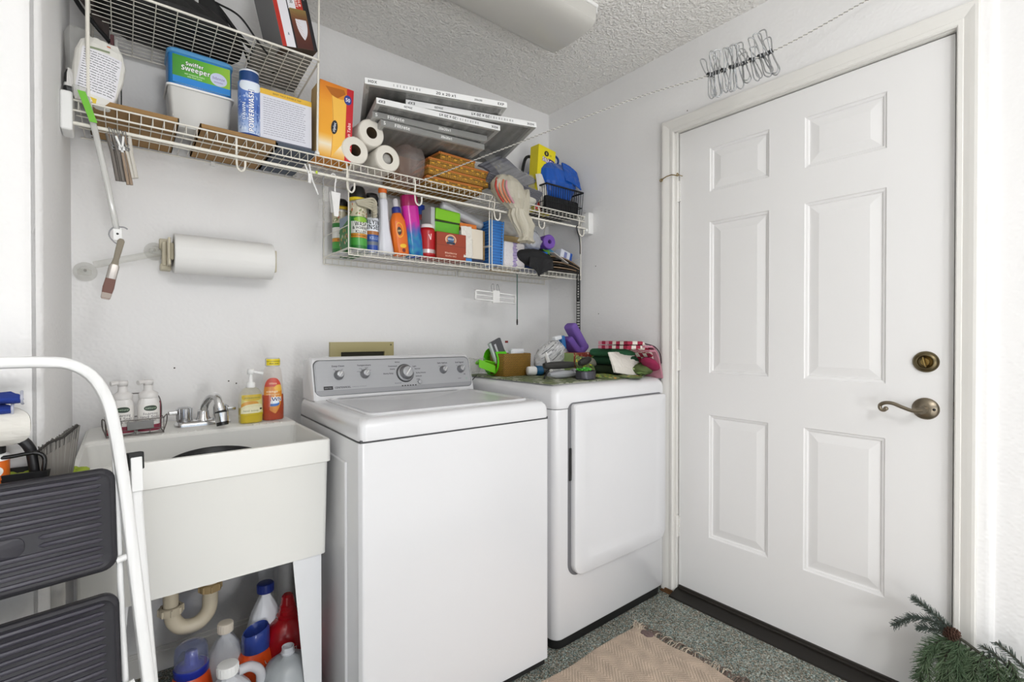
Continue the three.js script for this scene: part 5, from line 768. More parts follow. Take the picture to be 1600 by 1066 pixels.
// ------------------------------------------------------------------ hanging below and beside the racks
{
  const hg = thing('clip_hanger', 'white plastic clip hanger dangling below the lower rack', 'hanger', [1.395, 1.345, 0.20], R(-4));
  const hm = std(0xe9e8e6, 0.4);
  for (const [a, b] of [[-0.118, -0.008], [0.008, 0.118]]) { part(hg, 'clip_jaw', mg([span(a, b, 0.012, 0.020, -0.004, 0.006, 0.003), span(a, b, -0.028, -0.020, -0.004, 0.006, 0.003), span(a, a + 0.010, -0.028, 0.02, -0.004, 0.006, 0.003), span(b - 0.010, b, -0.028, 0.02, -0.004, 0.006, 0.003), span(a, b, -0.006, 0.0, -0.003, 0.003, 0.002)]).rotateZ(R(a < 0 ? -3 : -4)), hm); }
  part(hg, 'bridge', span(-0.02, 0.02, -0.034, 0.028, -0.005, 0.008, 0.004), hm);
  part(hg, 'hook', tube([V(0, 0.02, 0), V(0.0, 0.05, 0), V(-0.006, 0.075, 0), V(0.0, 0.10, 0), V(0.004, 0.132, 0), V(-0.006, 0.140, 0)], 0.0018, 30, 6), M.clear);
  part(hg, 'clip_spring', mg([-1, 1].map((s) => tube([V(-0.01 + s * 0.016, 0.02, 0.006), V(-0.016 + s * 0.014, 0.05, 0.01), V(-0.008 + s * 0.012, 0.056, 0.01), V(0.002 + s * 0.016, 0.02, 0.006)], 0.0016, 20, 6))), M.steel);
  const wd = thing('thin_green_rod', 'thin dark green rod with a clear tip hanging from the lower rack', 'rod', [1.487, 1.20, 0.25]);
  part(wd, 'rod', bar(V(0, 0.02, 0), V(0, 0.252, 0), 0.0026, 8), std(0x4c6a60, 0.4)); part(wd, 'ferrule', lathe([[0, 0.006], [0.003, 0.008], [0.0042, 0.02], [0.0035, 0.034], [0, 0.036]], 12), M.blackGloss); part(wd, 'tip', new THREE.SphereGeometry(0.006, 12, 8).scale(1, 1.3, 1), M.clear); part(wd, 'hook', new THREE.TorusGeometry(0.009, 0.002, 6, 18, Math.PI * 1.3).translate(0, 0.258, 0.0), M.steel);
  // black and white chain strap down the corner wall
  const ch = thing('ladder_strap', 'black and white ladder-like strap hanging down from the right end of the lower rack', 'strap', [1.902, 1.175, 0.262], R(-60));
  const L = []; for (let k = 0; k < 20; k++) L.push(box(0.020, 0.0058, 0.003, 0, 0.008 + k * 0.0145, 0, 0.001));
  part(ch, 'rail', mg([box(0.0035, 0.30, 0.003, -0.009, 0.15, 0, 0.001), box(0.0035, 0.30, 0.003, 0.009, 0.15, 0, 0.001)]), M.black); part(ch, 'rung', mg(L), M.black).userData.kind = 'stuff'; part(ch, 'backing', box(0.015, 0.30, 0.0015, 0, 0.15, -0.001, 0.0005), std(0xb9b7b3, 0.6));
  // clear clip hangers on the rod, left of the racks
  const rodY = 1.7185, rodZ = 0.318;
  const clipper = (label, x, s, wide, yaw) => {
    const t = thing('clip_hook', label, 'clip', [x, rodY, rodZ], yaw);
    part(t, 'hook', tube([V(-0.008, -0.004, 0), V(-0.006, 0.007, 0), V(0.004, 0.009, 0), V(0.009, 0.0, 0), V(0.006, -0.03 * s, 0), V(0.006, -0.05 * s, 0)], 0.0026, 26, 6), hm);
    part(t, 'clip', mg([sheet((u, v) => V(0.006 + wide * (u - 0.5) * (1 - 0.55 * v), -0.048 * s - 0.075 * s * v, 0.003 + 0.003 * v), 4, 6, 0.003), sheet((u, v) => V(0.006 + wide * (u - 0.5) * (1 - 0.45 * v), -0.05 * s - 0.06 * s * v, -0.006 - 0.004 * v), 4, 6, 0.003)]), hm); return t;
  };
  clipper('white plastic clip hanging on the rod just left of the racks, jaws down', 0.585, 1.15, 0.036, 0.2);
  const cc = thing('clear_clip', 'clear plastic clip with crumpled film hanging on the rod left of the racks', 'clip', [0.545, rodY, rodZ]);
  part(cc, 'hook', tube([V(-0.008, -0.004, 0), V(-0.006, 0.007, 0), V(0.003, 0.008, 0), V(0.006, 0.0, 0), V(0.004, -0.03, 0), V(0.008, -0.045, 0)], 0.002, 26, 6), M.steel);
  part(cc, 'body', crumple(box(0.020, 0.055, 0.010, 0.012, -0.068, 0, 0.003, 5), 0.004, 60, 2), M.film); part(cc, 'film', crumple(sheet((u, v) => V(-0.012 + 0.04 * u, -0.09 - 0.075 * v, 0.008 * Math.sin(u * 6)), 14, 14), 0.012, 50, 4), M.film);
  const wc = thing('white_clip', 'white spread plastic clip hooked on the rod left of the clear clip', 'clip', [0.505, rodY, rodZ], 0.1);
  part(wc, 'arm', polyBar([V(-0.018, 0.022, 0.002), V(-0.006, -0.008, 0.004), V(-0.002, -0.034, 0.004)], 0.0028, 6), hm); part(wc, 'arm', polyBar([V(-0.004, 0.024, 0.004), V(0.006, -0.03, 0.006), V(0.026, -0.075, 0.006)], 0.0032, 6), hm); part(wc, 'jaw', box(0.010, 0.034, 0.006, -0.003, -0.024, 0.004, 0.002), hm);
  single('lime_tag', 'tiny lime green tag on the rod left of the racks', 'tag', box(0.007, 0.010, 0.003, 0, 0, 0, 0.001), std(0xb9cf3a, 0.5), [0.525, rodY, rodZ + 0.008]);
}
// ------------------------------------------------------------------ clutter on the dryer
{
  const D = 0.9712;
  const leafT = dataTex(256, (x, y) => { const n = noise3.noise(x * 0.03, y * 0.03, 5) + 0.5 * noise3.noise(x * 0.08, y * 0.08, 2); const s = Math.sin((x + 40 * n) * 0.09) * Math.sin((y - 30 * n) * 0.07); return s > 0.1 ? [0.46 + 0.1 * n, 0.5 + 0.1 * n, 0.36] : s > -0.25 ? [0.36, 0.4, 0.28 + 0.1 * n] : [0.68, 0.69, 0.6]; }, true);
  single('leaf_print_mat', 'thin grey-green leaf print mat spread over the dryer top', 'mat', crumple(span(1.235, 1.80, D, D + 0.0025, 0.16, 0.752), 0, 1), std(0xffffff, 0.8, { map: leafT }));
  { const m = scene.children[scene.children.length - 1], p = m.geometry.attributes.position, u = m.geometry.attributes.uv; for (let i = 0; i < p.count; i++) u.setXY(i, p.getX(i) * 2.6, p.getZ(i) * 2.6); }
  single('clear_mat_edge', 'clear plastic sheet under the leaf print mat along the front of the dryer', 'plastic sheet', span(1.228, 1.83, D - 0.0003, D + 0.0008, 0.15, 0.772), phy(0xdfe0dd, 0.2, { transmission: 0.5 }));
  const T = D + 0.003;
  const gm = std(0x57c80f, 0.4);
  const gs = thing('green_scoop', 'bright green plastic dispenser cup lying open side left at the back of the dryer', 'scoop', [1.318, T, 0.30]);
  const ring = (x, ry, rz, cy) => { const p = []; for (let i = 0; i < 20; i++) { const a = i / 20 * 2 * Math.PI; p.push(V(x, cy + ry * Math.sin(a), rz * Math.cos(a))); } return p; };
  part(gs, 'cup', loft([ring(0.032, 0.056, 0.05, 0.064), ring(0.030, 0.062, 0.056, 0.064), ring(-0.022, 0.063, 0.057, 0.064), ring(-0.03, 0.061, 0.055, 0.064), ring(-0.022, 0.058, 0.052, 0.064), ring(0.024, 0.056, 0.05, 0.064)], true, true, 40), gm);
  part(gs, 'spout', mg([sheet((u, v) => V(-0.025 - 0.085 * v * (0.6 + 0.4 * Math.sin(u * 3.14)), 0.035 + 0.05 * Math.abs(u - 0.5) * (1 - 0.4 * v) + 0.02 * v, -0.03 + 0.065 * u), 12, 8, 0.004), sheet((u, v) => V(-0.028 - 0.08 * u, 0.012 + 0.035 * v + 0.03 * u, 0.034 - 0.012 * u), 8, 6, 0.004)]), std(0x6fc41a, 0.4));
  single('clear_plastic_shell', 'clear plastic shell beside the green scoop on the dryer', 'packaging', crumple(sheet((u, v) => V(-0.05 + 0.09 * u, 0.004 + 0.075 * Math.sin(v * 3.0), -0.04 + 0.08 * v), 16, 16), 0.014, 40, 3), M.film, [1.235, T, 0.27]);
  const wt = dataTex(128, (x, y) => { const a = Math.floor((x + y) / 16) + Math.floor((x - y + 256) / 16), n = noise3.noise(x * 0.2, y * 0.2, 1); const k = 0.8 + 0.25 * n + (((x + y) % 16 < 3) || ((x - y + 256) % 16 < 3) ? -0.35 : 0) + (a % 2 ? 0.06 : 0); return [0.68 * k, 0.50 * k, 0.15 * k]; }, true);
  const bk = thing('woven_basket', 'small square golden woven basket holding cards on the dryer', 'basket', [1.378, T, 0.335], R(2));
  const q = (w, y, r = 0.008) => rr(-w, w, -w * 0.62, w * 0.62, r, y, 4);
  part(bk, 'body', metricUV(loft([q(0.079, 0), q(0.081, 0.004), q(0.083, 0.098), q(0.080, 0.101), q(0.077, 0.098), q(0.075, 0.008)], true, true, 40)), std(0xffffff, 0.45, { map: rep(wt, 12, 12), bumpMap: rep(wt, 12, 12), bumpScale: 0.003 }));
  const cd = thing('grey_card_box', 'slim grey card packet sticking up out of the woven basket', 'packet', [1.338, T + 0.045, 0.33]); cd.rotation.z = R(24);
  part(cd, 'packet', box(0.066, 0.125, 0.016, 0.0, 0.062, 0, 0.003), std(0x4c4c50, 0.5)); part(cd, 'pale_edge', box(0.012, 0.125, 0.0165, -0.029, 0.062, 0, 0.003), std(0xbcc6c0, 0.5)); part(cd, 'silver_print', box(0.010, 0.05, 0.001, -0.008, 0.085, 0.0085, 0.0003), std(0xd0d0d4, 0.3, { metalness: 0.5 }));
  single('white_sachet', 'white crumpled sachet in the woven basket beside the grey packet', 'sachet', crumple(box(0.075, 0.035, 0.03, 0, 0, 0, 0.008, 5), 0.008, 50, 3), std(0xdfe1e4, 0.4), [1.412, T + 0.104, 0.335]);
  single('clear_cup', 'clear plastic tumbler with a small red mark standing behind the woven basket', 'tumbler', lathe([[0, 0], [0.028, 0], [0.036, 0.15], [0.0345, 0.15], [0.027, 0.004], [0, 0.004]], 28), M.clear, [1.40, T, 0.235]);
  single('red_seal', 'tiny red seal on the clear tumbler behind the basket', 'seal', box(0.018, 0.010, 0.002, 0, 0, 0, 0.0008), std(0x7c1c18, 0.5), [1.405, T + 0.152, 0.271]);
  const lot = thing('lotion_bottle', 'small white bottle with a blue cap lying at the front of the basket', 'bottle', [1.452, T + 0.022, 0.42], R(-20));
  part(lot, 'body', lathe([[0, -0.04], [0.018, -0.038], [0.02, -0.03], [0.02, 0.0], [0.016, 0.006]], 24).rotateZ(-Math.PI / 2).translate(0.0, 0, 0), std(0xeeeeec, 0.4)); part(lot, 'cap', lathe([[0.0215, 0.003], [0.0225, 0.005], [0.0225, 0.032], [0.02, 0.036], [0, 0.037]], 10).rotateZ(-Math.PI / 2), std(0x16567f, 0.4));
  const npT = canvasTex(256, 256, (g, W, H) => { rect(g, '#c4c4c3', 0, 0, W, H); const r = rng(8); for (let i = 0; i < 420; i++) { const v = 120 + r() * 110; rect(g, 'rgb(' + v + ',' + v + ',' + (v + 2) + ')', r() * W, r() * H, 4 + r() * 18, 2 + r() * 5); } for (let i = 0; i < 14; i++) rect(g, '#4d4d4f', 20 + r() * 200, 20 + r() * 200, 20 + r() * 40, 4); });
  const nm = std(0xffffff, 0.55, { map: npT });
  single('foil_wrapped_packet', 'rounded silvery printed packet leaning behind the paper packet on the dryer', 'packet', crumple(new THREE.SphereGeometry(1, 40, 28).scale(0.10, 0.07, 0.05).rotateZ(R(32)).translate(0, 0.078, 0), 0.012, 24, 7), nm, [1.572, T, 0.39]);
  const pp = thing('paper_packet', 'flat white paper packet of print leaning diagonally in the middle of the dryer', 'packet', [1.50, T + 0.004, 0.50]); pp.rotation.set(R(-38), R(20), R(-22));
  part(pp, 'sheet', box(0.095, 0.135, 0.010, 0.02, 0.066, 0, 0.002), nm); part(pp, 'white_edge', box(0.014, 0.137, 0.012, -0.024, 0.067, 0, 0.002), M.white); part(pp, 'white_flap', box(0.030, 0.10, 0.004, 0.092, 0.07, 0, 0.001), M.white);
  single('crumpled_white_bag', 'crumpled white bag behind the packets at the wall', 'bag', crumple(new THREE.SphereGeometry(1, 36, 24).scale(0.085, 0.07, 0.05).translate(0, 0.085, 0), 0.02, 26, 4), std(0xdcdcdc, 0.45), [1.665, T, 0.33]);
  const bt = thing('blue_sprayer', 'small blue and white sprayer head poking up behind the purple foam', 'sprayer', [1.655, T + 0.10, 0.40]); bt.rotation.z = R(12);
  part(bt, 'head', box(0.022, 0.065, 0.03, 0, 0.05, 0, 0.006), std(0x2a6aa8, 0.4)); part(bt, 'nozzle', box(0.045, 0.02, 0.026, -0.03, 0.078, 0, 0.006), std(0xe3e6e8, 0.4)); part(bt, 'neck', bar(V(0, -0.02, 0), V(0, 0.02, 0), 0.011, 12), std(0xe3e6e8, 0.4));
  const pf = thing('purple_foam', 'thick purple foam piece folded over, standing on the patterned box', 'foam', [1.757, T + 0.112, 0.40]); pf.rotation.z = R(38);
  const pm = std(0x6a4b9c, 0.85); part(pf, 'upper_leaf', box(0.042, 0.155, 0.07, 0.026, 0.060, 0, 0.016, 4), std(0x7759a8, 0.85)); part(pf, 'lower_leaf', box(0.034, 0.120, 0.07, -0.022, 0.045, 0, 0.014, 4).rotateZ(R(6)), pm); part(pf, 'fold', box(0.088, 0.04, 0.07, 0.006, -0.004, 0, 0.018, 4), pm);
  const rdT = canvasTex(256, 96, (g, W, H) => { rect(g, '#8f3b2e', 0, 0, W, H); const r = rng(6); for (let i = 0; i < 90; i++) oval2(g, ['#c98d78', '#a3553f', '#d9c2a8', '#7c2c22'][i % 4], r() * W, r() * H, 3 + r() * 7, 2 + r() * 5, r() * 3); for (let i = 0; i < 30; i++) oval2(g, ['#7fa04e', '#a8bf6d'][i % 2], (i % 2 ? 10 : 165) + r() * 36, r() * H, 4 + r() * 9, 3 + r() * 4, r() * 3); });
  const rb = carton(0.175, 0.10, 0.11, { all: std(0x8b4a3a, 0.7), pz: printed(rdT, 0.7), nx: std(0x93a86a, 0.7), py: std(0x93473a, 0.7) });
  rb.name = numbered('patterned_box'); rb.position.set(1.722, T, 0.43); scene.add(rb); tag(rb, 'box with a red and green leafy pattern under the purple foam', 'box');
  const tool = thing('lint_brush', 'brush with a thick black handle and clear head lying at the front of the dryer', 'brush', [1.43, T, 0.60], R(-3));
  part(tool, 'handle', loft([0, 1, 2, 3, 4].map((k) => { const x = -0.085 + k * 0.04, s = [0.7, 1, 1.05, 1, 0.8][k]; return oval(0.017 * s, 0.014 * s, 0, 20, 2.4).map((p) => V(x, 0.056 + p.x * 0.9, p.z)); }), true, true, 50), std(0x2c2b29, 0.6));
  part(tool, 'head', loft([0, 1, 2, 3, 4].map((k) => { const x = -0.06 + k * 0.035, s = [0.5, 1, 1.1, 1, 0.7][k]; return oval(0.016 * s, 0.026 * s, 0, 20, 2.2).map((p) => V(x, 0.018 + p.x, p.z)); }), true, true, 50), phy(0xd3d5da, 0.15, { transmission: 0.5 }));
  part(tool, 'ferrule', lathe([[0.012, -0.014], [0.019, -0.014], [0.019, 0.014], [0.012, 0.014]], 18).rotateZ(Math.PI / 2).translate(0.088, 0.02, 0), std(0xa5a7ab, 0.3, { metalness: 0.5 }));
  part(tool, 'prop', polyBar([V(-0.055, 0.045, 0), V(-0.09, 0.004, 0.006)], 0.004, 6), M.black);
  single('black_grip', 'second black grip handle behind the small tin on the dryer', 'handle', loft([0, 1, 2, 3, 4].map((k) => { const x = -0.035 + k * 0.018, s = [0.7, 1, 1.05, 1, 0.5][k]; return oval(0.016 * s, 0.014 * s, 0, 18, 2.4).map((p) => V(x, 0.06 + p.x + 0.004 * k, p.z)); }), true, true, 50), std(0x2b2b27, 0.6), [1.585, T, 0.60]);
  const tin = thing('small_tin', 'small round dark tin full of bright green clips on the dryer edge', 'tin', [1.492, T, 0.690]);
  part(tin, 'tin', loft([oval(0.042, 0.036, 0, 28, 2), oval(0.045, 0.039, 0.003, 28, 2), oval(0.045, 0.039, 0.034, 28, 2), oval(0.042, 0.036, 0.034, 28, 2), oval(0.042, 0.036, 0.012, 28, 2)], true, true, 40), std(0x4b4a52, 0.35, { metalness: 0.4 }));
  part(tin, 'rim', tube(oval(0.045, 0.039, 0.034, 24, 2), 0.002, 48, 6, true), std(0x1d1c20, 0.4));
  { const r = rng(12), L = []; for (let k = 0; k < 14; k++) L.push(box(0.026, 0.008, 0.010, 0, 0, 0, 0.003).rotateY(r() * 3).rotateZ((r() - 0.5) * 0.9).translate((r() - 0.5) * 0.055, 0.030 + r() * 0.014, (r() - 0.5) * 0.045)); part(tin, 'clips', mg(L), std(0x3ea52a, 0.4)).userData.kind = 'stuff'; }
  // coasters printed with yellow leaves
  const coT = canvasTex(192, 192, (g) => { rect(g, '#6f7f4e', 0, 0, 192, 192); const r = rng(14); for (let i = 0; i < 24; i++) oval2(g, ['#d9c43a', '#e0a534', '#7fae3a', '#3a4a2c', '#b9c47a'][i % 5], 20 + r() * 150, 20 + r() * 150, 8 + r() * 22, 5 + r() * 10, r() * 3); });
  const coaster = (label, x, y, z, tx, tz, ry) => { const t = thing('leaf_coaster', label, 'coaster', [x, y, z], ry); t.rotation.x = tx; t.rotation.z = tz; part(t, 'disc', lathe([[0, 0], [0.054, 0], [0.0555, 0.002], [0.054, 0.005], [0, 0.005]], 30), std(0x5d6b42, 0.6)); part(t, 'print', new THREE.CircleGeometry(0.052, 28).rotateX(-Math.PI / 2).translate(0, 0.0056, 0), printed(coT, 0.5)); };
  coaster('round leaf print coaster lying flat between the tin and the white cloth', 1.596, T + 0.003, 0.715, R(8), R(2), 0.4);
  coaster('round leaf print coaster under the foot of the white cloth', 1.706, T + 0.001, 0.748, R(4), R(-2), 1.4);
  coaster('leaf print coaster standing tilted behind the tin', 1.612, T + 0.042, 0.575, R(52), R(0), 0.2);
  single('grey_rag', 'small grey rag tucked in front of the green cloth', 'rag', crumple(new THREE.SphereGeometry(1, 28, 18).scale(0.05, 0.02, 0.03).rotateZ(R(-15)).translate(0, 0.06, 0), 0.012, 40, 3), std(0x8e8c7d, 0.9), [1.66, T, 0.55]);
  // folded cloths
  const fold = (w, h, d, amp, s) => crumple(box(w, h, d, 0, 0, 0, h * 0.48, 8), amp, 16, s);
  const gc = thing('green_towel', 'folded dark green towel under the red and white towel', 'towel', [1.778, T + 0.060, 0.615], R(-4));
  part(gc, 'upper_fold', fold(0.20, 0.034, 0.16, 0.008, 2).translate(0, 0.045, 0), std(0x2c6140, 0.95)); part(gc, 'lower_fold', fold(0.17, 0.04, 0.16, 0.008, 3).translate(0.01, 0.008, -0.004), std(0x1f4a30, 0.95)); part(gc, 'under_layer', fold(0.22, 0.04, 0.16, 0.006, 6).translate(0.02, -0.034, -0.01), std(0x2a3a22, 0.95));
  const rwT = canvasTex(256, 256, (g) => { rect(g, '#9b2540', 0, 0, 256, 256); for (let i = 0; i < 6; i++) for (let j = 0; j < 8; j++) { if ((i + j) % 2) rect(g, j > 3 ? '#c88a98' : '#d9d2c8', i * 43, j * 32, 43, 32); } });
  const tw = std(0xffffff, 0.95, { map: rwT }), pinkM = std(0xb97f8d, 0.95), hot = std(0x8c2048, 0.95);
  const rt = thing('red_white_towel', 'folded red and white checked towel drooping at the right end of the dryer', 'towel', [1.757, T + 0.106, 0.685]);
  const slab = (x0, x1, y0, drop, th, z, d, s) => crumple(sheet((u, v) => { const x = x0 + (x1 - x0) * u; return V(x, y0 - drop * Math.max(0, u - 0.45) ** 1.6 * 2.6, z - d / 2 + d * v); }, 30, 10, th), 0.004, 20, s);
  part(rt, 'check_layer', slab(-0.10, 0.105, 0.036, 0.10, 0.014, 0.01, 0.16, 1), tw); part(rt, 'check_layer', slab(-0.105, 0.075, 0.018, 0.03, 0.014, 0.012, 0.16, 2), tw);
  part(rt, 'pink_layer', slab(0.0, 0.125, 0.022, 0.125, 0.009, 0.055, 0.10, 4), pinkM); part(rt, 'pink_layer', slab(0.02, 0.115, 0.004, 0.12, 0.008, 0.07, 0.09, 5), pinkM);
  part(rt, 'hot_pink_fold', crumple(new THREE.SphereGeometry(1, 26, 18).scale(0.05, 0.02, 0.04).rotateZ(R(-34)).translate(0.075, -0.052, 0.08), 0.005, 40, 2), hot);
  part(rt, 'dark_hem', tube([V(0.02, 0.04, 0.088), V(0.07, 0.024, 0.108), V(0.105, -0.012, 0.112), V(0.118, -0.05, 0.108)], 0.0026, 24, 6), std(0x3c2430, 0.9));
  const wcl = thing('white_cloth', 'square of cream white cloth leaning upright at the front of the dryer', 'cloth', [1.738, T + 0.001, 0.705]); wcl.rotation.y = R(4);
  part(wcl, 'cloth', crumple(sheet((u, v) => V(-0.098 + 0.196 * u + 0.012 * (1 - v) * (u > 0.5 ? 1 : 0) + 0.01 * v * (u - 0.5), 0.004 + 0.104 * v + 0.032 * (1 - v) * Math.max(0, 0.6 - u), 0.012 - 0.03 * v), 20, 14, 0.006), 0.004, 40, 2), std(0xe7e3da, 0.95));
  single('green_leaf_cloth', 'small olive green patterned cloth crumpled under the end of the red towel', 'cloth', crumple(new THREE.SphereGeometry(1, 32, 20).scale(0.055, 0.028, 0.05).translate(0, 0.028, 0), 0.014, 30, 5), std(0xffffff, 0.95, { map: canvasTex(128, 128, (g) => { rect(g, '#56663a', 0, 0, 128, 128); const r = rng(2); for (let i = 0; i < 40; i++) oval2(g, ['#7f9a58', '#2d3a22', '#a8b982'][i % 3], r() * 128, r() * 128, 3 + r() * 9, 2 + r() * 5, r() * 3); }) }), [1.840, T, 0.715]);
  single('thin_stick', 'thin black stick poking out beside the washing machine panel', 'stick', polyBar([V(1.185, 0.955, 0.30), V(1.225, 0.978, 0.285)], 0.0018, 6), M.black);
}
// ------------------------------------------------------------------ on and in the sink
{
  const L = 0.8605;
  const fc = thing('faucet', 'chrome two-handle faucet with a swivel sprayer tip on the sink ledge', 'faucet', [0.205, L, 0.175]);
  part(fc, 'base', loft([rr(-0.079, 0.079, -0.028, 0.030, 0.02, 0, 5), rr(-0.079, 0.079, -0.028, 0.030, 0.02, 0.006, 5), rr(-0.074, 0.074, -0.024, 0.026, 0.02, 0.013, 5), rr(-0.066, 0.066, -0.018, 0.018, 0.016, 0.018, 5)], true, true, 40), M.chrome);
  part(fc, 'spout_hub', lathe([[0, 0.05], [0.014, 0.049], [0.0165, 0.042], [0.018, 0.026], [0.024, 0.016], [0.024, 0.012]], 28), M.chrome);
  part(fc, 'spout', mg([tube([V(0, 0.03, 0), V(0.004, 0.062, 0.010), V(0.012, 0.087, 0.04), V(0.022, 0.098, 0.075), V(0.028, 0.092, 0.10), V(0.03, 0.072, 0.112)], 0.0115, 40, 14), bar(V(0.03, 0.076, 0.110), V(0.032, 0.058, 0.116), 0.0135, 18)]), M.chrome);
  const tip = part(fc, 'sprayer', mg([bar(V(0.031, 0.062, 0.115), V(0.034, 0.050, 0.120), 0.015, 18, 0.0125), bar(V(0.034, 0.048, 0.120), V(0.037, 0.020, 0.126), 0.021, 24, 0.018)]), M.chrome);
  part(tip, 'rubber_band', bar(V(0.0335, 0.052, 0.119), V(0.0345, 0.047, 0.121), 0.017, 20), M.black); part(tip, 'nozzle_face', bar(V(0.037, 0.021, 0.126), V(0.0383, 0.010, 0.1285), 0.0165, 22), M.blackGloss);
  for (const s of [-1, 1]) {
    const h = part(fc, 'handle', (() => { const g = [lathe([[0.021, 0.016], [0.0225, 0.018], [0.021, 0.030], [0.0205, 0.055], [0.017, 0.060], [0, 0.061]], 24)]; for (let k = 0; k < 8; k++) g.push(box(0.004, 0.034, 0.007, Math.cos(k * 0.785) * 0.0205, 0.040, Math.sin(k * 0.785) * 0.0205, 0.0015)); return mg(g).translate(s * 0.051, 0, 0); })(), std(0xbfc0c2, 0.15, { metalness: 1 }));
    part(h, 'lever_tab', box(0.028, 0.013, 0.018, s * 0.051 + s * 0.030, 0.045, 0.0, 0.004), M.chrome);
  }
  // soap bottles on the right
  const ys = thing('yellow_soap_pump', 'clear pump bottle of yellow hand soap right of the faucet', 'soap bottle', [0.333, L, 0.245], R(6));
  const yw = (w, d, y, p = 2.6) => oval(w, d, y, 32, p);
  part(ys, 'bottle', loft([yw(0.034, 0.018, 0), yw(0.037, 0.02, 0.004), yw(0.0375, 0.02, 0.07), yw(0.034, 0.019, 0.098), yw(0.024, 0.016, 0.115), yw(0.012, 0.011, 0.121, 2)], true, true, 60), phy(0xfbfaf2, 0.06, { transmission: 0.97, thickness: 0, ior: 1.3 }));
  part(ys, 'soap', loft([yw(0.032, 0.0165, 0.002), yw(0.0355, 0.0185, 0.005), yw(0.036, 0.0185, 0.052)], true, true, 60), std(0xe0c60a, 0.3));
  part(ys, 'label', wrapLabel(0.0375, 0.02, 0.028, 0.096, 120, 2.6, 0.0008, 0.10), printed(canvasTex(256, 256, (g, W, H) => { rect(g, '#d8cf86', 0, 0, W, H); g.fillStyle = '#d2b51d'; g.beginPath(); g.ellipse(128, 30, 120, 48, 0, 0, 7); g.fill(); text(g, 'antibacterial', 128, 40, 26, '#6f7a1c', { bold: true }); oval2(g, '#d99b2a', 70, 150, 120, 60, -0.35); oval2(g, '#e9e4c2', 100, 190, 150, 66, -0.25); rect(g, '#2e2d1a', 196, 172, 40, 22); text(g, 'hand soap', 110, 200, 30, '#7a7a3c'); rect(g, '#cdb51c', 0, 232, W, 24); }), 0.35));
  part(ys, 'pump', mg([lathe([[0.013, 0.118], [0.014, 0.12], [0.014, 0.134], [0.006, 0.138], [0.005, 0.165], [0, 0.165]], 20), lathe([[0, 0.182], [0.009, 0.181], [0.0105, 0.176], [0.0105, 0.163], [0, 0.162]], 18), bar(V(0, 0.174, 0), V(0.036, 0.164, 0.010), 0.0042, 10, 0.0055)]), M.white);
  const ds = thing('dish_soap_bottle', 'tall clear bottle of orange dish soap with a yellow cap, beside the washing machine', 'soap bottle', [0.405, L, 0.225], R(4));
  const dw = (w, d, y, p = 2.5) => oval(w, d, y, 32, p);
  const prof = [[0.033, 0.021, 0], [0.036, 0.023, 0.004], [0.0365, 0.023, 0.05], [0.034, 0.022, 0.10], [0.031, 0.0205, 0.145], [0.0265, 0.0185, 0.175], [0.0205, 0.017, 0.188]];
  part(ds, 'bottle', loft(prof.map(([w, d, y]) => dw(w, d, y)), true, true, 60), phy(0xfaf7f4, 0.05, { transmission: 0.97, thickness: 0, ior: 1.3 }));
  part(ds, 'soap', loft(prof.slice(0, 3).map(([w, d, y]) => dw(w * 0.95, d * 0.93, y + 0.002)).concat([dw(0.0335, 0.021, 0.088)]), true, true, 60), std(0xbf4208, 0.25));
  part(ds, 'label', (() => { const g = wrapLabel(0.0365, 0.023, 0.022, 0.148, 100, 2.5, 0.0012, 0.13); return g.rotateY(R(-14)); })(), std(0xffffff, 0.35, { alphaTest: 0.5, map: canvasTex(192, 384, (g, W, H) => {
    g.clearRect(0, 0, W, H); g.fillStyle = '#dc8a1a'; g.beginPath(); g.ellipse(96, 150, 94, 148, 0, Math.PI, 0); g.quadraticCurveTo(186, 280, 110, 378); g.quadraticCurveTo(10, 280, 2, 150); g.fill();
    g.save(); g.clip(); rect(g, '#c8391c', 0, 0, W, 96); text(g, 'Ultra', 96, 62, 26, '#f4d0b4', { bold: true }); oval2(g, '#e8b33a', 150, 110, 46, 36); text(g, 'orange', 86, 145, 30, '#f6e6c6', { bold: true }); text(g, 'antibacterial', 96, 178, 22, '#f6e6c6');
    oval2(g, '#2d6fc0', 96, 268, 58, 34); oval2(g, '#e6f0fa', 96, 258, 54, 16); text(g, 'DAWN', 96, 226, 52, '#1d2f6b', { bold: true, stroke: '#ffffff', lw: 9 }); g.restore();
  }) }));
  part(ds, 'cap', mg([lathe([[0.019, 0.186], [0.0235, 0.188], [0.0235, 0.212], [0.020, 0.215], [0, 0.215]], 28).scale(1, 1, 0.85)]), phy(0xe6e6e2, 0.2, { transmission: 0.4 }));
  part(ds, 'cap_label', wrapLabel(0.0237, 0.0202, 0.190, 0.212, 130, 2, 0.0006), printed(canvasTex(128, 64, (g) => { rect(g, '#e4cf2a', 0, 0, 128, 64); text(g, 'non concentrate', 64, 22, 16, '#3a3620', { bold: true }); text(g, 'dish soap', 64, 46, 17, '#3a3620', { bold: true }); }), 0.4));
  // wire caddy with two foaming soap bottles
  const cy = thing('wire_caddy', 'small metal wire caddy with arched back holding soap bottles on the sink ledge', 'caddy', [0.027, L, 0.235], R(2));
  const W = 0.066, D = 0.042, wr = std(0x6f6a66, 0.4, { metalness: 0.7 });
  const loop = (y, k = 1) => tube([V(-W * k, y, D), V(W * k, y, D), V(W * k, y, -D), V(-W * k, y, -D)], 0.0014, 48, 6, true, 0.05);
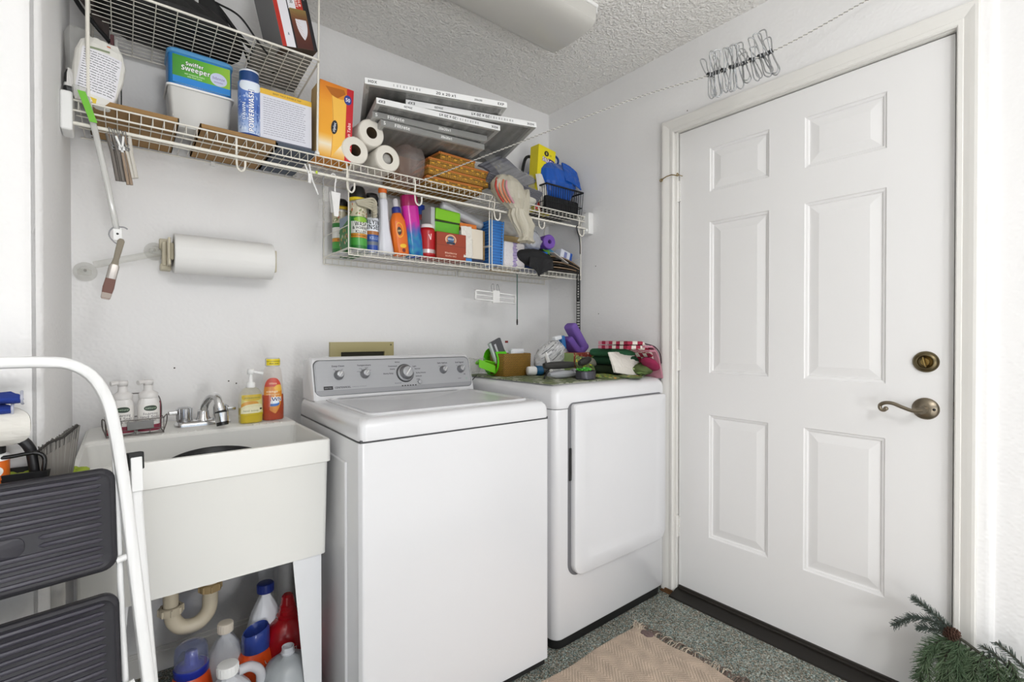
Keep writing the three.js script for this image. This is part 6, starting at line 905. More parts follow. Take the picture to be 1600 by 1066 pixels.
  part(cy, 'frame', mg([polyBar([V(-W, 0.046, D), V(W, 0.046, D), V(W, 0.046, -D), V(-W, 0.046, -D), V(-W, 0.046, D)], 0.0015), polyBar([V(-W, 0.003, D), V(W, 0.003, D), V(W, 0.003, -D), V(-W, 0.003, -D), V(-W, 0.003, D)], 0.0015), polyBar([V(-W, 0.018, D), V(W, 0.018, D)], 0.001), ...[-1, -0.5, 0, 0.5, 1].map((k) => polyBar([V(k * W, 0.046, D), V(k * W, 0.002, D), V(k * W, 0.002, -D), V(k * W, 0.046, -D)], 0.0011)), ...[-1, 1].map((s) => tube([V(s * W, 0.046, D), V(s * (W + 0.008), 0.055, D - 0.008), V(s * (W + 0.008), 0.03, D - 0.014), V(s * W, 0.004, D - 0.01)], 0.0016, 24, 6))]), wr);
  part(cy, 'back_arch', tube([V(-W, 0.003, -D), V(-W, 0.085, -D), V(-W * 0.86, 0.108, -D), V(-W * 0.4, 0.115, -D), V(W * 0.4, 0.115, -D), V(W * 0.86, 0.108, -D), V(W, 0.085, -D), V(W, 0.003, -D)], 0.0018, 60, 6), wr);
  part(cy, 'name_plate', box(0.062, 0.024, 0.003, 0.012, 0.030, D + 0.002, 0.001).rotateZ(R(2)), std(0x82817f, 0.5, { metalness: 0.3 }));
  const lb = canvasTex(256, 256, (g, Wd, H) => { rect(g, '#ece9e4', 0, 0, Wd, H); oval2(g, '#2c3d2c', 140, 40, 50, 26); text(g, 'natural', 140, 40, 22, '#a9bda4', { bold: true }); text(g, 'Foaming', 140, 92, 30, '#4a4146'); text(g, 'Hand Soap', 128, 122, 34, '#4a4146'); text(g, 'sea salt', 140, 156, 26, '#6b5a60'); rect(g, '#8e2f45', 0, 196, Wd, 60); });
  const foam = (label, x, z, ry) => {
    const t = thing('foaming_soap_bottle', label, 'soap bottle', [x, L + 0.0045, z], ry);
    part(t, 'bottle', loft([oval(0.024, 0.022, 0, 28, 2.6), oval(0.0268, 0.0245, 0.003, 28, 2.6), oval(0.0268, 0.0245, 0.085, 28, 2.6), oval(0.0255, 0.0235, 0.092, 28, 2.3), oval(0.021, 0.021, 0.104, 28, 2)], true, true, 60), std(0xe8e5e2, 0.35));
    part(t, 'label', wrapLabel(0.0268, 0.0245, 0.004, 0.084, 150, 2.6), printed(lb, 0.4));
    part(t, 'pump', mg([lathe([[0.022, 0.100], [0.0245, 0.102], [0.0245, 0.114], [0.016, 0.120], [0.0115, 0.124], [0.011, 0.142], [0, 0.142]], 24), lathe([[0, 0.156], [0.012, 0.155], [0.0135, 0.150], [0.012, 0.139], [0, 0.139]], 20), bar(V(0, 0.150, 0), V(-0.026, 0.148, 0.014), 0.005, 10, 0.007)]), std(0xe2dfdc, 0.35));
    return t;
  };
  foam('white foaming soap bottle in the right half of the wire caddy', 0.059, 0.238, R(4)); foam('white foaming soap bottle in the caddy partly behind the step ladder rail', -0.001, 0.238, R(-6));
  const mc = thing('maroon_card', 'maroon backing card standing behind the bottles in the wire caddy', 'card', [0.078, L + 0.0045, 0.203]); part(mc, 'card', box(0.022, 0.085, 0.003, 0.002, 0.043, 0, 0.001), std(0x77253a, 0.5));
  const sp = thing('small_lotion_tube', 'cream and red small tube at the left end of the wire caddy', 'tube', [-0.029, L + 0.0045, 0.262]); part(sp, 'tube', box(0.016, 0.052, 0.016, 0, 0.026, 0, 0.005, 3), std(0xd6c7a3, 0.4)); part(sp, 'foot', box(0.0165, 0.022, 0.0165, 0, 0.011, 0, 0.005, 3), std(0x9c2b38, 0.4));
  // black pan in the tub
  const pan = thing('black_pan', 'round black pan lying in the sink, its rim showing above the front edge', 'pan', [0.205, 0.735, 0.475]);
  pan.rotation.x = R(10);
  part(pan, 'bowl', crease(lathe([[0, 0.004], [0.09, 0.004], [0.10, 0.012], [0.122, 0.062], [0.126, 0.063], [0.1265, 0.060], [0.104, 0.004], [0.098, 0], [0, 0]], 56), 40), std(0x0d0d0e, 0.45));
  part(pan, 'base_stand', lathe([[0.07, -0.19], [0.085, -0.19], [0.09, 0.0], [0.08, 0.0]], 40), M.white, 'white strainer under the pan');
}
// ------------------------------------------------------------------ bottles under the sink
{
  const jug = (t, m, h, w, d, neck, handle) => {
    const o = (k, j, y, p = 3) => oval(w * k, d * j, y, 32, p);
    part(t, 'body', loft([o(0.92, 0.92, 0), o(1, 1, 0.006), o(1, 1, h * 0.56), o(0.94, 0.96, h * 0.66, 2.8), o(0.72, 0.78, h * 0.80, 2.4), o(0.46, 0.5, h * 0.9, 2), o(neck / w, neck / d, h * 0.955, 2), o(neck / w, neck / d, h, 2)], true, true, 70), m);
    if (handle) part(t, 'handle', tube([V(handle * w * 0.30, h * 0.92, 0), V(handle * w * 0.78, h * 0.90, 0), V(handle * w * 1.02, h * 0.74, 0), V(handle * w * 0.98, h * 0.52, 0)], 0.011, 30, 10), m);
  };
  const cap = (t, m, y, r, h) => { const g = [lathe([[r, y], [r * 1.02, y + 0.002], [r, y + h - 0.003], [r * 0.9, y + h], [0, y + h]], 28)]; for (let k = 0; k < 20; k++) g.push(box(0.0014, h - 0.006, 0.002, Math.cos(k * 0.314) * r, y + h / 2, Math.sin(k * 0.314) * r, 0.0004)); return part(t, 'cap', mg(g), m); };
  const translucent = phy(0xe9ebef, 0.3, { transmission: 0.4, thickness: 0 });
  const white = std(0xe4e6ea, 0.35);
  // orange laundry detergents
  const og = std(0xe4521a, 0.3);
  const d1 = thing('laundry_detergent_bottle', 'orange detergent bottle with a clear dome cap over a blue spout, leftmost under the sink', 'detergent bottle', [0.146, 0.001, 0.435]);
  const o1 = (w, y, p = 2.6) => oval(w, w * 0.72, y, 32, p);
  d1.scale.setScalar(0.86);
  part(d1, 'body', loft([o1(0.060, 0), o1(0.064, 0.006), o1(0.064, 0.13), o1(0.060, 0.18), o1(0.052, 0.225), o1(0.046, 0.236, 2.2)], true, true, 60), og);
  part(d1, 'blue_collar', loft([oval(0.047, 0.044, 0.234, 32), oval(0.050, 0.047, 0.238, 32), oval(0.050, 0.047, 0.258, 32), oval(0.046, 0.043, 0.262, 32)], true, true, 40), std(0x22329c, 0.3));
  part(d1, 'spout', lathe([[0.036, 0.262], [0.030, 0.268], [0.020, 0.273], [0.017, 0.305], [0, 0.306]], 24), std(0x2339b0, 0.3));
  part(d1, 'dome_cap', lathe([[0.0475, 0.262], [0.0475, 0.30], [0.045, 0.322], [0.036, 0.330], [0.020, 0.331], [0, 0.331]], 36), phy(0xcfd6ee, 0.08, { transmission: 0.85, thickness: 0 }));
  const d2 = thing('laundry_detergent_bottle', 'orange detergent bottle with a slanted translucent blue cap in the middle under the sink', 'detergent bottle', [0.313, 0.001, 0.415], R(10));
  d2.scale.setScalar(0.87);
  part(d2, 'body', loft([o1(0.066, 0), o1(0.070, 0.006), o1(0.070, 0.12), o1(0.064, 0.17), o1(0.054, 0.205), o1(0.046, 0.222, 2.2)], true, true, 60), og);
  part(d2, 'handle', tube([V(0.045, 0.205, 0), V(0.074, 0.185, 0), V(0.082, 0.13, 0), V(0.07, 0.08, 0)], 0.013, 30, 10), std(0xd8481a, 0.35));
  const slant = (k, y0, y1, n) => oval(0.044 * k, 0.040 * k, 0, n, 2.1).map((p) => V(p.x, y0 + (y1 - y0) * (p.x / 0.088 + 0.5), p.z));
  part(d2, 'cap', loft([slant(1.02, 0.222, 0.222, 32), slant(1.02, 0.25, 0.25, 32), slant(1.0, 0.272, 0.293, 32), slant(0.9, 0.280, 0.302, 32), slant(0.85, 0.278, 0.299, 32), slant(0.84, 0.24, 0.24, 32)], true, true, 40), phy(0x3f57b0, 0.15, { transmission: 0.35, thickness: 0 }));
  part(d2, 'inner_spout', lathe([[0.030, 0.224], [0.022, 0.232], [0.018, 0.258], [0, 0.259]], 20), std(0xa34468, 0.4));
  part(d2, 'emblem', wrapLabel(0.066, 0.0475, 0.172, 0.198, 26, 2.6, 0.001, 0.2).rotateY(R(38)), printed(canvasTex(64, 64, (g) => { rect(g, '#e4521a', 0, 0, 64, 64); oval2(g, '#e6d9d4', 32, 32, 28, 28); text(g, 'HE', 32, 32, 30, '#c43c1a', { bold: true }); }), 0.4));
  const w1 = thing('white_bottle_cream_cap', 'pale translucent bottle with a cream cap behind the orange bottles under the sink', 'bottle', [0.238, 0.001, 0.375]);
  w1.scale.setScalar(0.96); jug(w1, phy(0xdfe2e6, 0.3, { transmission: 0.3 }), 0.272, 0.058, 0.042, 0.016, 0); cap(w1, std(0xe6dccb, 0.5), 0.266, 0.022, 0.028);
  const w2 = thing('white_jug', 'white plastic jug with ridged white cap and loop handle under the sink', 'jug', [0.216, 0.001, 0.565], R(12));
  jug(w2, translucent, 0.245, 0.075, 0.05, 0.020, 0); cap(w2, M.white, 0.240, 0.026, 0.026);
  part(w2, 'handle', tube([V(0.025, 0.232, 0.0), V(0.058, 0.228, 0.0), V(0.084, 0.200, 0), V(0.082, 0.15, 0), V(0.06, 0.12, 0)], 0.013, 36, 12), translucent);
  const w3 = thing('clear_gallon_jug', 'empty cloudy gallon jug without a cap beside the right sink leg', 'jug', [0.372, 0.001, 0.548]);
  const o3 = (w, y, p = 2.8) => oval(w, w * 0.92, y, 36, p);
  part(w3, 'body', loft([o3(0.066, 0), o3(0.071, 0.006), o3(0.072, 0.13), o3(0.069, 0.165), o3(0.055, 0.198, 2.3), o3(0.034, 0.214, 2), o3(0.019, 0.220, 2), o3(0.0165, 0.226, 2)], true, true, 70), phy(0xc9cfd2, 0.3, { transmission: 0.45, thickness: 0 }));
  part(w3, 'neck', crease(lathe([[0.0165, 0.222], [0.019, 0.224], [0.019, 0.228], [0.0165, 0.230], [0.0165, 0.243], [0.0145, 0.243], [0.0145, 0.222]], 24), 30), translucent);
  const rj = thing('red_jug', 'glossy red detergent jug without a cap beside the right sink leg', 'jug', [0.408, 0.001, 0.402]);
  const rm = std(0xa80f18, 0.25); const o4 = (w, y, p = 2.8) => oval(w, w * 0.85, y, 36, p);
  part(rj, 'body', loft([o4(0.062, 0), o4(0.067, 0.006), o4(0.067, 0.15), o4(0.064, 0.20), o4(0.052, 0.235, 2.4), o4(0.034, 0.25, 2.1), o4(0.030, 0.256, 2)], true, true, 60), rm);
  part(rj, 'spout', crease(lathe([[0.032, 0.254], [0.033, 0.262], [0.027, 0.266], [0.0265, 0.276], [0.024, 0.279], [0.0235, 0.29], [0.021, 0.293], [0.017, 0.318], [0.012, 0.324], [0, 0.325]], 28), 30), rm);
  part(rj, 'label', wrapLabel(0.067, 0.057, 0.10, 0.195, 90, 2.8).rotateY(R(-40)), printed(canvasTex(128, 128, (g) => { rect(g, '#a80f18', 0, 0, 128, 128); g.strokeStyle = '#e9d9d2'; g.lineWidth = 4; g.beginPath(); g.moveTo(5, 20); g.lineTo(60, 30); g.lineTo(122, 12); g.lineTo(122, 60); g.lineTo(60, 74); g.lineTo(5, 56); g.stroke(); text(g, 'clean', 62, 50, 28, '#e9b9a8', { bold: true }); oval2(g, '#d9c23a', 40, 100, 24, 18); oval2(g, '#3c7a34', 84, 104, 24, 16); }), 0.35));
  const bl = thing('bleach_bottle', 'white bleach bottle with a blue cap at the back right under the sink', 'bottle', [0.355, 0.001, 0.345]);
  jug(bl, white, 0.332, 0.056, 0.046, 0.017, 0); cap(bl, std(0x1c2f7c, 0.4), 0.326, 0.0245, 0.028);
  const wa = thing('small_dark_valve', 'small grey water valve on the wall low behind the bottles', 'valve', [0.16, 0.02, 0.05]); part(wa, 'body', mg([lathe([[0, 0], [0.02, 0], [0.022, 0.012], [0.014, 0.03], [0, 0.032]], 16), bar(V(0, 0.015, 0), V(0, 0.015, -0.04), 0.008, 10)]), std(0x55584f, 0.5));
}
// ------------------------------------------------------------------ folded step ladder at the left
{
  const t = thing('step_ladder', 'folded white step ladder with black ribbed treads leaning in front of the sink', 'step ladder', [0, 0, 0.93]);
  t.rotation.order = 'YXZ'; t.rotation.y = R(9.5); t.rotation.x = -Math.atan(0.14);
  const wm = std(0xe9e9e8, 0.35), C = -0.20, mir = (p) => V(2 * C - p.x, p.y, p.z);
  const sweep = (pts, w, d) => {                                       // flat oval bar along a curve in the ladder's plane
    const c = new THREE.CatmullRomCurve3(pts, false, 'centripetal'), N = 60, rings = [];
    for (let i = 0; i <= N; i++) { const p = c.getPoint(i / N), T = c.getTangent(i / N), S = V(0, 0, 1), U = S.clone().cross(T).normalize(), r = []; for (let k = 0; k < 16; k++) { const a = k / 16 * 6.2832, cc = Math.cos(a), ss = Math.sin(a); r.push(p.clone().addScaledVector(U, w / 2 * Math.sign(cc) * Math.abs(cc) ** 0.5).addScaledVector(S, d / 2 * Math.sign(ss) * Math.abs(ss) ** 0.5)); } rings.push(r); }
    return loft(rings, true, true, 40);
  };
  const right = [V(0.078, 0.012, 0), V(0.052, 0.40, 0), V(0.0285, 0.74, 0), V(0.018, 0.88, 0), V(0.008, 0.975, 0), V(-0.003, 1.035, 0), V(-0.026, 1.083, 0), V(-0.058, 1.106, 0), V(-0.10, 1.111, 0)];
  part(t, 'handrail_frame', sweep([...right, V(C, 1.111, 0), ...right.slice().reverse().map(mir)], 0.021, 0.024), wm);
  const legC = [V(0.077, 0.012, -0.034), V(0.058, 0.46, -0.030), V(0.044, 0.80, -0.024), V(0.0435, 0.90, -0.022)];
  for (const f of [(p) => p, mir]) {
    const pts = legC.map(f), leg = part(t, 'rear_leg', sweep(pts, 0.0205, 0.020), wm);
    const e = pts[3]; part(leg, 'end_cap', box(0.027, 0.036, 0.026, e.x, e.y + 0.001, e.z, 0.003), M.black);
    part(leg, 'cap_insert', box(0.0195, 0.070, 0.0275, e.x, e.y - 0.026, e.z + 0.0012, 0.002), wm);
    const a = f(right[0].clone()), b = f(legC[0].clone());
    part(t, 'foot', box(0.03, 0.03, 0.034, a.x, 0.013, 0, 0.006), M.rubber); part(t, 'foot', box(0.03, 0.03, 0.03, b.x, 0.013, b.z, 0.006), M.rubber);
  }
  const inner = (f) => part(t, 'inner_rail', polyBar([f(V(0.009, 0.925, -0.006)), f(V(0.012, 0.60, -0.012)), f(V(0.02, 0.20, -0.014))], 0.0055, 8), wm);
  inner((p) => p); inner(mir);
  part(t, 'cross_bar', sweep([V(2 * C - 0.06, 0.18, -0.034), V(C, 0.18, -0.034), V(0.06, 0.18, -0.034)], 0.02, 0.018), wm);
  // treads folded flat into the plane of the frame
  const blk = std(0x222127, 0.5), ribLitM = std(0x37353f, 0.4), x0 = -0.405, x1 = 0.006;  // ribs lighter than the tread, their highlights put in the colour
  const tread = (h0, h1, plate) => {
    const rr2 = (i, z) => rr(x0 + i, x1 - i, h0 + i, h1 - i, 0.024 - i * 0.3, 0, 6).map((p) => V(p.x, p.z, z)).reverse();
    const d = part(t, 'tread', loft([rr2(0.004, -0.014), rr2(0.0, -0.008), rr2(0.0, 0.006), rr2(0.003, 0.0105), rr2(0.008, 0.012), rr2(0.011, 0.0098)], true, true, 40), blk);
    const n = Math.floor((h1 - h0 - 0.034) / 0.0138);
    for (let k = 0; k <= n; k++) { const y = h0 + 0.017 + k * (h1 - h0 - 0.034) / n; const hit = plate && y > plate - 0.018 && y < plate + 0.018;
      const xs = hit ? [[x0 + 0.03, C - 0.085], [C + 0.095, x1 - 0.022]] : [[x0 + 0.025, x1 - 0.022]];
      for (const [a, b] of xs) part(d, 'rib', loft([[a, 0.001], [a + 0.006, 0.0044], [b - 0.006, 0.0044], [b, 0.001]].map(([x, r]) => Array.from({ length: 8 }, (_, i) => V(x, y + r * Math.cos(i * 0.785), 0.0098 + r * 0.75 * Math.sin(i * 0.785)))), true, true, 60), ribLitM); }
    if (plate) part(d, 'name_plate', loft([0.0098, 0.0118, 0.0122].map((z, k) => rr(C - 0.078 + k * 0.0006, C + 0.078 - k * 0.0006, plate - 0.017 + k * 0.0006, plate + 0.017 - k * 0.0006, 0.014, 0, 6).map((p) => V(p.x, p.z, z)).reverse()), false, true, 40), std(0x2c2b33, 0.45));
    for (const f of [(p) => p, mir]) part(d, 'pivot_bolt', bar(f(V(0.004, h0 + 0.012, 0)), f(V(0.026, h0 + 0.016, 0.0)), 0.0065, 12), wm);
  };
  tread(0.703, 0.898, 0.785); tread(0.462, 0.660, 0.535); tread(0.222, 0.418, 0.30);
}
// ------------------------------------------------------------------ left of the sink, behind the ladder
{
  const sh = thing('narrow_wall_shelf', 'narrow white wall ledge mostly hidden behind the step ladder', 'shelf', [-0.38, 0, 0.70]);
  part(sh, 'board', span(-0.24, 0.235, 0.842, 0.857, 0.001, 0.088, 0.003), M.white); part(sh, 'bracket', span(-0.12, -0.10, 0.77, 0.842, 0.001, 0.07, 0.003), M.white); part(sh, 'bracket', span(0.10, 0.12, 0.77, 0.842, 0.001, 0.07, 0.003), M.white);
  const up = thing('towel_shelf', 'white wall shelf just past the left edge of the picture carrying the towels', 'shelf', [-0.45, 0, 0.70]);
  part(up, 'board', span(-0.20, 0.235, 0.930, 0.945, 0.001, 0.15, 0.003), M.white); part(up, 'bracket', span(0.02, 0.04, 0.87, 0.930, 0.001, 0.12, 0.003), M.white);
  const roll = (t, n, th, len, m, x, y, z, flat) => part(t, n, crumple(loft([0, 0.2, 0.7, 1].map((k) => { const p = []; for (let i = 0; i < 28; i++) { const a = i / 28 * 6.2832, c = Math.cos(a), s = Math.sin(a); p.push(V(x - len + len * k, y + flat * (s > 0 ? s : 0.9 * s), z + th * c)); } return p; }), true, true, 60), 0.004, 30, y * 10), m);
  const wt = thing('white_towel', 'folded white towel at the left edge, below the blue one', 'towel', [0, 0, 0]);
  const wm = std(0xd9d6cf, 0.95);
  part(wt, 'fold', crumple(sheet((u, v) => { const a = -1.45 + 2.9 * v, r = 0.034 - 0.004 * Math.sin(u * 5); return V(-0.42 + (0.288 - 0.035 * Math.sin(a) ** 4) * u, 0.985 + r * Math.sin(a), 0.775 + 0.045 * Math.cos(a)); }, 24, 18, 0.010), 0.003, 30, 2), wm);
  part(wt, 'shaded_inner_fold', sheet((u, v) => V(-0.42 + 0.272 * u, 0.972 + 0.016 * Math.sin(v * 3.1), 0.74 + 0.06 * v), 10, 10, 0.008), std(0xa9a49a, 0.95));  // greyer copy of the towel white, fold shade in its colour
  const bt = thing('blue_towel', 'folded blue towel with pale edges on the white towel at the left edge', 'towel', [0, 0, 0]);
  const bm = std(0x1d3585, 0.95);
  for (const [dy, dx] of [[0, 0], [0.024, 0.012]]) { part(bt, 'fold', crumple(sheet((u, v) => { const a = -1.5 + 3 * v; return V(-0.42 + (0.266 + dx - 0.022 * Math.sin(a) ** 4) * u, 1.016 + dy * 0.8 + 0.011 * Math.sin(a), 0.775 + 0.042 * Math.cos(a)); }, 20, 14, 0.006), 0.003, 34, 3 + dy), bm); part(bt, 'pale_edge', tube([V(-0.158 + dx, 1.004 + dy * 0.8, 0.78), V(-0.156 + dx, 1.010 + dy * 0.8, 0.81), V(-0.155 + dx, 1.020 + dy * 0.8, 0.818), V(-0.158 + dx, 1.028 + dy * 0.8, 0.79)], 0.0022, 20, 6), std(0xb9bccb, 0.9)); }
  const br = thing('upturned_broom', 'upturned broom with dusty grey bristles beside the left wall corner', 'broom', [-0.102, 0, 0.752], R(8)); br.rotation.z = 0;
  { const r = rng(31), B = []; for (let i = 0; i < 420; i++) { const u = r() * 2 - 1, w = (r() - 0.5) * 0.03, top = 0.945 + 0.020 * u + r() * 0.008, x0 = u * 0.018, x1 = u * 0.029 + 0.003; B.push(bar(V(x0, 0.835, w * 0.6), V(x1 + (r() - 0.5) * 0.004, top, w), 0.0011, 4)); }
    part(br, 'bristles', mg(B), std(0x7c7974, 0.9)).userData.kind = 'stuff'; part(br, 'bristle_core', loft([rr(-0.017, 0.017, -0.010, 0.010, 0.006, 0.83, 3), rr(-0.026, 0.030, -0.014, 0.014, 0.006, 0.93, 3).map((p) => V(p.x, p.y + p.x * 0.6, p.z))], true, true, 40), std(0x6e6a64, 0.95)); part(br, 'dark_tips', polyBar([V(-0.030, 0.928, 0.016), V(-0.012, 0.944, 0.017), V(0.008, 0.951, 0.016), V(0.030, 0.972, 0.014)], 0.0022, 5), std(0x2e2b28, 0.9));
    part(br, 'head', box(0.045, 0.05, 0.03, 0, 0.812, 0, 0.008), std(0x56545a, 0.6)); part(br, 'stick', bar(V(0, 0.0, -0.005), V(0, 0.80, 0), 0.011, 12), std(0xb7b4ae, 0.5)); }
  const S = 0.8575;
  const cd = thing('black_tool_caddy', 'black plastic tool caddy with a thick arched handle behind the top ladder tread', 'caddy', [-0.165, S, 0.745]);
  part(cd, 'tray', loft([rr(-0.055, 0.05, -0.03, 0.03, 0.008, 0.0, 3), rr(-0.06, 0.055, -0.034, 0.034, 0.008, 0.035, 3), rr(-0.056, 0.051, -0.03, 0.03, 0.008, 0.035, 3), rr(-0.052, 0.047, -0.027, 0.027, 0.008, 0.004, 3)], true, true, 40), std(0x1b1b1c, 0.5));
  part(cd, 'handle', tube([V(-0.075, 0.10, 0), V(-0.03, 0.105, 0), V(0.008, 0.097, 0), V(0.024, 0.075, 0), V(0.030, 0.04, 0), V(0.032, 0.02, 0)], 0.0088, 40, 10), std(0x202022, 0.45)); part(cd, 'wire_handle', tube([V(-0.075, 0.066, 0.030), V(0.0, 0.068, 0.030), V(0.036, 0.070, 0.030), V(0.046, 0.062, 0.030), V(0.046, 0.03, 0.030)], 0.0036, 40, 8), M.blackGloss);
  const oc = thing('orange_spray_can', 'small orange can with a black cap at the left edge behind the top tread', 'spray can', [-0.192, S + 0.005, 0.758]);
  part(oc, 'can', lathe([[0, 0], [0.026, 0], [0.026, 0.06], [0.02, 0.068], [0, 0.069]], 24), std(0xdd6f25, 0.4)); part(oc, 'label', wrapLabel(0.026, 0.026, 0.022, 0.055, 120), printed(canvasTex(96, 64, (g) => { rect(g, '#de6a1e', 0, 0, 96, 64); oval2(g, '#f0ece8', 60, 32, 26, 20); }), 0.4)); part(oc, 'white_band', lathe([[0.0263, 0.057], [0.0263, 0.066], [0.02, 0.069]], 24), M.white); part(oc, 'cap', lathe([[0.02, 0.068], [0.021, 0.07], [0.021, 0.088], [0.016, 0.096], [0, 0.098]], 20), M.black);
  { const r = rng(17); const gg = []; for (let i = 0; i < 60; i++) gg.push(new THREE.SphereGeometry(0.007 + r() * 0.005, 7, 5).scale(1.3, 0.7, 1).translate((r() - 0.5) * 0.12, 0.006 + r() * 0.018, (r() - 0.5) * 0.045)); single('green_chenille_mop_pad', 'lime green chenille pad lying behind the black caddy handles', 'mop pad', mg(gg), std(0x9aac3a, 0.95), [-0.118, S + 0.0, 0.742]); }
}
// ------------------------------------------------------------------ on the back wall
{
  const pt = thing('paper_towel_roll', 'full white paper towel roll on the wall holder above the sink', 'paper towel', [0.283, 1.428, 0.088]);
  const wv = dataTex(64, (x, y) => { const v = 0.5 + 0.25 * Math.sin(x * 0.785) * Math.sin(y * 0.785); return [v, v, v]; });
  part(pt, 'paper', crease(lathe([[0.020, -0.150], [0.064, -0.150], [0.066, -0.148], [0.066, 0.148], [0.064, 0.150], [0.020, 0.150]], 48), 40).rotateZ(Math.PI / 2), std(0xf0efec, 0.95, { bumpMap: rep(wv, 20, 10), bumpScale: 0.0008 }));
  part(pt, 'loose_sheet', sheet((u, v) => { const a = R(-20 - 60 * v); return V(-0.149 + 0.298 * u, 0.0672 * Math.sin(a), 0.0672 * Math.cos(a)); }, 4, 10, 0.0008), std(0xf0efec, 0.95));
  part(pt, 'core', new THREE.CylinderGeometry(0.02, 0.02, 0.299, 20, 1, true).rotateZ(Math.PI / 2), std(0x9c8467, 0.9));
  const ph = thing('paper_towel_holder', 'clear acrylic bar holder with beige end plates screwed to the wall', 'holder', [0, 0, 0]);
  const beige = std(0xcfc6ae, 0.5);
  part(ph, 'end_plate', span(0.116, 0.124, 1.385, 1.475, 0.045, 0.125, 0.003), beige); part(ph, 'wall_foot', mg([span(0.098, 0.130, 1.448, 1.485, 0, 0.02, 0.004), span(0.100, 0.130, 1.375, 1.398, 0, 0.05, 0.004), span(0.104, 0.116, 1.39, 1.47, 0.0, 0.06, 0.003)]), beige);
  part(ph, 'end_plate', span(0.442, 0.449, 1.39, 1.47, 0.0, 0.10, 0.003), beige); part(ph, 'spindle', bar(V(0.124, 1.428, 0.088), V(0.442, 1.428, 0.088), 0.0125, 14), beige);
  part(ph, 'latch', span(0.121, 0.132, 1.402, 1.456, 0.10, 0.128, 0.003), std(0xa39a82, 0.5));
  const cb = thing('clear_towel_bar', 'clear acrylic bar on two clear wall mounts left of the paper towel roll', 'bar', [0, 0, 0]);
  const ac = phy(0xf6f6f4, 0.06, { transmission: 0.9, thickness: 0, ior: 1.4 });
  part(cb, 'bar', mg([bar(V(-0.07, 1.375, 0.045), V(0.10, 1.432, 0.045), 0.011, 12)]), ac);
  for (const [x, y] of [[-0.092, 1.356], [0.086, 1.44]]) { part(cb, 'mount', mg([lathe([[0.03, 0], [0.03, 0.006], [0.016, 0.012], [0.013, 0.05], [0, 0.052]], 24).rotateX(Math.PI / 2).translate(x, y, 0), box(0.034, 0.02, 0.02, x, y - 0.006, 0.05, 0.006)]), ac); part(cb, 'screw', bar(V(x, y + 0.004, 0.004), V(x, y + 0.004, 0.016), 0.004, 10), M.nickelDark); }
  // washer box, the dark sheet in its opening stands for shade
  const wb = thing('washer_outlet_box', 'beige washer supply outlet box on the wall behind the control panel', 'outlet box', [0.815, 1.02, 0]);
  const bg = std(0xb3a878, 0.5), fr = new THREE.Shape([[-0.141, -0.105], [0.141, -0.105], [0.141, 0.105], [-0.141, 0.105]].map(([a, b]) => new THREE.Vector2(a, b))); fr.holes.push(new THREE.Path([[-0.098, -0.075], [-0.098, 0.066], [0.100, 0.066], [0.100, -0.075]].map(([a, b]) => new THREE.Vector2(a, b))));
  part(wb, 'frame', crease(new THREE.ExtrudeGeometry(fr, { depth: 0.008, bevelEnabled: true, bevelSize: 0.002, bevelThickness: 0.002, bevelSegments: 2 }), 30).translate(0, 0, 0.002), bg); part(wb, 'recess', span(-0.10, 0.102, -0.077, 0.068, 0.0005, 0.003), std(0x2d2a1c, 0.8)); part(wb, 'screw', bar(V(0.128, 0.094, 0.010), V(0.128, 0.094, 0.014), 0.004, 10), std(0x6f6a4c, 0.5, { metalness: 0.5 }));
  // little nail holes and specks on the walls
  const spots = [[0.14, 1.04, 'b'], [0.33, 0.975, 'b'], [0.305, 0.985, 'b'], [1.93, 2.25, 'r', 1.03], [1.93, 2.235, 'r', 1.005], [1.93, 2.14, 'r', 0.885], [1.93, 1.52, 'r', 0.36], [1.93, 1.27, 'r', 0.38]];
  for (const s of spots) { const m = struct('nail_hole', new THREE.CircleGeometry(0.0028, 8), std(0x4f4a44, 0.9)); m.name = numbered('trim_speck'); if (s[2] === 'b') m.position.set(s[0], s[1], 0.0012); else { m.position.set(s[0] - 0.0012, s[1], s[3]); m.rotation.y = -Math.PI / 2; } }
}
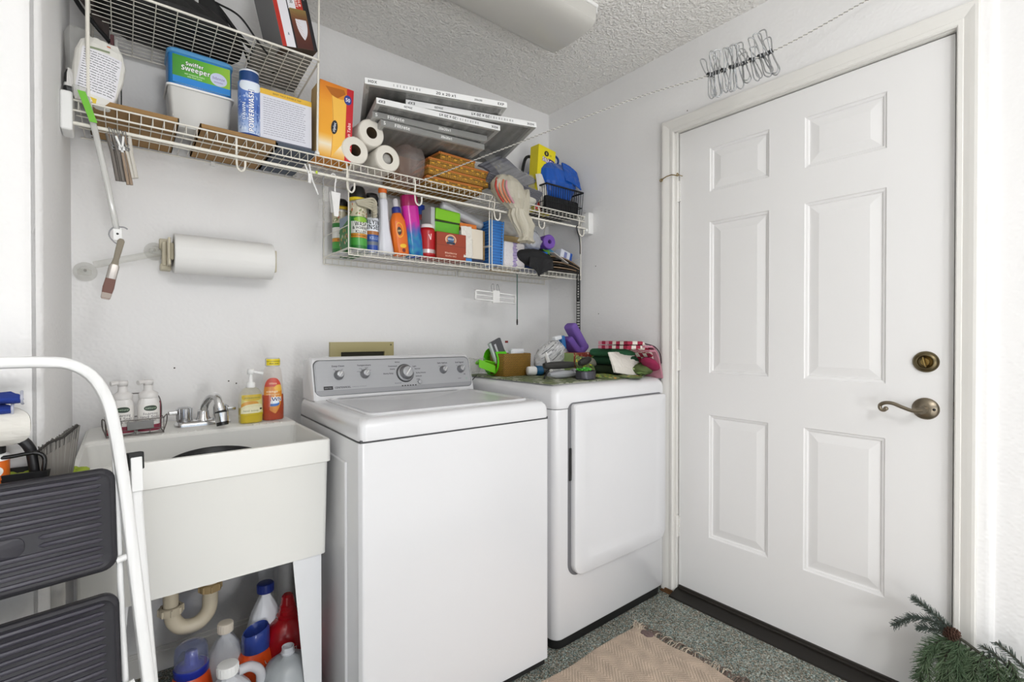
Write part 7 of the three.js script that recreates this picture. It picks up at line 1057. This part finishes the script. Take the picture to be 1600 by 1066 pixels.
// ------------------------------------------------------------------ hanging at the left end of the shelf
{
  const rodY = 1.7185, rodZ = 0.318;
  const wd = thing('clear_wand', 'long clear plastic wand with a bright green tag hanging at the left wall', 'wand', [0, 0, 0]);
  part(wd, 'wand', loft([V(-0.074, 1.790, 0.336), V(-0.055, 1.70, 0.338), V(-0.030, 1.56, 0.338), V(-0.012, 1.445, 0.336)].map((p) => oval(0.0075, 0.005, 0, 12, 2).map((q) => V(p.x + q.x, p.y, p.z + q.z))), true, true, 50), phy(0xe9e9e6, 0.12, { transmission: 0.55, thickness: 0 }));
  part(wd, 'green_tag', sheet((u, v) => V(-0.090 + 0.016 * u + 0.024 * v, 1.797 - 0.075 * v, 0.348 - 0.004 * v), 4, 8, 0.002), std(0x6fbf2a, 0.5)); part(wd, 'clear_clip', crumple(box(0.03, 0.03, 0.012, -0.085, 1.797, 0.34, 0.004, 5), 0.004, 60, 2), M.film);
  part(wd, 'end_tab', mg([box(0.020, 0.034, 0.005, -0.010, 1.430, 0.336, 0.002)]), M.white); part(wd, 'tab_hole', bar(V(-0.010, 1.432, 0.3386), V(-0.010, 1.432, 0.3392), 0.003, 12), M.black);
  part(wd, 'hook_ring', tube([V(0.012, 1.448, 0.336), V(0.004, 1.452, 0.336), V(-0.02, 1.448, 0.334), V(-0.028, 1.428, 0.334), V(-0.016, 1.408, 0.336), V(0.0, 1.400, 0.338)], 0.0018, 40, 6), M.steel);
  const pb = thing('paint_brush', 'worn grey-handled paint brush hanging from the ring of the clear wand', 'paint brush', [-0.004, 1.405, 0.340]); pb.rotation.z = R(-12);
  const sec = (w, d, y) => oval(w, d, y, 20, 2.6);
  part(pb, 'handle', loft([sec(0.0045, 0.003, 0.014), sec(0.008, 0.005, 0.008), sec(0.0075, 0.005, -0.02), sec(0.0065, 0.0048, -0.045), sec(0.009, 0.006, -0.062)], true, true, 50), std(0x8b8272, 0.6)); part(pb, 'ferrule', loft([sec(0.0095, 0.0062, -0.060), sec(0.0115, 0.0065, -0.064), sec(0.0115, 0.0065, -0.100)], true, true, 40), std(0xa9a39d, 0.3, { metalness: 0.8 })); part(pb, 'bristles', loft([sec(0.0112, 0.0062, -0.099), sec(0.0125, 0.0062, -0.125), sec(0.010, 0.004, -0.155)], true, true, 40), std(0x7d5d55, 0.9)); part(pb, 'bristle_tips', loft([sec(0.0113, 0.0052, -0.140), sec(0.0105, 0.0044, -0.153), sec(0.008, 0.003, -0.158)], true, true, 40), std(0xb7aba2, 0.9));
  // clothespins hanging on the rod
  const pin = (label, x, tilt, yaw, m, len) => {
    const t = thing('clothespin', label, 'clothespin', [x, rodY - 0.012, rodZ + 0.006], yaw); t.rotation.z = R(tilt);
    for (const s of [-1, 1]) part(t, 'leg', loft([[0.0035, 0.004, 0.0], [0.005, 0.0045, -0.028], [0.0042, 0.0045, -0.05], [0.0046, 0.0042, -len]].map(([w, d, y], k) => oval(w * 0.8, d, y, 12, 4, s * [0.009, 0.0055, 0.0042, 0.0038][k], 0)), true, true, 40), m);
    part(t, 'spring', mg([new THREE.TorusGeometry(0.0042, 0.0012, 6, 14).translate(0, -0.036, 0.0052), new THREE.TorusGeometry(0.0042, 0.0012, 6, 14).translate(0, -0.036, -0.0052), polyBar([V(-0.006, -0.024, 0.0062), V(0, -0.034, 0.0062), V(0.006, -0.024, 0.0062)], 0.0011, 5)]), M.steel);
    part(t, 'hanging_loop', tube([V(-0.004, -0.022, 0.007), V(-0.003, 0.012, 0.004), V(0, 0.019, -0.004), V(0.003, 0.012, 0.004), V(0.004, -0.022, 0.007)], 0.0011, 20, 5), M.steel); return t;
  };
  const wood = std(0x76706a, 0.8), pale = std(0xd7d2c8, 0.6), brown = std(0x9c8874, 0.8);
  pin('leftmost dark grey clothespin on the rod at the left end of the shelf', -0.024, 9, 0.4, wood, 0.125); pin('second dark grey clothespin on the rod, between the leftmost and the white one', -0.012, 9, 0.2, wood, 0.125); pin('brownish clothespin with a white top on the rod at the left', -0.001, 8, 0.1, brown, 0.132); pin('white clothespin farthest right on the rod at the left end', 0.010, 11, -0.5, pale, 0.115);
  const top = thing('white_peg_grip', 'white forked clip over the brownish clothespin', 'clip', [-0.004, rodY - 0.018, rodZ + 0.014]); top.rotation.z = R(8); part(top, 'fork', mg([box(0.0055, 0.045, 0.005, -0.0075, -0.018, 0, 0.002).rotateZ(R(12)), box(0.0055, 0.045, 0.005, 0.0075, -0.018, 0, 0.002).rotateZ(R(-12)), box(0.014, 0.012, 0.005, 0, -0.030, 0, 0.002)]), M.white);
}
// ------------------------------------------------------------------ clothesline with wire pegs
{
  const P = [V(0.952, 1.783, 0.322), V(1.10, 1.852, 0.533), V(1.246, 1.920, 0.728), V(1.444, 2.008, 0.993), V(1.609, 2.063, 1.214), V(1.716, 2.116, 1.357), V(1.86, 2.226, 1.55), V(1.914, 2.268, 1.63)];
  const curve = new THREE.CatmullRomCurve3(P, false, 'centripetal'), t = thing('clothesline', 'thin white twisted clothesline rising from the shelf to the wall above the door', 'rope');
  const strand = (ph) => { const pts = []; for (let i = 0; i <= 900; i++) { const u = i / 900, p = curve.getPointAt(u), T = curve.getTangentAt(u), S = V(0, 1, 0).cross(T).normalize(), U = T.clone().cross(S), a = u * 2 * Math.PI * 105 + ph; pts.push(p.addScaledVector(S, 0.0014 * Math.cos(a)).addScaledVector(U, 0.0014 * Math.sin(a))); } return new THREE.TubeGeometry({ getPoint: (u) => pts[Math.round(u * 900)], getPointAt: (u) => pts[Math.round(u * 900)], getTangentAt: (u) => curve.getTangentAt(u), getTangent: (u) => curve.getTangentAt(u), computeFrenetFrames: (s, c) => curve.computeFrenetFrames(s, c) }, 900, 0.0015, 5, false); };
  part(t, 'strand', strand(0), std(0xe2dfd8, 0.8)); part(t, 'strand', strand(Math.PI), std(0x8f8c86, 0.8)); part(t, 'wall_hook', mg([lathe([[0.012, 0], [0.012, 0.004], [0, 0.005]], 16).rotateZ(Math.PI / 2).translate(1.93, 2.275, 1.64), bar(V(1.93, 2.275, 1.64), V(1.918, 2.275, 1.64), 0.003, 8)]), M.white); part(t, 'knot', crumple(new THREE.SphereGeometry(0.006, 12, 8).translate(0.952, 1.782, 0.320), 0.003, 200, 1), std(0xd9d6ce, 0.85));
  const peg = thing('wire_clothespin', 'steel wire clothes peg clipped on the line above the door', 'clothespin', [0, 0, 0], 0, 'steel wire pegs bunched on the clothesline');
  const side = (s) => polyBar(new THREE.CatmullRomCurve3([V(s * 0.004, 0.0, 0.004), V(s * 0.016, 0.030, 0.007), V(s * 0.021, 0.058, 0.008), V(s * 0.021, 0.060, -0.008), V(s * 0.016, 0.030, -0.007), V(s * 0.004, 0, -0.004)], false, 'centripetal').getPoints(22), 0.0016, 6);
  const drop = (s) => polyBar(new THREE.CatmullRomCurve3([V(-s * 0.002, 0.002, 0.005), V(-s * 0.005, -0.02, 0.006), V(-s * 0.006, -0.052, 0.0085), V(-s * 0.006, -0.060, 0.0), V(-s * 0.006, -0.052, -0.0085), V(-s * 0.005, -0.02, -0.006), V(-s * 0.002, 0.002, -0.005)], false, 'centripetal').getPoints(26), 0.0016, 6);
  const pm = std(0xb9bbbd, 0.22, { metalness: 1 });
  for (const s of [-1, 1]) { part(peg, 'handle_loop', side(s), pm); part(peg, 'jaw_loop', drop(s), pm); }
  const coil = []; for (let i = 0; i <= 80; i++) { const a = i / 80 * 2 * Math.PI * 6; coil.push(V(0.0048 * Math.cos(a), 0.006 + 0.0048 * Math.sin(a), -0.0085 + 0.017 * i / 80)); } part(peg, 'coil_spring', tube(coil, 0.0014, 160, 5), std(0x5e6062, 0.3, { metalness: 1 }));
  const us = [0.648, 0.660, 0.674, 0.690, 0.699, 0.713, 0.729, 0.747, 0.762]; const r = rng(41);
  const lab = ['first steel wire peg from the left on the clothesline', 'second steel wire peg from the left on the clothesline', 'third steel wire peg from the left on the clothesline', 'fourth steel wire peg from the left on the clothesline', 'middle steel wire peg of the nine on the clothesline', 'fourth steel wire peg from the right on the clothesline', 'third steel wire peg from the right on the clothesline', 'second steel wire peg from the right on the clothesline', 'rightmost steel wire peg on the clothesline, standing tallest'];
  us.forEach((u, i) => { const o = i ? copyOf(peg, 'wire_clothespin', lab[i]) : peg; if (!i) o.userData.label = lab[0]; const p = curve.getPointAt(u), T = curve.getTangentAt(u); o.position.set(p.x, p.y - 0.006, p.z); o.rotation.order = 'YXZ'; o.rotation.y = Math.atan2(T.x, T.z); o.rotation.x = -Math.asin(T.y) * 0.8; o.rotation.y += (r() - 0.5) * 1.5; o.rotation.z = (r() - 0.5) * 1.0; const k = 1.12 + 0.12 * r() + (i > 6 ? 0.12 : 0); o.scale.set(k, k, k); });
}
// ------------------------------------------------------------------ rug
{
  const X0 = 0.55, X1 = 1.565, Z0 = 0.888, Z1 = 1.95;
  const tx = dataTex(256, (x, y) => { const b = Math.floor(y / 64) % 2, d = (b ? x + y : x - y + 512) % 16, n = noise3.noise(x * 0.3, y * 0.3, 1), m = noise3.noise(x * 0.02, y * 0.02, 4); const k = (d < 5 ? 0.87 : 1) * (0.93 + 0.16 * n + 0.10 * m); return [0.80 * k, 0.72 * k, 0.64 * k]; }, true);
  const rug = thing('woven_rug', 'tan herringbone woven rug with a frayed fringe in front of the washing machine', 'rug', [0, 0, 0]);
  const g = sheet((u, v) => { const x = X0 + (X1 - X0) * u, z = Z0 + (Z1 - Z0) * v; return V(x + (u > 0.95 ? 0.008 * Math.sin(z * 23) : 0), 0.0095 + 0.002 * noise3.noise(x * 9, z * 9, 1) + (u < 0.01 || v < 0.01 ? -0.003 : 0), z + (v < 0.02 ? 0.004 * Math.sin(x * 17) : 0)); }, 50, 50, 0.0065);
  { const p = g.attributes.position, u = g.attributes.uv; for (let i = 0; i < p.count; i++) u.setXY(i, p.getZ(i) * 4.6, p.getX(i) * 4.6); }
  part(rug, 'weave', g, std(0xffffff, 0.95, { map: tx, bumpMap: tx, bumpScale: 0.004 }));
  const r = rng(77), F = [], G = [], K = [];
  for (let z = Z0 - 0.004; z < Z1; z += 0.0036) { const a = (r() - 0.5) * 1.7, l = 0.024 + 0.03 * r(), h = 0.005 + 0.018 * r() * r(); const gg = tube([V(X1 - 0.006, 0.008, z), V(X1 + l * 0.5, 0.007 + h, z + a * 0.012), V(X1 + l, 0.003 + h * 0.5 * r(), z + a * 0.03)], 0.0012 + 0.0008 * r(), 6, 4); (r() < 0.38 ? F : G).push(gg); }
  for (let i = 0; i < 26; i++) { const z = Z0 + 0.002 + r() * 0.04, a = (r() - 0.3) * 3; K.push(tube([V(X1 - 0.006 - r() * 0.03, 0.008, z), V(X1 - 0.01 + 0.02 * Math.cos(a), 0.012 + 0.014 * r(), z - 0.014), V(X1 + 0.034 * Math.cos(a), 0.006, z - 0.012 - 0.02 * r())], 0.0016, 6, 4)); }
  part(rug, 'fringe', mg(G), std(0x75655c, 0.95)).userData.kind = 'stuff'; part(rug, 'pale_fringe', mg([...F, ...K]), std(0xc9bba8, 0.95)).userData.kind = 'stuff';
  part(rug, 'loose_corner', crumple(new THREE.SphereGeometry(1, 24, 14).scale(0.022, 0.008, 0.03).translate(X1 - 0.012, 0.013, Z0 + 0.062), 0.006, 60, 3), std(0x6c5a58, 0.95));
}
// ------------------------------------------------------------------ pine garland at the lower right
{
  const t = thing('pine_garland', 'artificial pine sprays with a brown pine cone standing at the right foot of the door', 'garland', [0, 0, 0]);
  const dk = std(0x47524b, 0.85), gr = std(0x50664a, 0.85), g2 = std(0x64785a, 0.85), stemM = std(0x3a3a30, 0.9), r = rng(53);
  const spray = (pts, n, len, m, name = 'needles') => {
    const c = new THREE.CatmullRomCurve3(pts, false, 'centripetal'), N = []; const b = part(t, 'branch', tube(pts, 0.0028, 24, 6), stemM);
    for (let i = 0; i < n; i++) { const u = i / n, p = c.getPointAt(u), T = c.getTangentAt(u), S = V(r() - 0.5, r() - 0.5, r() - 0.5).cross(T).normalize(), l = len * (0.75 + 0.45 * r()) * (u > 0.93 ? 0.7 : 1); const e = p.clone().addScaledVector(S, l * 0.72).addScaledVector(T, l * (0.45 + 0.4 * r())); N.push(bar(p, e, 0.0011, 4, 0.0005)); }
    part(b, name, mg(N), m).userData.kind = 'stuff';
  };
  const C = V(1.845, 0.298, 1.778), root = V(1.868, 0.02, 1.99);
  spray([C, V(1.842, 0.315, 1.745), V(1.84, 0.308, 1.69), V(1.84, 0.262, 1.640)], 300, 0.020, dk);
  spray([C, V(1.842, 0.325, 1.752), V(1.84, 0.352, 1.715), V(1.84, 0.366, 1.686)], 230, 0.018, dk);
  spray([C, V(1.835, 0.300, 1.75), V(1.83, 0.288, 1.70)], 170, 0.017, dk);
  spray([V(1.85, 0.29, 1.785), V(1.835, 0.265, 1.745), V(1.83, 0.20, 1.715), V(1.83, 0.12, 1.705)], 380, 0.034, gr);
  spray([V(1.85, 0.285, 1.79), V(1.83, 0.24, 1.765), V(1.82, 0.15, 1.755), V(1.82, 0.08, 1.75)], 380, 0.036, g2);
  spray([V(1.85, 0.285, 1.79), V(1.82, 0.24, 1.79), V(1.81, 0.16, 1.80), V(1.81, 0.07, 1.80)], 380, 0.036, gr);
  spray([V(1.86, 0.25, 1.82), V(1.83, 0.225, 1.82), V(1.80, 0.17, 1.84), V(1.79, 0.09, 1.84)], 380, 0.036, g2);
  spray([V(1.87, 0.23, 1.86), V(1.84, 0.22, 1.86), V(1.80, 0.16, 1.875), V(1.79, 0.06, 1.88)], 380, 0.036, gr);
  spray([root, V(1.868, 0.18, 1.93), V(1.862, 0.26, 1.88), V(1.855, 0.285, 1.845), V(1.852, 0.290, 1.835)], 320, 0.022, dk);
  spray([root, V(1.868, 0.2, 1.95), V(1.86, 0.28, 1.905), V(1.85, 0.315, 1.862)], 260, 0.020, dk);
  spray([root, V(1.87, 0.2, 1.96), V(1.866, 0.28, 1.945), V(1.858, 0.315, 1.93)], 260, 0.024, dk);
  spray([root, V(1.86, 0.16, 1.93), V(1.85, 0.22, 1.90), V(1.83, 0.23, 1.86)], 340, 0.034, gr);
  for (let k = 0; k < 10; k++) { const z = 1.735 + 0.025 * k, x = 1.875 - 0.055 * r(); spray([V(1.862, 0.275 - 0.05 * r() * (k / 10), 1.79 + 0.012 * k), V(x - 0.02, 0.215, z - 0.012), V(x - 0.04, 0.15, z - 0.02 + 0.02 * r()), V(x - 0.05, 0.08, z - 0.03)], 190, 0.036, k % 2 ? gr : g2); }
  part(t, 'main_stem', tube([root, V(1.868, 0.15, 1.95), V(1.862, 0.23, 1.88), V(1.852, 0.28, 1.81), C], 0.004, 40, 8), stemM);
  const cn = part(t, 'pine_cone', (() => { const G = [new THREE.SphereGeometry(1, 16, 12).scale(0.012, 0.019, 0.012)]; for (let k = 0; k < 70; k++) { const f = k / 70, a = k * 2.4, y = -0.019 + 0.038 * f, rad = 0.0155 * Math.sin(Math.PI * (0.12 + 0.8 * f)); G.push(new THREE.SphereGeometry(1, 7, 5).scale(0.0052, 0.0018, 0.0045).rotateZ(0.5).translate(rad, 0, 0).rotateY(a).translate(0, y, 0)); } return mg(G).rotateX(R(60)).translate(C.x - 0.008, C.y + 0.003, C.z - 0.004); })(), std(0x4a3024, 0.8));
}
renderer.render(scene, camera);
